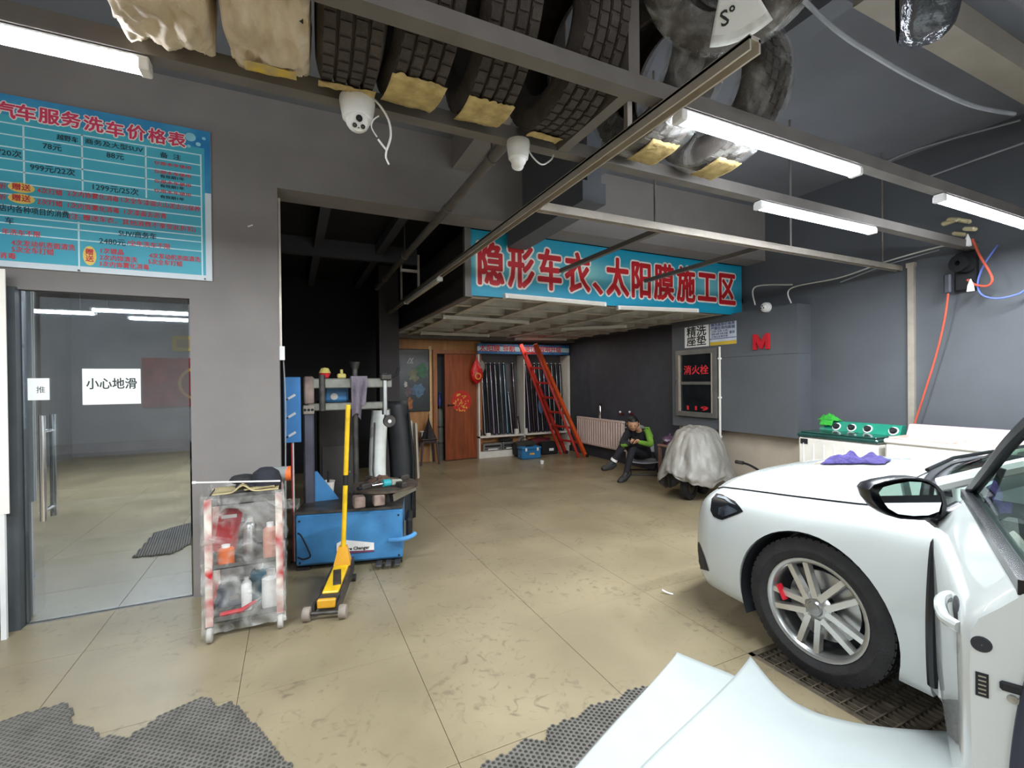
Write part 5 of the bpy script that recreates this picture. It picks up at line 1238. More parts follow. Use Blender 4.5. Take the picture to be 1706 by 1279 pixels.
washer(2.24, 2.93, 4.50, .91, 'white twin tub washing machine with a green control panel', M_tealD, M_teal, (.22,.42,.62,.92), [M_tealD], None)
washer(1.40, 2.19, 4.50, .93, 'white twin tub washing machine with a pale pink back panel', M_offw, M_pnk, (), [M_creamp], None)
p = PX(1378, 700, 4.86)
t = thing('green_cloth', 'bright green microfibre cloth heaped on the green washing machine', 'cloth', (4.90, p.y, 1.012))
b = MB(); b.grid(lambda u, v: (.04*(2*u-1), .10*(2*v-1), .01+.055*max(0,(1-(2*u-1)**2)*(1-(2*v-1)**2))*(1+.6*nz(u*5, v*7, 2))), 14, 22); b.build('cloth', mat('bright green microfibre', (48,150,48), .9, bump=.6, bscale=40), t, solid=.006)
b = MB(); b.grid(lambda u, v: (-.04-.03*v, .06*(2*u-1), .012-.05*v+.008*nz(u*6, v*4, 1)), 10, 6); b.build('fold', mat('bright green microfibre', (48,150,48)), t, solid=.005)
p = Vector((4.68, 1.72, .93+.022))
wire('washer_wire', [(4.62, 1.95, .958), (4.74, 1.80, .965), (4.66, 1.68, .958), (4.78, 1.62, .962)], .004, M_cabw, 'thin white wire lying on the pink washing machine lid')
# ================================================================== white sheets, rubber mats, litter
def bigsheet(left, right, label, lift, z0, seed):
    Lp = catmull([PZ(x, y, z0) for x, y in left], 10); Rp = catmull([PZ(x, y, z0) for x, y in right], 8); b = MB()
    l1 = sum((Lp[i+1]-Lp[i]).length for i in range(len(Lp)-1)); l2 = sum((Rp[i+1]-Rp[i]).length for i in range(len(Rp)-1))
    def at(P, f): k = f*(len(P)-1); i = min(len(P)-2, int(k)); return P[i].lerp(P[i+1], k-i)
    def fn(u, v):
        q = at(Lp, u)+at(Rp, v)-Lp[0]; e = math.exp(-((u*l1)/.16)**2-((v*l2)/.16)**2)
        q.z = z0+lift*e+.007*(1+nz(q.x*2.2+seed, q.y*2.2, seed))*min(1, (u*l1+.02)*2)+.006*math.exp(-(u*l1/.03)**2)
        return q
    b.grid(fn, 36, 36); o = b.build('white_sheet', mat('glossy white film sheet', (174,180,178), .4, var=.02), ang=80, solid=.0015); return tag(o, label, 'sheet')
bigsheet([(1128,1092),(1050,1178),(960,1279),(860,1400)], [(1128,1092),(1170,1106),(1225,1128),(1330,1175),(1560,1290)], 'large white film sheet on the floor, lower of two and farther from the car', .012, .008, 1)
bigsheet([(1250,1105),(1165,1186),(1070,1279),(960,1400)], [(1250,1105),(1290,1145),(1340,1181),(1410,1203),(1490,1215),(1600,1222),(1750,1235)], 'large white film sheet on the floor, upper of two and overlapping the other', .03, .016, 5)
M_mat = mat('grey rubber honeycomb mat', (96,92,86), .8, var=.15, scale=8)
def hexmat(poly, label, m, pitch=.022, rot=0.4):
    xs = [p[0] for p in poly]; ys = [p[1] for p in poly]
    def inside(x, y):
        r = False; n = len(poly)
        for i in range(n):
            x0, y0 = poly[i]; x1, y1 = poly[(i+1) % n]
            if (y0 > y) != (y1 > y) and x < (x1-x0)*(y-y0)/(y1-y0)+x0: r = not r
        return r
    b = MB(); cx_, cy_ = sum(xs)/len(xs), sum(ys)/len(ys); ro, ri = pitch/math.sqrt(3), pitch/math.sqrt(3)*.62
    c, s = math.cos(rot), math.sin(rot); R = max(max(xs)-min(xs), max(ys)-min(ys)); n = int(R/pitch)+2
    for i in range(-n, n+1):
        for j in range(-int(n*1.2), int(n*1.2)+1):
            gx = pitch*(i+(.5 if j % 2 else 0)); gy = pitch*.866*j; x = cx_+gx*c-gy*s; y = cy_+gx*s+gy*c
            if not inside(x, y): continue
            vs = []
            for r, z in ((ro, 0), (ro, .012), (ri, .012), (ri*.9, .004)):
                for k in range(6):
                    a = math.pi/6+k*math.pi/3; px, py = r*math.cos(a), r*math.sin(a); vs.append((x+px*c-py*s, y+px*s+py*c, z))
            f = []
            for l in range(3):
                for k in range(6): k2 = (k+1) % 6; f.append((l*6+k, l*6+k2, (l+1)*6+k2, (l+1)*6+k))
            f.append(tuple(18+k for k in range(6))); b.add(vs, f)
    o = b.build('rubber_mat', m, smooth=False); o['kind'] = 'stuff'; return tag(o, label, 'mat', kind='stuff')
def mp(*pts): return [tuple(PZ(x, y, 0)[:2]) for x, y in pts]
hexmat(mp((-40,1218),(0,1205),(60,1186),(110,1174),(119,1186),(118,1206),(150,1213),(165,1234),(195,1228),(207,1236),(265,1198),(300,1180),(332,1164),(345,1166),(362,1180),(385,1173),(402,1188),(450,1240),(486,1282),(560,1420),(60,1700),(-300,1500)), 'grey honeycomb rubber mat with a ragged edge at the lower left', M_mat)
hexmat(mp((802,1276),(838,1262),(880,1233),(910,1236),(918,1212),(968,1196),(975,1182),(1030,1168),(1040,1156),(1076,1146),(1200,1230),(1000,1440),(830,1420)), 'grey honeycomb rubber mat half under the white sheets', M_mat)
p = PZ(1107, 988, 0)
b = MB(); b.grid(lambda u, v: (p.x+.05*u-.02+.01*v, p.y-.05*u+.012*v, .004+.02*(1-u)**2+.003*v), 8, 3); tag(b.build('paper_scrap', M_paper, solid=.001), 'small curled white paper scrap on the floor ahead of the car', 'scrap')
p = PY(417, 376, YW-.002)
tag(MB().box(p, (.035,.002,.008), (0,-.5,0)).build('tape_scrap', M_white), 'tiny white tape scrap on the pillar right of the price board', 'tape')
# ================================================================== plastic wrapped tool trolley
CX0, CX1, CY0, CY1 = -.455, -.06, 3.07, 3.42
t = thing('tool_trolley', 'red and white tool trolley wrapped in clear plastic film beside the pillar', 'trolley', ((CX0+CX1)/2, (CY0+CY1)/2, 0))
M_tape = mat('peeling white and red paint', (222,214,200), .5, rgb2=(176,26,34), scale=14, stretch=(1,1,.8), detail=1)
M_shelf = mat('grey trolley shelf', (84,80,76), .6, var=.2)
for x in (CX0+.02, CX1-.02):
    for y in (CY0+.02, CY1-.02):
        MB().bx(x-.018, x+.018, y-.018, y+.018, .09, .80).build('post', M_tape, t, world=True, smooth=False)
        b = MB(); b.lathe([(.001,-.016),(.034,-.016),(.042,-.010),(.042,.010),(.034,.016),(.001,.016)], 18, Matrix.Translation((x, y-.01, .042)) @ Matrix.Rotation(math.pi/2, 4, 'X') @ Matrix.Rotation(math.pi/2, 4, 'Y') if False else Matrix.Translation((x, y-.01, .042)) @ Matrix.Rotation(math.pi/2, 4, 'Y')); w = b.build('caster', mat('grey caster', (170,166,158), .5), t, world=True)
        MB().bx(x-.02, x+.02, y-.016, y+.016, .078, .095).build('caster_fork', M_grime, w, world=True, smooth=False)
for z, h in ((.10,.03),(.40,.025),(.76,.04)):
    b = MB(); b.bx(CX0+.01, CX1-.01, CY0+.01, CY1-.01, z, z+.006); b.bx(CX0+.01, CX1-.01, CY0+.01, CY0+.016, z, z+h); b.bx(CX0+.01, CX1-.01, CY1-.016, CY1-.01, z, z+h); b.bx(CX0+.01, CX0+.016, CY0+.01, CY1-.01, z, z+h); b.bx(CX1-.016, CX1-.01, CY0+.01, CY1-.01, z, z+h)
    b.build('shelf', M_shelf, t, world=True, smooth=False)
b = MB()
def wrap(u, v):
    # perimeter walk with rounded corners
    w, d = CX1-CX0+.03, CY1-CY0+.03; per = 2*(w+d); s = u*per
    if s < w: x, y, n = -w/2+s, -d/2, (0,-1)
    elif s < w+d: x, y, n = w/2, -d/2+(s-w), (1,0)
    elif s < 2*w+d: x, y, n = w/2-(s-w-d), d/2, (0,1)
    else: x, y, n = -w/2, d/2-(s-2*w-d), (-1,0)
    z = .05+.775*v
    k = .012*nz(s*9, z*9, 1)+.010*nz(s*22+z*10, z*15, 4)+.006*math.sin(s*40+z*55+6*nz(s*5, z*5, 2))+.02*math.sin(math.pi*v)*nz(s*3, z*3, 8)
    k = k-.008
    return ((CX0+CX1)/2+x+n[0]*k, (CY0+CY1)/2+y+n[1]*k, z)
b.grid(wrap, 130, 60); b.build('plastic_film', M_film, t, world=True, ang=50)
# loose film flap on the right edge
b = MB(); b.grid(lambda u, v: (CX1+.005+.09*u, CY0+.02+.05*u+.01*nz(u*6, v*6, 1), .76-.06*v+.015*nz(u*9, v*7, 3)-.02*u), 12, 8); b.build('film_flap', M_film, t, world=True, ang=60)
# goods inside
def can(x, y, z, r, h, m, lab, capm=None, name='can', cat='can'):
    o = thing(name, lab, cat, (x, y, z)); b = MB(); b.lathe([(.001,0),(r,0),(r,h*.85),(r*.7,h*.93),(r*.6,h*.95),(.001,h*.95)], 18); b.build('body', m, o)
    b = MB(); b.lathe([(r*.5,h*.93),(r*.5,h*1.08),(.001,h*1.1)], 14); b.build('cap', capm or M_white, o); return o
zs1, zs2 = .407, .107
M_or_ = mat('orange plastic', (206,100,44), .45); M_redc = mat('red plastic', (190,40,50), .45)
can(-.36, 3.15, zs1, .045, .10, M_or_, 'orange tub on the middle shelf of the wrapped trolley', name='tub', cat='tub')
can(-.13, 3.16, zs1, .04, .19, mat('pale pink bottle', (206,150,130), .5), 'pinkish bottle on the middle shelf of the wrapped trolley at the right', name='bottle', cat='bottle')
can(-.24, 3.22, zs1, .035, .22, M_silver, 'silver spray can at the middle of the wrapped trolley shelf')
can(-.30, 3.32, zs1, .04, .20, M_grime, 'dark spray can at the back of the wrapped trolley shelf')
o = thing('red_pouch', 'red pouch leaning inside the upper part of the wrapped trolley', 'pouch', (-.36, 3.27, zs1)); b = MB(); b.bbox((0,0,.15), (.12,.06,.28), .03, (0,.15,0)); b.build('pouch', M_redc, o); b = MB(); b.bx(-.03,.05,-.035,-.03,.24,.26); b.build('zip', M_white, o)
can(-.13, 3.17, zs2, .05, .20, M_white, 'white jug on the bottom shelf of the wrapped trolley', name='jug', cat='jug')
can(-.26, 3.18, zs2, .028, .18, M_white, 'slim white bottle on the bottom shelf of the wrapped trolley', name='bottle', cat='bottle')
can(-.20, 3.30, zs2, .05, .20, mat('teal can', (60,110,130), .4), 'teal can at the back of the bottom shelf of the wrapped trolley')
o = thing('red_tool', 'red handled tool lying on the bottom shelf of the wrapped trolley', 'tool', (-.30, 3.13, zs2)); b = MB(); b.tube([(-.09,0,.015),(.02,.0,.02),(.09,.02,.05)], [.014,.014,.009], 8); b.build('handle', M_redc, o); b = MB(); b.tube([(.09,.02,.05),(.14,.03,.075)], .005, 6); b.build('shaft', M_silver, o)
o = thing('tool_case', 'dark blue tool case on the bottom shelf of the wrapped trolley', 'case', (-.33, 3.30, zs2)); b = MB(); b.bbox((0,0,.06), (.18,.12,.12), .012); b.build('shell', M_bluedk, o); b = MB(); b.bbox((0,-.065,.06), (.05,.01,.03), .003); b.build('latch', M_silver, o)
# things on top of the trolley
zt = .808
o = thing('cardboard_sheet', 'brown cardboard sheet with a bent corner on top of the wrapped trolley', 'cardboard', (-.25, 3.2, zt)); M_card = mat('brown cardboard', (172,156,116), .8, var=.1)
b = MB(); b.grid(lambda u, v: (-.17+.34*u, -.10+.22*v, .012+.05*max(0,u-.7)*0+.05*math.exp(-((u-.45)/.10)**2-((v-.1)/.2)**2)), 20, 12); b.build('sheet', M_card, o, solid=.005); b = MB(); b.box((.06,-.03,.024), (.16,.10,.006), (0,0,.2)); b.build('flap', M_card, o)
o = thing('baseball_hat', 'black baseball hat lying on the wrapped trolley', 'cap', (-.15, 3.22, zt+.022)); M_capb = mat('black cap cloth', (36,36,44), .85, bump=.3)
b = MB(); b.lathe([(.085,0),(.086,.03),(.07,.08),(.035,.105),(.001,.11)], 22, Matrix.Diagonal((1,.85,1,1))); b.build('crown', M_capb, o)
b = MB(); b.grid(lambda u, v: ((-.06-.10*v)*1.0, (-.065+.13*u)*(1-.35*v*v), .012+.012*math.sin(math.pi*u)-.006*v), 10, 6); b.build('brim', M_capb, o, solid=.004)
o = thing('work_glove', 'dark crumpled glove behind the stick on the wrapped trolley', 'glove', (-.27, 3.26, zt+.03)); b = MB(); b.ball((0,0,.03), .07, 14, 10, (1.2,.7,.45))
for v in b.v: v += Vector((.02*nz(v.x*20, v.y*20, 1), .02*nz(v.y*20, v.z*20, 2), 0))
b.build('palm', M_bagd, o)
for k in range(4): MB().tube([(.05,-.03+.02*k,.03),(.10,-.035+.024*k,.02)], [.012,.008], 7).build('finger', M_bagd, o)
a = PY(320, 804, 3.08); c = PY(467, 801, 3.10)
o = thing('white_stick', 'thin white stick lying across the top of the wrapped trolley', 'stick', ((a.x+c.x)/2, 3.1, a.z-.01)); MB().cyl(a, c, .005, 8).build('rod', M_white, o, world=True); MB().cyl(a, a+(c-a)*.04, .008, 8).build('tip', M_white, o, world=True)
a = PY(452, 789, 3.27); c = PY(484, 788, 3.27)
o = thing('clear_tube', 'clear plastic cylinder with an orange end on the wrapped trolley', 'tube', ((a.x+c.x)/2, 3.25, a.z-.045)); MB().cyl(a, c, .045, 18).build('cylinder', mat('clear grey tube', (150,154,150), .2, alpha=.7), o, world=True); MB().cyl(c-Vector((.03,0,0)), c+Vector((.002,0,0)), .046, 18).build('end_band', M_or_, o, world=True)
# ================================================================== tyre changer
O_ = Vector((.01, 3.93, 0)); AN = math.radians(-14); ux_ = Vector((math.cos(AN), math.sin(AN), 0)); vy_ = Vector((-math.sin(AN), math.cos(AN), 0))
def T(u, v, z): return O_+ux_*u+vy_*v+Vector((0,0,z))
RT = Euler((0,0,AN)).to_matrix()
tc_ = thing('tyre_changer', 'blue tyre changing machine with column, arm and round turntable', 'machine', T(.4,.3,0))
BW, BD, BH = .80, .56, .44
M_bluew = mat('worn blue machine panel', (70,134,184), .4, rgb2=(52,104,146), scale=5, detail=8)
b = MB(); b.bbox(T(BW/2, BD/2, .02+BH/2), (BW, BD, BH-.04), .012, RT); b.build('body', M_bluew, tc_, world=True)
b = MB(); b.box(T(BW/2, -.004, .02+BH/2), (BW-.02, .008, BH-.08), RT); fp = b.build('front_panel', M_bluew, tc_, world=True, smooth=False)
for u in (.03, BW-.03):
    for z in (.07, BH-.05): MB().cyl(T(u, -.012, z), T(u, -.004, z), .008, 8).build('bolt', M_black, fp, world=True)
b = MB(); b.box(T(BW/2, BD/2, BH+.01), (BW+.01, BD+.01, .02), RT); b.build('top_plate', M_grime, tc_, world=True, smooth=False)
for u in (.05, BW-.05):
    for v in (.05, BD-.05): MB().box(T(u, v, .012), (.09, .07, .024), RT).build('foot', M_grime, tc_, world=True, smooth=False)
# label
M_lab = mat('label white', (226,222,216), .5)
lb = MB(); lb.prism([(0,0),(.28,-.015),(.28,.045),(.05,.085),(0,.06)], 'y', 0, .003); lb.xf(Matrix.Translation(T(.30, -.014, .14)) @ RT.to_4x4()); lbo = lb.build('label', M_lab, tc_, world=True, smooth=False)
letter(lbo, 'Tire Changer', M_black, basis(T(.45, -.0155, .152), ux_, (0,0,1)), .034, .0012, .0004, fitw=.19)
lb = MB(); lb.prism([(0,0),(.28,0),(.28,.014),(0,.02)], 'y', 0, .002); lb.xf(Matrix.Translation(T(.30, -.0145, .115)) @ RT.to_4x4()); lb.build('label_strip', mat('plum label strip', (110,60,90), .5), lbo, world=True, smooth=False)
# column and arm
Yc = 4.22
cxx = PY(514, 700, Yc).x; wcol = PY(523, 700, Yc).x-PY(505, 700, Yc).x
ztop = PY(514, 688, Yc).z
b = MB(); b.bbox((cxx, Yc+.04, (BH+ztop)/2), (wcol, .16, ztop-BH), .012); b.build('column', mat('blue grey column', (84,84,96), .4, metal=.3, var=.15), tc_, world=True)
z1, z0 = PY(514, 630, Yc).z, PY(514, 670, Yc).z
b = MB(); b.bbox((cxx+.005, Yc+.03, (z0+z1)/2), (wcol*.95, .14, z1-z0+.03), .012); b.build('column_head', mat('dusty pink steel', (142,122,112), .6, var=.2, scale=12), tc_, world=True)
zz = PY(514, 682, Yc).z
b = MB(); b.bbox((cxx, Yc-.04, zz), (wcol*1.05, .05, .075), .008); gp = b.build('gauge_plate', mat('pale gauge plate', (150,140,128), .5), tc_, world=True)
for k in (-1, 0, 1): MB().cyl((cxx+k*.028, Yc-.07, zz), (cxx+k*.028, Yc-.06, zz), .011, 12).build('gauge', M_black, gp, world=True)
b = MB(); b.prism([(0,0),(.19,0),(.02,.25),(0,.25)], 'y', -.012, .012); b.xf(Matrix.Translation((cxx+wcol/2, Yc, BH+.02))); b.build('gusset', M_blue, tc_, world=True, smooth=False)
xa0, xa1 = PY(532, 640, Yc).x, PY(652, 640, Yc).x
M_armg = mat('pale grey arm steel', (134,134,124), .45, metal=.3, var=.18, scale=10)
b = MB()
zu0, zu1 = PY(590, 646, Yc).z, PY(590, 630, Yc).z; zl0, zl1 = PY(590, 682, Yc).z, PY(590, 670, Yc).z
b.bbox(((cxx+xa1)/2, Yc, (zu0+zu1)/2), (xa1-cxx, .06, zu1-zu0), .008); b.build('upper_arm', M_armg, tc_, world=True)
xr = PY(637, 640, Yc).x
b = MB(); b.bbox(((cxx+xr)/2, Yc, (zl0+zl1)/2), (xr-cxx, .06, zl1-zl0), .008); b.build('lower_arm', M_armg, tc_, world=True)
b = MB(); b.cyl((xa0+.02, Yc-.03, zl0), (xa0+.02, Yc-.03, zu1+.03), .025, 12); b.build('arm_post', M_grime, tc_, world=True)
xs = PY(641, 660, Yc-.02).x
b = MB(); b.cyl((xs, Yc-.02, PY(641, 690, Yc).z), (xs, Yc-.02, PY(641, 622, Yc).z), .026, 6); b.build('hex_shaft', M_silver, tc_, world=True)
b = MB(); b.bbox((xs+.01, Yc-.02, zu1+.01), (.10, .10, .06), .012); b.build('lock_block', M_grime, tc_, world=True)
b = MB(); b.tube([(xs+.04, Yc-.05, zu1), (xs+.10, Yc-.06, zu1+.03), (xs+.12, Yc-.06, zu1+.09)], .012, 8); b.build('lock_lever', M_black, tc_, world=True)
zr = PY(648, 701, Yc-.04).z; xrr = PY(648, 701, Yc-.04).x
b = MB(); b.lathe([(.012,-.02),(.05,-.022),(.055,0),(.05,.022),(.012,.02)], 22, Matrix.Translation((xrr, Yc-.05, zr)) @ Matrix.Rotation(math.pi/2, 4, 'X')); ro = b.build('roller', M_grime, tc_, world=True)
b = MB(); b.cyl((xrr, Yc-.08, zr), (xrr, Yc-.03, zr), .016, 12); b.build('roller_hub', M_white, ro, world=True)
b = MB(); b.bbox((xrr-.01, Yc-.02, (zr+PY(641,690,Yc).z)/2+.02), (.05,.05,.12), .012); b.build('mount_head', M_silver, tc_, world=True)
# second round post behind the towel
xp = PY(592, 660, Yc+.1).x
b = MB(); b.cyl((xp, Yc+.12, BH), (xp, Yc+.12, PY(592, 612, Yc+.1).z), .024, 12); b.lathe([(.03,0),(.045,.06),(.001,.06)], 12, Matrix.Translation((xp, Yc+.12, PY(592, 614, Yc+.1).z))); b.build('rear_post', M_grime, tc_, world=True)
# turntable
tt = PY(642, 806, 4.0); tt = Vector((PY(642, 806, 3.98).x, 3.98, PY(642, 806, 3.98).z)); rt = .27
b = MB(); b.cyl((tt.x, tt.y, BH), (tt.x, tt.y, tt.z-.02), .11, 18); b.build('turntable_neck', M_grime, tc_, world=True)
b = MB(); b.lathe([(.001,-.02),(rt,-.02),(rt,.0),(.001,.0)], 36, Matrix.Translation(tt)); tto = b.build('turntable', mat('oily brown turntable', (92,80,70), .5, metal=.4, var=.3, scale=14), tc_, world=True)
for k in range(4):
    a = k*math.pi/2+.5; d = Vector((math.cos(a), math.sin(a), 0)); MB().bbox(tt+d*.2+Vector((0,0,.02)), (.09,.05,.045), .008, (0,0,a)).build('clamp_jaw', M_grime, tto, world=True)
for k, px in enumerate((599, 632)):
    q = PY(px, 829, tt.y-rt+.02); MB().bbox((q.x, tt.y-rt+.06, tt.z-.07), (.085, .10, .085), .008).build('clamp_block', mat('pinkish rusty block', (136,116,106), .6, var=.3, scale=18), tc_, world=True)
MB().beam((tt.x+.02, tt.y-.12, tt.z-.09), (tt.x+.24, tt.y+.02, tt.z-.05), .06, .06).build('cylinder_arm', M_silver, tc_, world=True)
# bead breaker on the right side
b = MB(); b.tube(catmull([T(BW-.10,-.03,.20), T(BW-.02,-.08,.215), T(BW+.06,-.09,.235), T(BW+.10,-.06,.25)], 5), .018, 10); b.build('breaker_arm', mat('light blue arm paint', (86,150,204), .4), tc_, world=True)
b = MB(); b.bbox(T(BW+.05, .2, .26), (.05,.3,.16), .02, RT); b.build('breaker_pad', M_black, tc_, world=True)
for k in range(3): MB().bbox(T(BW-.18+k*.07, -.06, .03), (.045,.12,.02), .005, RT).build('pedal', M_grime, tc_, world=True)
MB().tube(catmull([T(.02,-.01,.30), T(.05,-.03,.28), T(.10,-.035,.17), T(.11,-.03,.12), T(.06,-.03,.105), T(.02,-.02,.12)], 6), .006, 7).build('air_hose', M_black, tc_, world=True)
# towel on the arm
a = PY(598, 627, Yc-.06)
t = thing('grey_towel', 'mauve grey towel hanging over the arm of the blue tyre changer', 'towel', (a.x, Yc-.04, PY(598, 694, Yc-.06).z))
xt0, xt1 = PY(585, 640, Yc-.05).x, PY(612, 640, Yc-.05).x; zt1 = zu1+.012; zt0 = PY(598, 694, Yc-.06).z
def tw(u, v):
    x = xt0+(xt1-xt0)*u; side_ = v*2
    fold = .014*math.sin(u*11+v*2)+.008*nz(u*4, v*4, 2)
    if v < .08: return (x, Yc+.03-.085*(v/.08), zt1+.004)
    f = (v-.08)/.92; bot = zt0+(.12 if u > .72 else .0)+(.03*math.sin(u*6))
    return (x-(xt1-xt0)*.12*f*(1 if u > .5 else -.3), Yc-.055+fold*min(1, f*3), zt1-(zt1-bot)*f)
b = MB(); b.grid(tw, 22, 26); b.build('towel', mat('mauve grey towelling', (124,114,124), .9, bump=.4, bscale=50), t, world=True, solid=.006)
b = MB(); b.grid(lambda u, v: (xt0+(xt1-xt0)*u, Yc+.034+.004*math.sin(u*9), zt1-.10*v), 10, 5); b.build('back_flap', mat('mauve grey towelling', (124,114,124)), t, world=True, solid=.006)
# things on the changer
def small(name, lab, cat, loc, parts, rz=0):
    o = thing(name, lab, cat, loc, rz)
    for nm, mb, m in parts: mb.build(nm, m, o)
    return o
ztt = tt.z+.002
small('impact_driver', 'turquoise and grey cordless driver lying on the round turntable', 'tool', (PY(650, 803, 3.85).x, 3.85, ztt), [('grip', MB().bbox((.05,0,.03),(.10,.05,.05),.012,(0,.1,0)), mat('grey tool grip', (150,150,136), .5)), ('motor', MB().cyl((-.06,0,.035),(.0,0,.035),.03,14), mat('turquoise tool plastic', (50,160,166), .4)), ('bit', MB().cyl((-.15,0,.03),(-.06,0,.033),.007,8), M_silver)], .2)
small('pry_bar', 'rusty pry bar lying on the left of the turntable', 'tool', (tt.x-.14, tt.y-.08, ztt), [('bar', MB().tube(catmull([(-.1,0,.012),(0,.02,.012),(.08,.0,.03),(.11,.02,.05)],5),.010,8), M_grime), ('grip', MB().cyl((-.12,0,.013),(-.05,.01,.013),.014,8), M_black)], .6)
small('rag', 'brown oily rag heaped on the turntable', 'rag', (tt.x-.02, tt.y+.08, ztt), [('cloth', MB().grid(lambda u, v: (.12*(2*u-1), .08*(2*v-1), .004+.05*(1-(2*u-1)**2)*(1-(2*v-1)**2)*(1+nz(u*6, v*6, 4))), 16, 12), mat('oily rag', (96,72,58), .9, bump=.5)), ('fold', MB().tube(catmull([(-.1,-.05,.01),(0,-.07,.02),(.09,-.05,.01)],5),.01,7), mat('oily rag', (96,72,58)))])
q = PY(560, 636, Yc); 
small('yellow_fitting', 'small yellow fitting standing on the tyre changer arm', 'fitting', (PY(569, 622, Yc).x, Yc, zu1+.001), [('base', MB().bbox((0,0,.02),(.07,.04,.04),.008), mat('dull yellow', (196,180,100), .5)), ('neck', MB().cyl((0,0,.04),(0,0,.075),.012,10), mat('dull yellow', (196,180,100)))])
small('red_yellow_ball', 'red and yellow plastic ball on the left of the tyre changer arm', 'ball', (PY(541, 613, Yc).x, Yc, zu1+.001), [('lower_half', MB().lathe([(.001,0),(.03,.005),(.048,.045)],18), M_redc), ('upper_half', MB().lathe([(.048,.045),(.03,.085),(.001,.092)],18), mat('dull yellow', (196,180,100)))])
q = PY(546, 808, 4.26)
small('white_cup', 'white plastic cup with a brush hanging left of the yellow handle', 'cup', (PY(546, 800, 4.30).x, 4.33, BH+.022), [('cup', MB().lathe([(.001,0),(.045,0),(.058,.13),(.063,.135),(.055,.135),(.042,.01),(.001,.01)],20), M_offw), ('brush', MB().cyl((0,0,.01),(.01,0,.22),.010,8), M_black), ('stain', MB().lathe([(.0455,.02),(.0515,.07)],12,None,False,-2.6,-1.2), M_grime)])
# dark plastic housing behind the arm
small('blue_canister', 'blue canister seen through the tyre changer arm window', 'canister', (PY(560, 660, 4.42).x, 4.42, zl1+.0), [('body', MB().bbox((0,0,.075),(.2,.1,.15),.02), M_blue), ('cap', MB().cyl((-.02,-.055,.05),(-.02,-.045,.05),.03,14), M_offw)])
small('canister_shelf', 'dark steel cabinet standing behind the tyre changer column', 'cabinet', (PY(560, 740, 4.9).x, 4.90, 0), [('body', MB().bbox((0,-.06,zl1/2),(.34,.30,zl1-.004),.01), mat('dark brown cabinet', (48,42,38), .7, var=.2)), ('door', MB().box((0,-.214,.55),(.28,.01,.6)), mat('dark grey door', (58,54,50), .6)), ('knob', MB().cyl((.1,-.24,.6),(.1,-.21,.6),.012,10), M_silver)])
# blue slotted panel on its pole
a, c = PY(472, 628, 4.12), PY(502, 736, 4.12)
t = thing('blue_panel_stand', 'blue metal panel with three pale slots on a thin pole by the opening', 'stand', ((a.x+c.x)/2, 4.12, 0))
b = MB(); b.bbox(((a.x+c.x)/2, 4.12, (a.z+c.z)/2), (c.x-a.x, .03, a.z-c.z), .004); b.build('panel', mat('bright blue panel', (66,132,196), .4, var=.06), t, world=True)
for f in (.30, .58, .87):
    z = a.z-(a.z-c.z)*f; b = MB(); b.bbox(((a.x+c.x)/2-.004, 4.103, z), (.062,.006,.020), .003, (0,-.55,0)); b.build('slot', mat('pale slot', (216,220,224), .3), t, world=True)
    b = MB(); b.cyl(((a.x+c.x)/2-.04, 4.095, z-.022), ((a.x+c.x)/2-.04, 4.105, z-.022), .007, 8); b.build('peg', M_black, t, world=True)
MB().bx((a.x+c.x)/2-.002, (a.x+c.x)/2+.008, 4.125, 4.135, .0, c.z+.01).build('pole', M_white, t, world=True, smooth=False)
MB().bx((a.x+c.x)/2-.012, (a.x+c.x)/2-.003, 4.125, 4.135, .0, c.z+.01).build('pole_stripe', M_redc, t, world=True, smooth=False)
MB().bx((a.x+c.x)/2-.03, (a.x+c.x)/2+.03, 4.10, 4.16, 0, .012).build('base', M_grime, t, world=True, smooth=False)
# ================================================================== yellow floor jack
f0 = Vector((.165, 3.06, 0)); r0 = Vector((.345, 3.66, 0)); jd = (r0-f0).normalized(); js = Vector((jd.y, -jd.x, 0)); JL = (r0-f0).length
def J(u, s, z): return f0+jd*u+js*s+Vector((0,0,z))
t = thing('floor_jack', 'yellow trolley jack with an upright handle in front of the tyre changer', 'jack', ((f0+r0)/2))
JR = Matrix(((js.x, jd.x, 0),(js.y, jd.y, 0),(0,0,1)))
for s in (-1, 1):
    b = MB(); b.lathe([(.001,-.022),(.038,-.022),(.042,-.016),(.042,.016),(.038,.022),(.001,.022)], 20, Matrix.Translation(J(.0, s*.105, .042)) @ basis((0,0,0), jd, (0,0,1)) ); b.build('wheel', mat('worn grey wheel', (140,128,116), .5, var=.2), t, world=True)
    b = MB(); b.add([J(.02,s*.075-.008,.03), J(.02,s*.075+.008,.03), J(JL,s*.055-.008,.05), J(JL,s*.055+.008,.05), J(JL,s*.055-.008,.15), J(JL,s*.055+.008,.15), J(.02,s*.075-.008,.08), J(.02,s*.075+.008,.08)], [(0,1,3,2),(2,3,5,4),(4,5,7,6),(6,7,1,0),(0,2,4,6),(1,7,5,3)]); b.build('side_plate', M_grime, t, world=True)
    b = MB(); b.lathe([(.001,-.012),(.026,-.012),(.026,.012),(.001,.012)], 14, Matrix.Translation(J(JL-.08, s*.075, .026)) @ basis((0,0,0), jd, (0,0,1))); b.build('rear_caster', M_grime, t, world=True)
MB().cyl(J(.0,-.10,.042), J(.0,.10,.042), .012, 10).build('axle', M_grime, t, world=True)
b = MB(); b.bbox(J(.10, 0, .085), (.12,.13,.035), .008, JR); b.build('saddle_plate', M_grime, t, world=True)
b = MB(); b.bbox(J(.045, 0, .08), (.11,.03,.055), .006, JR); b.build('front_plate', mat('orange yellow plate', (222,160,40), .45), t, world=True)
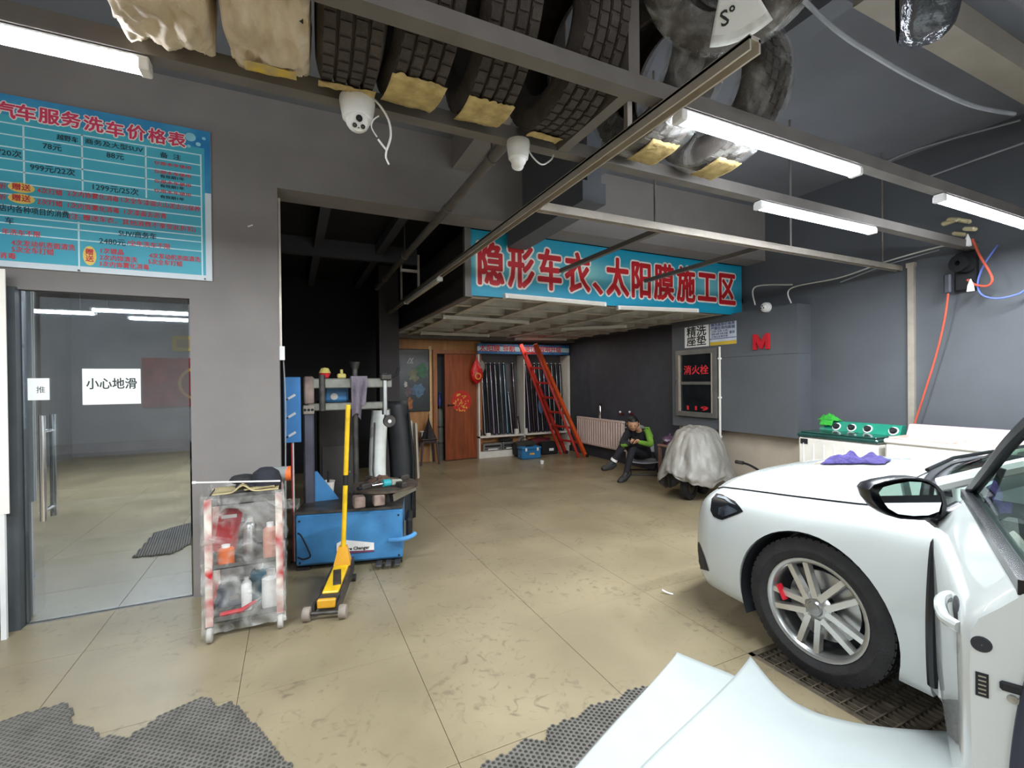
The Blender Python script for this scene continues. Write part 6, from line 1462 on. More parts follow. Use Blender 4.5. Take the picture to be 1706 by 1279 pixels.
b = MB(); b.bbox(J(.30, 0, .12), (.10,.34,.03), .008, JR @ Euler((.12,0,0)).to_matrix()); b.build('lift_arm', M_yellow, t, world=True)
b = MB(); b.bbox(J(.30, .01, .137), (.05,.2,.004), .001, JR @ Euler((.12,0,.2)).to_matrix()); b.build('grease_patch', M_grime, t, world=True)
b = MB(); b.add([J(JL-.13,-.06,.13), J(JL-.13,.06,.13), J(JL-.02,-.05,.13), J(JL-.02,.05,.13), J(JL-.10,-.03,.26), J(JL-.10,.03,.26), J(JL-.05,-.025,.26), J(JL-.05,.025,.26)], [(0,1,3,2),(4,6,7,5),(0,4,5,1),(2,3,7,6),(0,2,6,4),(1,5,7,3)]); b.build('handle_socket', mat('orange yellow plate', (222,160,40)), t, world=True)
hb0 = J(JL-.08, 0, .22); htop = PY(580, 674, hb0.y+.02)
b = MB(); b.cyl(hb0, Vector((htop.x, hb0.y+.02, htop.z)), .017, 12); hh_ = b.build('handle', M_yellow, t, world=True)
q0 = hb0.lerp(Vector((htop.x, hb0.y+.02, htop.z)), .45); q1 = hb0.lerp(Vector((htop.x, hb0.y+.02, htop.z)), .52)
MB().cyl(q0, q1, .0185, 12).build('dirty_band', M_black, hh_, world=True)
# ================================================================== bumper skins and boards behind the changer
def strip(name, lab, xs_px, Y, m, lean=0.0, wpx=20, yb=798, yt=680, curve=.03, cat='bumper', thick=.02):
    p0 = PZ(xs_px, yb, 0); p0 = Vector((PY(xs_px, yb, Y).x, Y, 0)); zt_ = PY(xs_px, yt, Y).z; w = PY(xs_px+wpx/2, 700, Y).x-PY(xs_px-wpx/2, 700, Y).x
    o = thing(name, lab, cat, p0)
    b = MB(); b.grid(lambda u, v: (-w/2+w*u+curve*math.sin(math.pi*v)*-1+lean*v, .06*math.sin(math.pi*u)*-1+.10*v, zt_*v), 8, 20); b.build('skin', m, o, solid=thick); return o, w, zt_
o, w, zt_ = strip('white_bumper', 'white car bumper skin standing on end behind the turntable', 634, 4.75, mat('bumper white', (226,228,222), .3), .02, 26, 810, 684, .03)
MB().tube([(-w*.3,-.07,.1),(-w*.3-.03,-.03,zt_*.5),(-w*.3,.02,zt_*.9)], .008, 6).build('inner_rib', M_grime, o)
o, w, zt_ = strip('black_bumper', 'black car bumper skin standing on end beside the white bumper', 671, 4.95, mat('bumper black', (30,32,34), .5), -.05, 40, 800, 668, -.03)
MB().tube([(w*.35,-.04,.1),(w*.35+.02,-.02,zt_*.5),(w*.3,.03,zt_*.9)], .012, 6).build('lip', M_black, o)
M_brd = mat('pale board', (200,190,172), .6, var=.05)
for k, (px, yt, lab) in enumerate(((683, 702, 'pale board leaning by the column, left of two'), (691, 706, 'pale board leaning by the column, right of two'))):
    p = PZ(px+2, 798, 0); h = PY(px, yt, p.y+.1).z
    o = thing('leaning_board', lab, 'board', (p.x, p.y, 0)); b = MB(); b.box((-.012,.06,h/2), (.035 if k == 0 else .02,.3,h), (-.10,0,.08)); b.build('board', M_brd, o); b = MB(); b.box((.008,.06,h/2), (.004,.28,h*.96), (-.10,0,.08)); b.build('edge', M_white, o)
    o.location.z = .015
# dark plastic stools with umbrella cloth
p = PZ(713, 772, 0)
t = thing('plastic_stool', 'dark brown plastic stool with a folded cloth on it near the back wall', 'stool', (p.x, p.y, 0))
M_st = mat('dark brown plastic', (48,36,36), .4)
b = MB(); b.bbox((0,0,.44), (.28,.28,.03), .01); b.build('seat', M_st, t); b = MB(); b.bbox((0,0,.40), (.26,.26,.06), .01); b.build('apron', M_st, t)
for sx in (-1,1):
    for sy in (-1,1): MB().add([(sx*.125+dx*.018, sy*.125+dy*.018, .40) for dx in (-1,1) for dy in (-1,1)]+[(sx*.16+dx*.014, sy*.16+dy*.014, 0) for dx in (-1,1) for dy in (-1,1)], [(0,1,3,2),(4,6,7,5),(0,4,5,1),(2,3,7,6),(0,2,6,4),(1,5,7,3)]).build('leg', M_st, t)
t = thing('folded_umbrella', 'dark folded umbrella cloth standing like a cone on the stool', 'umbrella', (p.x+.02, p.y, .457))
b = MB(); b.grid(lambda u, v: ((.12*(1-v)**1.3+.008)*math.cos(2*math.pi*u)*(1+.12*math.sin(u*38)), (.12*(1-v)**1.3+.008)*math.sin(2*math.pi*u)*(1+.12*math.sin(u*38)), .36*v), 40, 14); b.build('cloth', mat('dark umbrella cloth', (42,34,38), .7), t); MB().cyl((0,0,.34),(0,0,.42),.006,8).build('tip', M_black, t)
t = thing('grey_tin', 'small pale tin on the stool beside the folded umbrella', 'tin', (p.x-.10, p.y+.02, .457)); b = MB(); b.lathe([(.001,0),(.04,0),(.04,.12),(.001,.12)],16); b.build('body', M_silver, t); b = MB(); b.lathe([(.042,.11),(.042,.125),(.001,.127)],16); b.build('lid', M_offw, t)
# ================================================================== white car
from mathutils.bvhtree import BVHTree
XC = 3.11; WY = 1.40; WZ = .335
car = thing('white_car', 'white saloon car with its front left door open, parked over the drain grating', 'car', (XC, 0.0, 0))
M_car = mat('white car paint', (182,185,182), .25, var=.012, coat=.8, scale=1)
M_trim = mat('black gloss trim', (24,25,28), .25, var=.05); M_trimm = mat('black matt trim', (34,36,40), .6)
M_lens = mat('smoked lamp lens', (70,76,84), .1, rgb2=(36,38,44), scale=14, coat=.6)
M_cgl = bpy.data.materials.new('green car glass'); M_cgl.use_nodes = True; nt = M_cgl.node_tree; nt.nodes.clear()
out = nt.nodes.new('ShaderNodeOutputMaterial'); mx = nt.nodes.new('ShaderNodeMixShader'); tr = nt.nodes.new('ShaderNodeBsdfTransparent'); gl = nt.nodes.new('ShaderNodeBsdfGlossy')
nn = nt.nodes.new('ShaderNodeTexNoise'); nn.inputs['Scale'].default_value = 2; mr = nt.nodes.new('ShaderNodeMapRange'); mr.inputs[3].default_value = .16; mr.inputs[4].default_value = .24
nt.links.new(nn.outputs[0], mr.inputs[0]); nt.links.new(mr.outputs[0], mx.inputs[0])
tr.inputs['Color'].default_value = (.62,.74,.68,1); gl.inputs['Roughness'].default_value = .02
nt.links.new(tr.outputs[0], mx.inputs[1]); nt.links.new(gl.outputs[0], mx.inputs[2]); nt.links.new(mx.outputs[0], out.inputs[0])
KY =  [2.30, 2.27, 2.22, 2.14, 2.04, 1.90, 1.70, 1.40, 1.15, .93]
KW =  [.36,  .56,  .72,  .815, .865, .885, .897, .905, .905, .903]
KB =  [.30,  .25,  .23,  .215, .20,  .20,  .20,  .20,  .20,  .20]
KC =  [.60,  .68,  .755, .825, .868, .905, .945, .98,  1.0,  1.0]
KS =  [.54,  .61,  .68,  .735, .772, .79,  .81,  .838, .865, .875]
def prof(Y):
    w, zb, zc, zs = (interp(KY[::-1], K[::-1], Y) for K in (KW, KB, KC, KS))
    k = w/.9
    zmid = min(.62, zb+(zs-zb)*.66); zlow = min(.45, zb+(zs-zb)*.38)
    pts = [(0, zc), (.30*k, zc-.012*k), (.55*k, zc-(zc-zs)*.42), (.715*k, zs+.006), (.80*k, zs-.025), (.862*k, zs-.075), (.893*k, zmid), (.900*k, zlow), (.888*k, zb+.06), (.86*k, zb)]
    cm = catmull([Vector((a, c, 0)) for a, c in pts], 5)
    return [(p.x, p.y) for p in cm]
stY = [2.305, 2.30, 2.29, 2.27, 2.245, 2.22, 2.19, 2.16, 2.12, 2.08, 2.04]+list(np.linspace(1.99, .93, 24))
rings = []
for Y in stY:
    pr_ = prof(Y); R = [(-s, z) for s, z in reversed(pr_)]+pr_[1:]
    if Y > 2.30: R = [(s*.9, .45+(z-.45)*.9) for s, z in R]
    rings.append([Vector((XC+s, Y, z)) for s, z in R])
b = MB(); n = len(rings[0]); m = len(rings)
for r in rings: b.v += r
for i in range(m-1):
    for j in range(n-1): b.f.append((i*n+j, i*n+j+1, (i+1)*n+j+1, (i+1)*n+j))
    b.f.append((i*n+n-1, i*n, (i+1)*n, (i+1)*n+n-1))
b.f.append(tuple(range(n))); b.f.append(tuple((m-1)*n+k for k in range(n-1, -1, -1)))
bvh = BVHTree.FromPolygons([tuple(v) for v in b.v], [f for f in b.f])
shell = b.build('front_body', M_car, car, world=True, ang=50)
cut = MB(); cut.lathe([(.001,-.35),(.378,-.35),(.378,.35),(.001,.35)], 48, Matrix.Translation(Vector((XC-.9, WY, WZ-.01))-car.location) @ Matrix.Rotation(math.pi/2, 4, 'Y'))
c1_ = cut.build('cut', M_trim, car, smooth=False)
cut = MB(); cut.lathe([(.001,-.35),(.378,-.35),(.378,.35),(.001,.35)], 48, Matrix.Translation(Vector((XC+.9, WY, WZ-.01))-car.location) @ Matrix.Rotation(math.pi/2, 4, 'Y'))
c2_ = cut.build('cut', M_trim, car, smooth=False)
bpy.context.view_layer.update()
boolean(shell, [c1_, c2_])
shell.data.shade_smooth(); shell.data.set_sharp_from_angle(angle=math.radians(45))
# wheel arch liners (dark wells)
for s in (-1, 1):
    b = MB(); b.lathe([(.374,-.30),(.372,.0)], 40, Matrix.Translation((XC+s*.885-(.0 if s < 0 else .0), WY, WZ-.01)) @ Matrix.Rotation(math.pi/2*s, 4, 'Y'), False, *((-2.0, 2.0) if s < 0 else (math.pi-2.0, math.pi+2.0)))
    b.build('arch_liner', M_trimm, car, world=True)
    # liner lip seen at the front of the arch
def hit(x, y, off=.004):
    d = Vector(ray(x, y)); o = Vector((0, 0, EYE)); loc, nrm, i, dist = bvh.ray_cast(o, d.normalized())
    if loc is None: return None
    if nrm.dot(d) > 0: nrm = -nrm
    return loc+nrm*off
def patch(name, poly, m, par=car, rings_=5, off=.004, lift=0.0):
    cxp = sum(p[0] for p in poly)/len(poly); cyp = sum(p[1] for p in poly)/len(poly); dense = []
    for i in range(len(poly)):
        a, c = poly[i], poly[(i+1) % len(poly)]
        for k in range(4): dense.append((a[0]+(c[0]-a[0])*k/4, a[1]+(c[1]-a[1])*k/4))
    b = MB(); N = len(dense); V = []
    for r in range(1, rings_+1):
        f = r/rings_
        for p in dense:
            h = hit(cxp+(p[0]-cxp)*f, cyp+(p[1]-cyp)*f, off+lift*(1-f*f))
            if h is None: h = V[-1] if V else Vector((2.2,2.0,.6))
            V.append(h)
    c0 = hit(cxp, cyp, off+lift); V.append(c0); F = []
    for r in range(rings_-1):
        for k in range(N): k2 = (k+1) % N; F.append((r*N+k, r*N+k2, (r+1)*N+k2, (r+1)*N+k))
    for k in range(N): F.append((k, len(V)-1, (k+1) % N))
    b.add(V, F); return b.build(name, m, par, world=True, ang=60)
HL = [(1186,831),(1194,822),(1204,824),(1213,829),(1225,835),(1232,843),(1239,852),(1228,857),(1212,863),(1204,866),(1196,864),(1189,860),(1184,850)]
hl = patch('headlight', HL, M_trim, off=.003)
patch('lamp_lens', [(1199,846),(1213,842),(1226,848),(1231,852),(1218,857),(1206,861),(1198,857)], M_lens, hl, off=.008)
patch('lamp_strip', [(1195,829),(1206,831),(1216,838),(1228,842),(1222,839),(1210,829),(1198,826)], mat('lamp strip', (120,126,132), .2), hl, off=.008)
# mirrored headlight on the far side
def mirrored(o):
    c = o.copy(); c.data = o.data.copy()
    for v in c.data.vertices: v.co.x = -v.co.x
    COL.objects.link(c); return c
hl2 = mirrored(hl)
for ch in hl.children: q = mirrored(ch); q.parent = hl2
patch('side_intake', [(1160,898),(1166,905),(1174,925),(1182,951),(1170,948),(1159,945)], M_trimm, off=.003)
# grille on the nose
b = MB(); b.bbox((XC, 2.295, .47), (.72,.03,.16), .02); gr = b.build('grille', M_trim, car, world=True)
for k in range(4): MB().bx(XC-.34, XC+.34, 2.308, 2.316, .41+k*.04, .418+k*.04).build('grille_bar', M_chrome, gr, world=True, smooth=False)
# hood: shut line along the surface
def seam(name, pts, r, m=M_trim, par=car):
    P3 = [hit(x, y, .0005) for x, y in pts]; P3 = [p for p in P3 if p is not None]
    return MB().tube(catmull(P3, 5), r, 6).build(name, m, par, world=True)
# hood panel: raised copy of the loft between the shut lines
hb_ = MB(); ys = np.linspace(2.115, 1.17, 26)
def hoodpt(u, v):
    Y = 2.115-(2.115-1.17)*u; s = (v-.5)*2
    # front corners rounded in plan
    wmax = .725*(1-.10*max(0, (Y-1.98)/.14)**2) if Y > 1.98 else .725
    wmax *= (1-.03*max(0, (1.26-Y)/.09)**2) if Y < 1.26 else 1
    Yc_ = Y+.05*(1-s*s)*max(0, (Y-1.9)/.2)
    w = interp(KY[::-1], KW[::-1], Yc_); k = w/.9; sx = s*min(wmax, .725*k)
    pf = prof(Yc_); z = float(np.interp(abs(sx), [p[0] for p in pf[:22]], [p[1] for p in pf[:22]]))
    return (XC+sx, Yc_, z+.006)
hb_.grid(hoodpt, 40, 48); hood = hb_.build('hood', M_car, car, world=True, ang=60)
edge = [Vector(hoodpt(u, 0))-Vector((0,0,.003)) for u in np.linspace(0, 1, 30)]
MB().tube(edge, .0045, 6).build('shut_line', M_trim, hood, world=True)
MB().tube([Vector((2*XC-p.x, p.y, p.z)) for p in edge], .0045, 6).build('shut_line', M_trim, hood, world=True)
MB().tube([Vector(hoodpt(0, v))-Vector((0,0,.003)) for v in np.linspace(0, 1, 40)], .0045, 6).build('shut_line', M_trim, hood, world=True)
# cowl, windscreen, pillars, roof
def cowl(u, v):
    s = (u-.5)*2; y = 1.185-.16*abs(s)**2.2-.10*v; return (XC+s*.72, y, 1.005-.07*s*s+.035*v+.012*math.sin(math.pi*v))
MB().grid(cowl, 24, 6).build('cowl', M_trimm, car, world=True, solid=.01)
def wsc(u, v):
    s = (u-.5)*2; x = XC+s*(.715-.17*v-.02*v); y0 = 1.10-.15*s*s; y1 = .10-.06*s*s
    return (x, y0+(y1-y0)*v, 1.035-.02*s*s+(.385-.03*s*s)*v+.03*math.sin(math.pi*v))
MB().grid(wsc, 20, 12).build('windscreen', M_cgl, car, world=True)
for s in (0, 1):
    pl = [Vector(wsc(s, v)) for v in np.linspace(-.02, 1, 10)]
    MB().tube(pl, .028, 8).build('pillar', M_car, car, world=True)
    MB().tube([p+Vector(((1 if s == 0 else -1)*.03, .015, 0)) for p in pl], .012, 6).build('pillar_seal', M_trim, car, world=True)
for k, (x0, x1) in enumerate(((2.55, 3.15), (3.05, 3.62))):
    MB().tube([(x0, 1.075, 1.035), ((x0+x1)/2, 1.10, 1.06), (x1, 1.06, 1.075)], .009, 6).build('wiper', M_trim, car, world=True)
def roof(u, v):
    s = (u-.5)*2; return (XC+s*.525, .10-.06*s*s-1.55*v, 1.42-.03*s*s+.03*math.sin(math.pi*v))
MB().grid(roof, 12, 10).build('roof', M_car, car, world=True, solid=.02)
# lower body behind the front clip: floor, sills, rear body
MB().bx(XC-.78, XC+.78, -2.0, .93, .20, .26).build('floor_pan', M_trimm, car, world=True, smooth=False)
for s in (-1, 1):
    b = MB(); b.bbox((XC+s*.83, -.05, .27), (.14, 1.96, .14), .03); b.build('sill', M_car, car, world=True)
b = MB(); b.bbox((XC+.86, .0, .62), (.09, 1.86, .66), .04); b.build('right_side', M_car, car, world=True)
def rear(u, v):
    a = u; Y = -.28-2.1*v; w = .90-.10*max(0, v-.6)**2*2.5; s = (u-.5)*2
    prf = catmull([Vector(p) for p in ((-w*.95,.2,0),(-w,.3,0),(-w*1.0,.6,0),(-w*.96,.85,0),(-w*.84,.96-.02*v,0),(0,.98-.01*v,0),(w*.84,.96-.02*v,0),(w*.96,.85,0),(w,.6,0),(w,.3,0),(w*.95,.2,0))], 3)
    p = prf[min(len(prf)-1, int(round(u*(len(prf)-1))))]; return (XC+p.x, Y, p.y)
b = MB(); b.grid(rear, 30, 10); b.build('rear_body', M_car, car, world=True, ang=60)
b = MB(); b.add([(XC-.86, -2.38, .2), (XC+.86, -2.38, .2), (XC+.8, -2.38, .92), (XC-.8, -2.38, .92)], [(0,1,2,3)]); b.build('tail_panel', M_car, car, world=True, smooth=False)
b = MB(); b.grid(lambda u, v: (XC+(u-.5)*1.05*(1+.25*v), -1.45-.75*v, 1.42-.44*v+.04*math.sin(math.pi*v)), 8, 8); b.build('rear_window', M_cgl, car, world=True)
for s in (-1, 1):
    MB().tube([(XC+s*.74, -.30, .95), (XC+s*.56, -.36, 1.42)], .03, 8).build('centre_pillar', M_trim, car, world=True)
    MB().tube([(XC+s*.76, -1.55, .95), (XC+s*.54, -1.42, 1.42)], .035, 8).build('rear_pillar', M_car, car, world=True)
# interior
M_int = mat('light grey interior', (150,146,138), .7, var=.06)
b = MB(); b.bbox((XC, .78, .80), (1.42, .30, .34), .06); b.build('dashboard', M_trimm, car, world=True)
b = MB(); b.lathe([], 4) if False else None
SWc = Vector((2.74, .50, .90)); SWn = Vector((0, -.9, .42)).normalized()
Ms = basis(SWc, (1,0,0), SWn.cross(Vector((1,0,0))))
b = MB(); b.lathe([(.185+.016*math.cos(a), .016*math.sin(a)) for a in [k*math.pi/4 for k in range(8)]], 36, Ms, True); sw = b.build('steering_wheel', M_trim, car, world=True)
b = MB(); b.lathe([(.001,.02),(.06,.02),(.07,-.02),(.001,-.02)], 18, Ms); b.box(SWc, (.33,.03,.025)); b.build('hub', M_trimm, sw, world=True)
for x in (2.72, 3.5):
    b = MB(); b.bbox((x, .0, .42), (.5,.52,.22), .06); st = b.build('seat', M_int, car, world=True)
    b = MB(); b.bbox((x, -.28, .78), (.48,.16,.62), .06, (math.radians(18),0,0)); b.build('seat_back', M_int, st, world=True)
b = MB(); b.bbox((XC+.78, .1, .65), (.06,1.2,.5), .02); b.build('far_door_trim', M_int, car, world=True)
pf = prof(.93); pe = [Vector((XC-s_, .918-.03*max(0, (z_-.80)/.08), z_)) for s_, z_ in pf if .24 < z_ < .85 and s_ > .8]
MB().tube(pe, .019, 8).build('door_gap_seal', M_trim, car, world=True)
# ---- wheels
def wheel(x, y, side, turn=0.0):
    w = tyre_mesh(MB(), .328, .228, .215, 60, .008); Mw = Matrix.Translation((x, y, WZ)) @ Matrix.Rotation(turn, 4, 'Z')
    w.xf(Mw); ty = w.build('tyre', M_rubber, car, world=True, ang=25)
    S_ = Matrix.Rotation(math.pi/2*(-1 if side < 0 else 1), 4, 'Y')          # local z -> outward
    b = MB(); b.lathe([(.226,-.19),(.215,-.17),(.205,-.02),(.214,.0),(.222,.006),(.236,.008),(.238,.0),(.228,-.01)], 48, Mw @ S_ @ Matrix.Translation((0,0,.085)), False)
    rim = b.build('rim', M_silver, ty, world=True)
    Mr = Mw @ S_ @ Matrix.Translation((0,0,.085))
    mface = mat('machined spoke face', (204,202,196), .25, metal=.7, var=.04)
    for k in range(5):
        a = math.pi/2+.12+k*2*math.pi/5
        for d in (-1, 1):
            b = MB(); a0 = a+d*.05; w0, w1 = .020, .017
            p0 = Vector((.045, d*.022, .0)); p1 = Vector((.212, d*.043, -.004)); dr = (p1-p0).normalized(); sd = Vector((-dr.y, dr.x, 0))
            vs = []
            for p, ww in ((p0, w0), (p1, w1)):
                for sx, zz in ((-1, 0), (1, 0), (1.25, -.03), (-1.25, -.03)): vs.append(p+sd*(sx*ww*.72)+Vector((0,0,zz)))
            b.add(vs, [(0,1,2,3),(7,6,5,4),(0,4,5,1),(1,5,6,2),(2,6,7,3),(3,7,4,0)]); b.xf(Mr @ Matrix.Rotation(a, 4, 'Z')); b.build('spoke', mface, rim, world=True)
        b = MB(); q = Mr @ Matrix.Rotation(a+math.pi/5, 4, 'Z') @ Vector((.062, 0, -.004)); q2 = Mr @ Matrix.Rotation(a+math.pi/5, 4, 'Z') @ Vector((.062, 0, -.02)); b.cyl(q, q2, .011, 6); b.build('wheel_nut', M_chrome, rim, world=True)
    b = MB(); b.lathe([(.001,.006),(.03,.004),(.036,-.004),(.06,-.008),(.075,-.02),(.05,-.05),(.001,-.05)], 24, Mr); b.build('hub', M_silver, rim, world=True)
    b = MB(); b.lathe([(.001,.009),(.027,.007)], 20, Mr); b.build('centre_cap', mat('centre cap', (150,150,150), .3, metal=.8), rim, world=True)
    b = MB(); b.lathe([(.06,-.075),(.165,-.075),(.165,-.09),(.06,-.09)], 36, Mr, True); b.build('brake_disc', M_silver, ty, world=True)
    b = MB(); b.lathe([(.001,-.13),(.225,-.13)], 36, Mr); b.build('back_plate', M_black, ty, world=True)
    b = MB(); b.bbox((.10,.09,-.065), (.12,.06,.05), .012); b.xf(Mr); b.build('caliper', M_grime, ty, world=True)
    return ty, rim, Mr
ty, rim, Mr = wheel(2.352, WY, -1, math.radians(2))
b = MB(); b.box((0,0,0), (.03,.012,.075), (0,.0,0)); b.xf(Matrix.Translation(PX(1303, 985, 2.262)) @ Matrix.Rotation(-.5, 4, 'X')); b.build('red_tag', mat('red tape', (196,28,44), .5), rim, world=True)
wheel(XC*2-2.352, WY, 1)
for s in (-1, 1): wheel(XC+s*.758, -1.30, s)
# ---- open front door
HNG = Vector((2.235, .925, 0)); u_ = Vector((-.903, -.430, 0)).normalized(); n_ = Vector((-.430, .903, 0)).normalized()
def D(u, n, z): return HNG+u_*u+n_*n+Vector((0,0,z))
outer = [(.25,-.035),(.30,-.012),(.40,.0),(.55,.004),(.70,.006),(.82,.008),(.90,.006),(.935,-.006),(.965,-.036),(1.005,-.072)]
inner = [(1.005,-.125),(.93,-.165),(.80,-.195),(.55,-.2),(.30,-.19),(.25,-.12)]
def doorsec(u):
    k = 1.0
    o = [(z, n-(.03*(1-u/.15)**2 if u < .15 else 0)) for z, n in outer]
    return o+inner
LU = 1.03
us = [0, .02, .05, .1, .2, .35, .5, .65, .8, .92, 1.0, 1.022, LU]
b = MB(); secs = []
for u in us:
    sc = doorsec(u); e = max(0, (u-1.0)/.03)
    secs.append([D(u, n-(.012*e*e if n > -.08 else 0), z) for z, n in sc])
N = len(secs[0])
for s in secs: b.v += s
for i in range(len(us)-1):
    for j in range(N): j2 = (j+1) % N; b.f.append((i*N+j, i*N+j2, (i+1)*N+j2, (i+1)*N+j))
b.f.append(tuple(range(N))); b.f.append(tuple((len(us)-1)*N+k for k in range(N-1, -1, -1)))
door = b.build('front_door', M_car, car, world=True, ang=40)
# belt moulding and window frame
M_seal = mat('door seal rubber', (44,46,58), .5)
MB().beam(D(.03,-.0885,1.0165), D(LU-.002,-.0885,1.0165), .027, .031).build('belt_moulding', M_trim, door, world=True)
MB().beam(D(.05,-.1135,1.011), D(LU-.01,-.1135,1.011), .018, .026).build('belt_seal', M_trimm, door, world=True)
fr_pts = [D(.02,-.099,1.012), D(.16,-.12,1.10), D(.36,-.16,1.25), D(.55,-.2,1.36), D(.75,-.235,1.425), D(.95,-.25,1.44), D(1.02,-.245,1.40), D(1.03,-.2,1.2), D(1.022,-.1015,1.012)]
MB().tube(catmull(fr_pts, 6), .019, 8).build('window_frame', M_trim, door, world=True)
# glass within the frame
gp = [p+Vector((0,0,-.004)) for p in catmull(fr_pts, 4)]
gc = D(.6, -.15, 1.12)
b = MB(); b.add(gp+[gc], [(i, i+1, len(gp)) for i in range(len(gp)-1)]+[(len(gp)-1, 0, len(gp))]); b.build('window_glass', M_cgl, door, world=True)
MB().beam(D(.20,-.115,.98), D(.215,-.16,1.145), .018, .016).build('quarter_bar', M_trim, door, world=True)
b = MB(); b.bbox(D(.50,-.205,.60), (.90,.03,.62), .02, basis((0,0,0), u_, (0,0,1)).to_3x3() @ Euler((math.pi/2,0,0)).to_matrix() if False else Euler((0,0,math.atan2(u_.y,u_.x))).to_matrix()); itr = b.build('door_trim', M_int, door, world=True)
b = MB(); b.bbox(D(.55,-.235,.66), (.5,.05,.06), .015, (0,0,math.atan2(u_.y,u_.x))); b.build('armrest', M_trimm, itr, world=True)
# seal around the shut face
sealp = [D(LU+.004, n, z) for z, n in ((.99,-.16),(.93,-.135),(.86,-.105),(.78,-.088),(.66,-.076),(.52,-.07),(.40,-.07),(.30,-.075),(.25,-.085))]
MB().tube(catmull(sealp, 6), .014, 8).build('door_seal', M_seal, door, world=True)
MB().tube([p-u_*.06 for p in catmull(sealp, 4)], .016, 8).build('inner_seal', M_seal, door, world=True) if False else None
def onface(x, y):
    # intersection with the shut face plane (u = LU)
    o = Vector((0,0,EYE)); d = Vector(ray(x, y)); P0 = D(LU, 0, 0); t_ = (P0-o).dot(u_)/d.dot(u_); return o+d*t_
Mf = basis((0,0,0), -n_, (0,0,1))
def fplace(c): 
    M_ = Mf.copy(); 
    for i in range(3): M_[i][3] = c[i]
    return M_
c = onface(1635, 1073); b = MB(); b.lathe([(.001,.004),(.014,.004),(.017,0)], 18, fplace(c)); b.build('grommet', M_trimm, door, world=True)
c = onface(1636, 1140); b = MB(); b.box((0,0,.001), (.020,.05,.002)); b.xf(fplace(c)); lbl = b.build('data_label', M_black, door, world=True, smooth=False)
b = MB()
for k in range(5): b.box((.0,-.018+k*.009,.0025), (.012,.003,.001))
b.xf(fplace(c)); b.build('label_print', M_silver, lbl, world=True, smooth=False)
c = onface(1694, 1147); b = MB(); b.bbox((0,0,.003), (.05,.02,.01), .004); b.xf(fplace(c)); b.build('latch', M_black, door, world=True)
for x, y in ((1687, 1164), (1703, 1170)):
    c = onface(x, y); b = MB(); b.lathe([(.001,.006),(.008,.005),(.009,0)], 12, fplace(c)); b.build('latch_screw', M_silver, door, world=True)
# handle
b = MB(); b.tube(catmull([D(.74,.008,.885), D(.78,.035,.885), D(.85,.045,.887), D(.93,.040,.885), D(.965,.008,.885)], 6), [.015]+[.016]*23+[.015], 10) if False else b.tube(catmull([D(.78,.006,.885), D(.81,.024,.885), D(.87,.032,.887), D(.94,.028,.885), D(.975,.006,.885)], 6), .013, 10)
dh_ = b.build('door_handle', M_car, door, world=True)
b = MB(); b.bbox(D(.84,.009,.80), (.11,.004,.05), .002, basis((0,0,0), u_, (0,0,1)).to_3x3() @ Euler((math.pi/2,0,0)).to_matrix() if False else None); b = MB(); b.ball((0,0,0), 1, 18, 10); b.xf(fplace(Vector((0,0,0))) if False else Matrix.Translation(D(.88,.002,.885)) @ basis((0,0,0), u_, (0,0,1)) @ Matrix.Diagonal((.065,.032,.008,1))); b.build('handle_cup', M_trimm, dh_, world=True)
# mirror
mcn = PZ(1512, 833, 1.005)
arm0 = D(.10, -.06, .965)
mr0, mr1 = PZ(1450, 840, 1.0), PZ(1568, 838, 1.0)
mx_ = (mr1-mr0); mx_.z = 0; mw_ = mx_.length; mx_.normalize(); mzv = Vector((0,0,1)); mfn = mx_.cross(mzv).normalized()   # pointing to camera side
if mfn.dot(-mcn) < 0: mfn = -mfn
mctr = (mr0+mr1)/2; mctr.z = (PX(1512, 833, mctr.x)).z; 
def mpt(x, y, depth=0.0):
    # pixel -> plane of the mirror glass
    o = Vector((0,0,EYE)); d = Vector(ray(x, y)); t_ = (mctr-o).dot(mfn)/d.dot(mfn); return o+d*t_-mfn*depth
hous = [(1447,816),(1455,807),(1475,801),(1505,796),(1530,796),(1548,800),(1561,808),(1572,820),(1577,840),(1574,860),(1560,866),(1530,866),(1500,864),(1480,858),(1465,848),(1452,832)]
gls = [(1462,820),(1470,811),(1490,806),(1515,802),(1535,803),(1550,808),(1562,818),(1564,835),(1558,850),(1540,856),(1515,857),(1490,854),(1475,845),(1466,832)]
b = MB(); H = len(hous); V = []
for dep, sc in ((-.002,1.0),(.01,1.03),(.05,1.0),(.085,.85),(.11,.55)):
    cpt = mpt(1515, 832, dep)
    for x, y in hous: V.append(cpt+(mpt(x, y, dep)-cpt)*sc)
V.append(mpt(1515, 832, .115)); F = []
for r in range(4):
    for k in range(H): k2 = (k+1) % H; F.append((r*H+k, r*H+k2, (r+1)*H+k2, (r+1)*H+k))
for k in range(H): F.append((4*H+k, 4*H+(k+1) % H, 5*H))
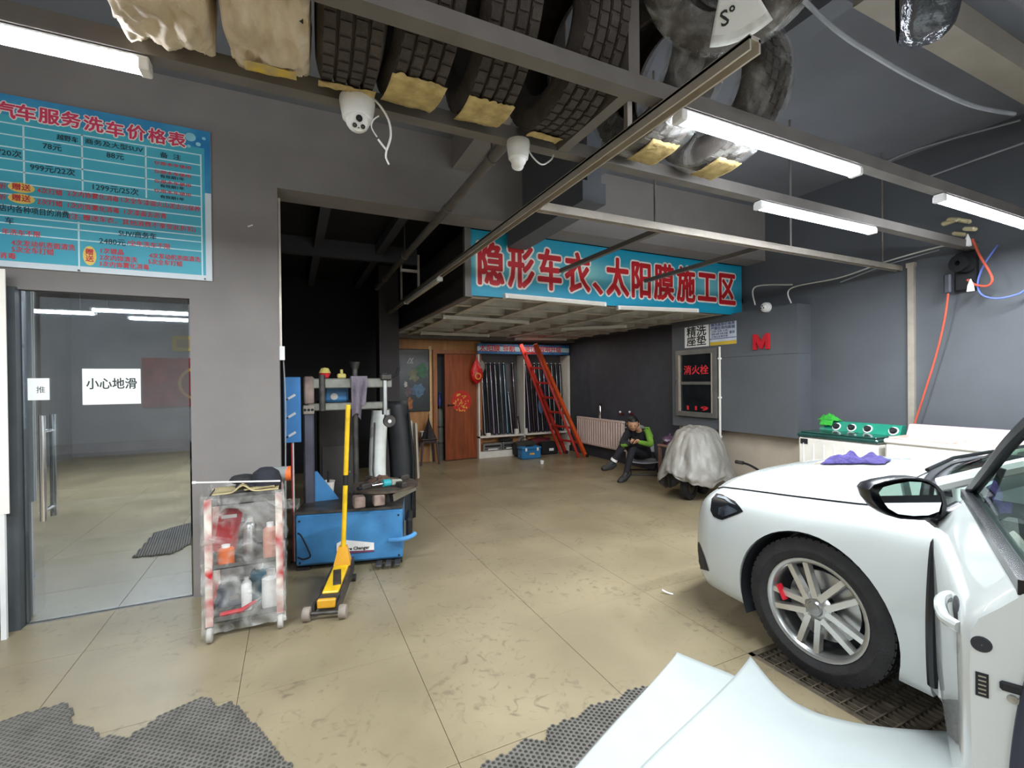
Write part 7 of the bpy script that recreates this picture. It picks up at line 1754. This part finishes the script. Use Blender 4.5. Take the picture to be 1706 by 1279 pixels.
# front rim ring to glass recess
o0 = len(V); G = len(gls)
b.add(V, F)
rimv = [mpt(x, y, -.002) for x, y in hous]; 
b.add(rimv+[mpt(1515+(x-1515)*.93, 832+(y-832)*.9, .004) for x, y in hous], [(k, (k+1) % H, H+(k+1) % H, H+k) for k in range(H)])
mir = b.build('mirror', M_trim, door, world=True, ang=50, weld=True)
M_mirr = mat('mirror glass', (235,240,240), .01, metal=1.0, var=0)
b = MB(); gv = [mpt(x, y, -.0005) for x, y in gls]; gz = sum(p.z for p in gv)/G; gv = [p-mfn*((p.z-gz)*.13-.008) for p in gv]; b.add(gv, [tuple(range(G))]); b.build('mirror_glass', M_mirr, mir, world=True, ang=80)
b = MB(); b.tube([mpt(1560, 858, .03), mpt(1576, 872, .03), D(.12,-.07,.965), D(.10,-.10,.96)], [.03,.036,.04,.03], 10); b.build('mirror_foot', M_trim, mir, world=True)
# ================================================================== cloth on the hood
hp = hit(1425, 795, .0)
def hz_at(x, y):
    pf = prof(y); return float(np.interp(abs(x-XC), [p[0] for p in pf[:22]], [p[1] for p in pf[:22]]))+.006
c0 = PZ(1425, 795, .93)
for _ in range(8): c0 = PZ(1425, 796, hz_at(c0.x, c0.y)+.02)
M_pur = mat('purple microfibre', (60,52,104), .95, var=.15, bump=.6, bscale=60)
cdir = (PZ(1480, 803, c0.z)-PZ(1375, 790, c0.z)); cdir.z = 0; cl_ = cdir.length; cdir.normalize(); csd = Vector((-cdir.y, cdir.x, 0))
t = thing('purple_cloth', 'crumpled purple microfibre cloth lying on the hood of the white car', 'cloth', c0)
b = MB()
def cfn(u, v):
    q = c0+cdir*((u-.5)*cl_*1.0)+csd*((v-.5)*.17*(1+.3*nz(u*4, 0, 2))); e = max(0, (1-(2*u-1)**4)*(1-(2*v-1)**2))
    q.z = hz_at(q.x, q.y)+.006+.05*e*(.7+.9*nz(u*6, v*3, 5))*(1.2-.4*u)+.006*abs(nz(u*14, v*10, 1)); return q
b.grid(cfn, 40, 20); b.build('cloth', M_pur, t, world=True, ang=80, solid=.004)
b = MB()
for k in range(7):
    p0 = Vector(cfn(0, .15+.11*k)); b.tube([p0, p0-cdir*.02+Vector((0,0,-.004)), p0-cdir*.045+csd*(.01*math.sin(k*3))+Vector((0,0,-.012))], [.004,.003,.002], 5)
b.build('fringe', mat('pale fringe', (150,140,130), .9), t, world=True)
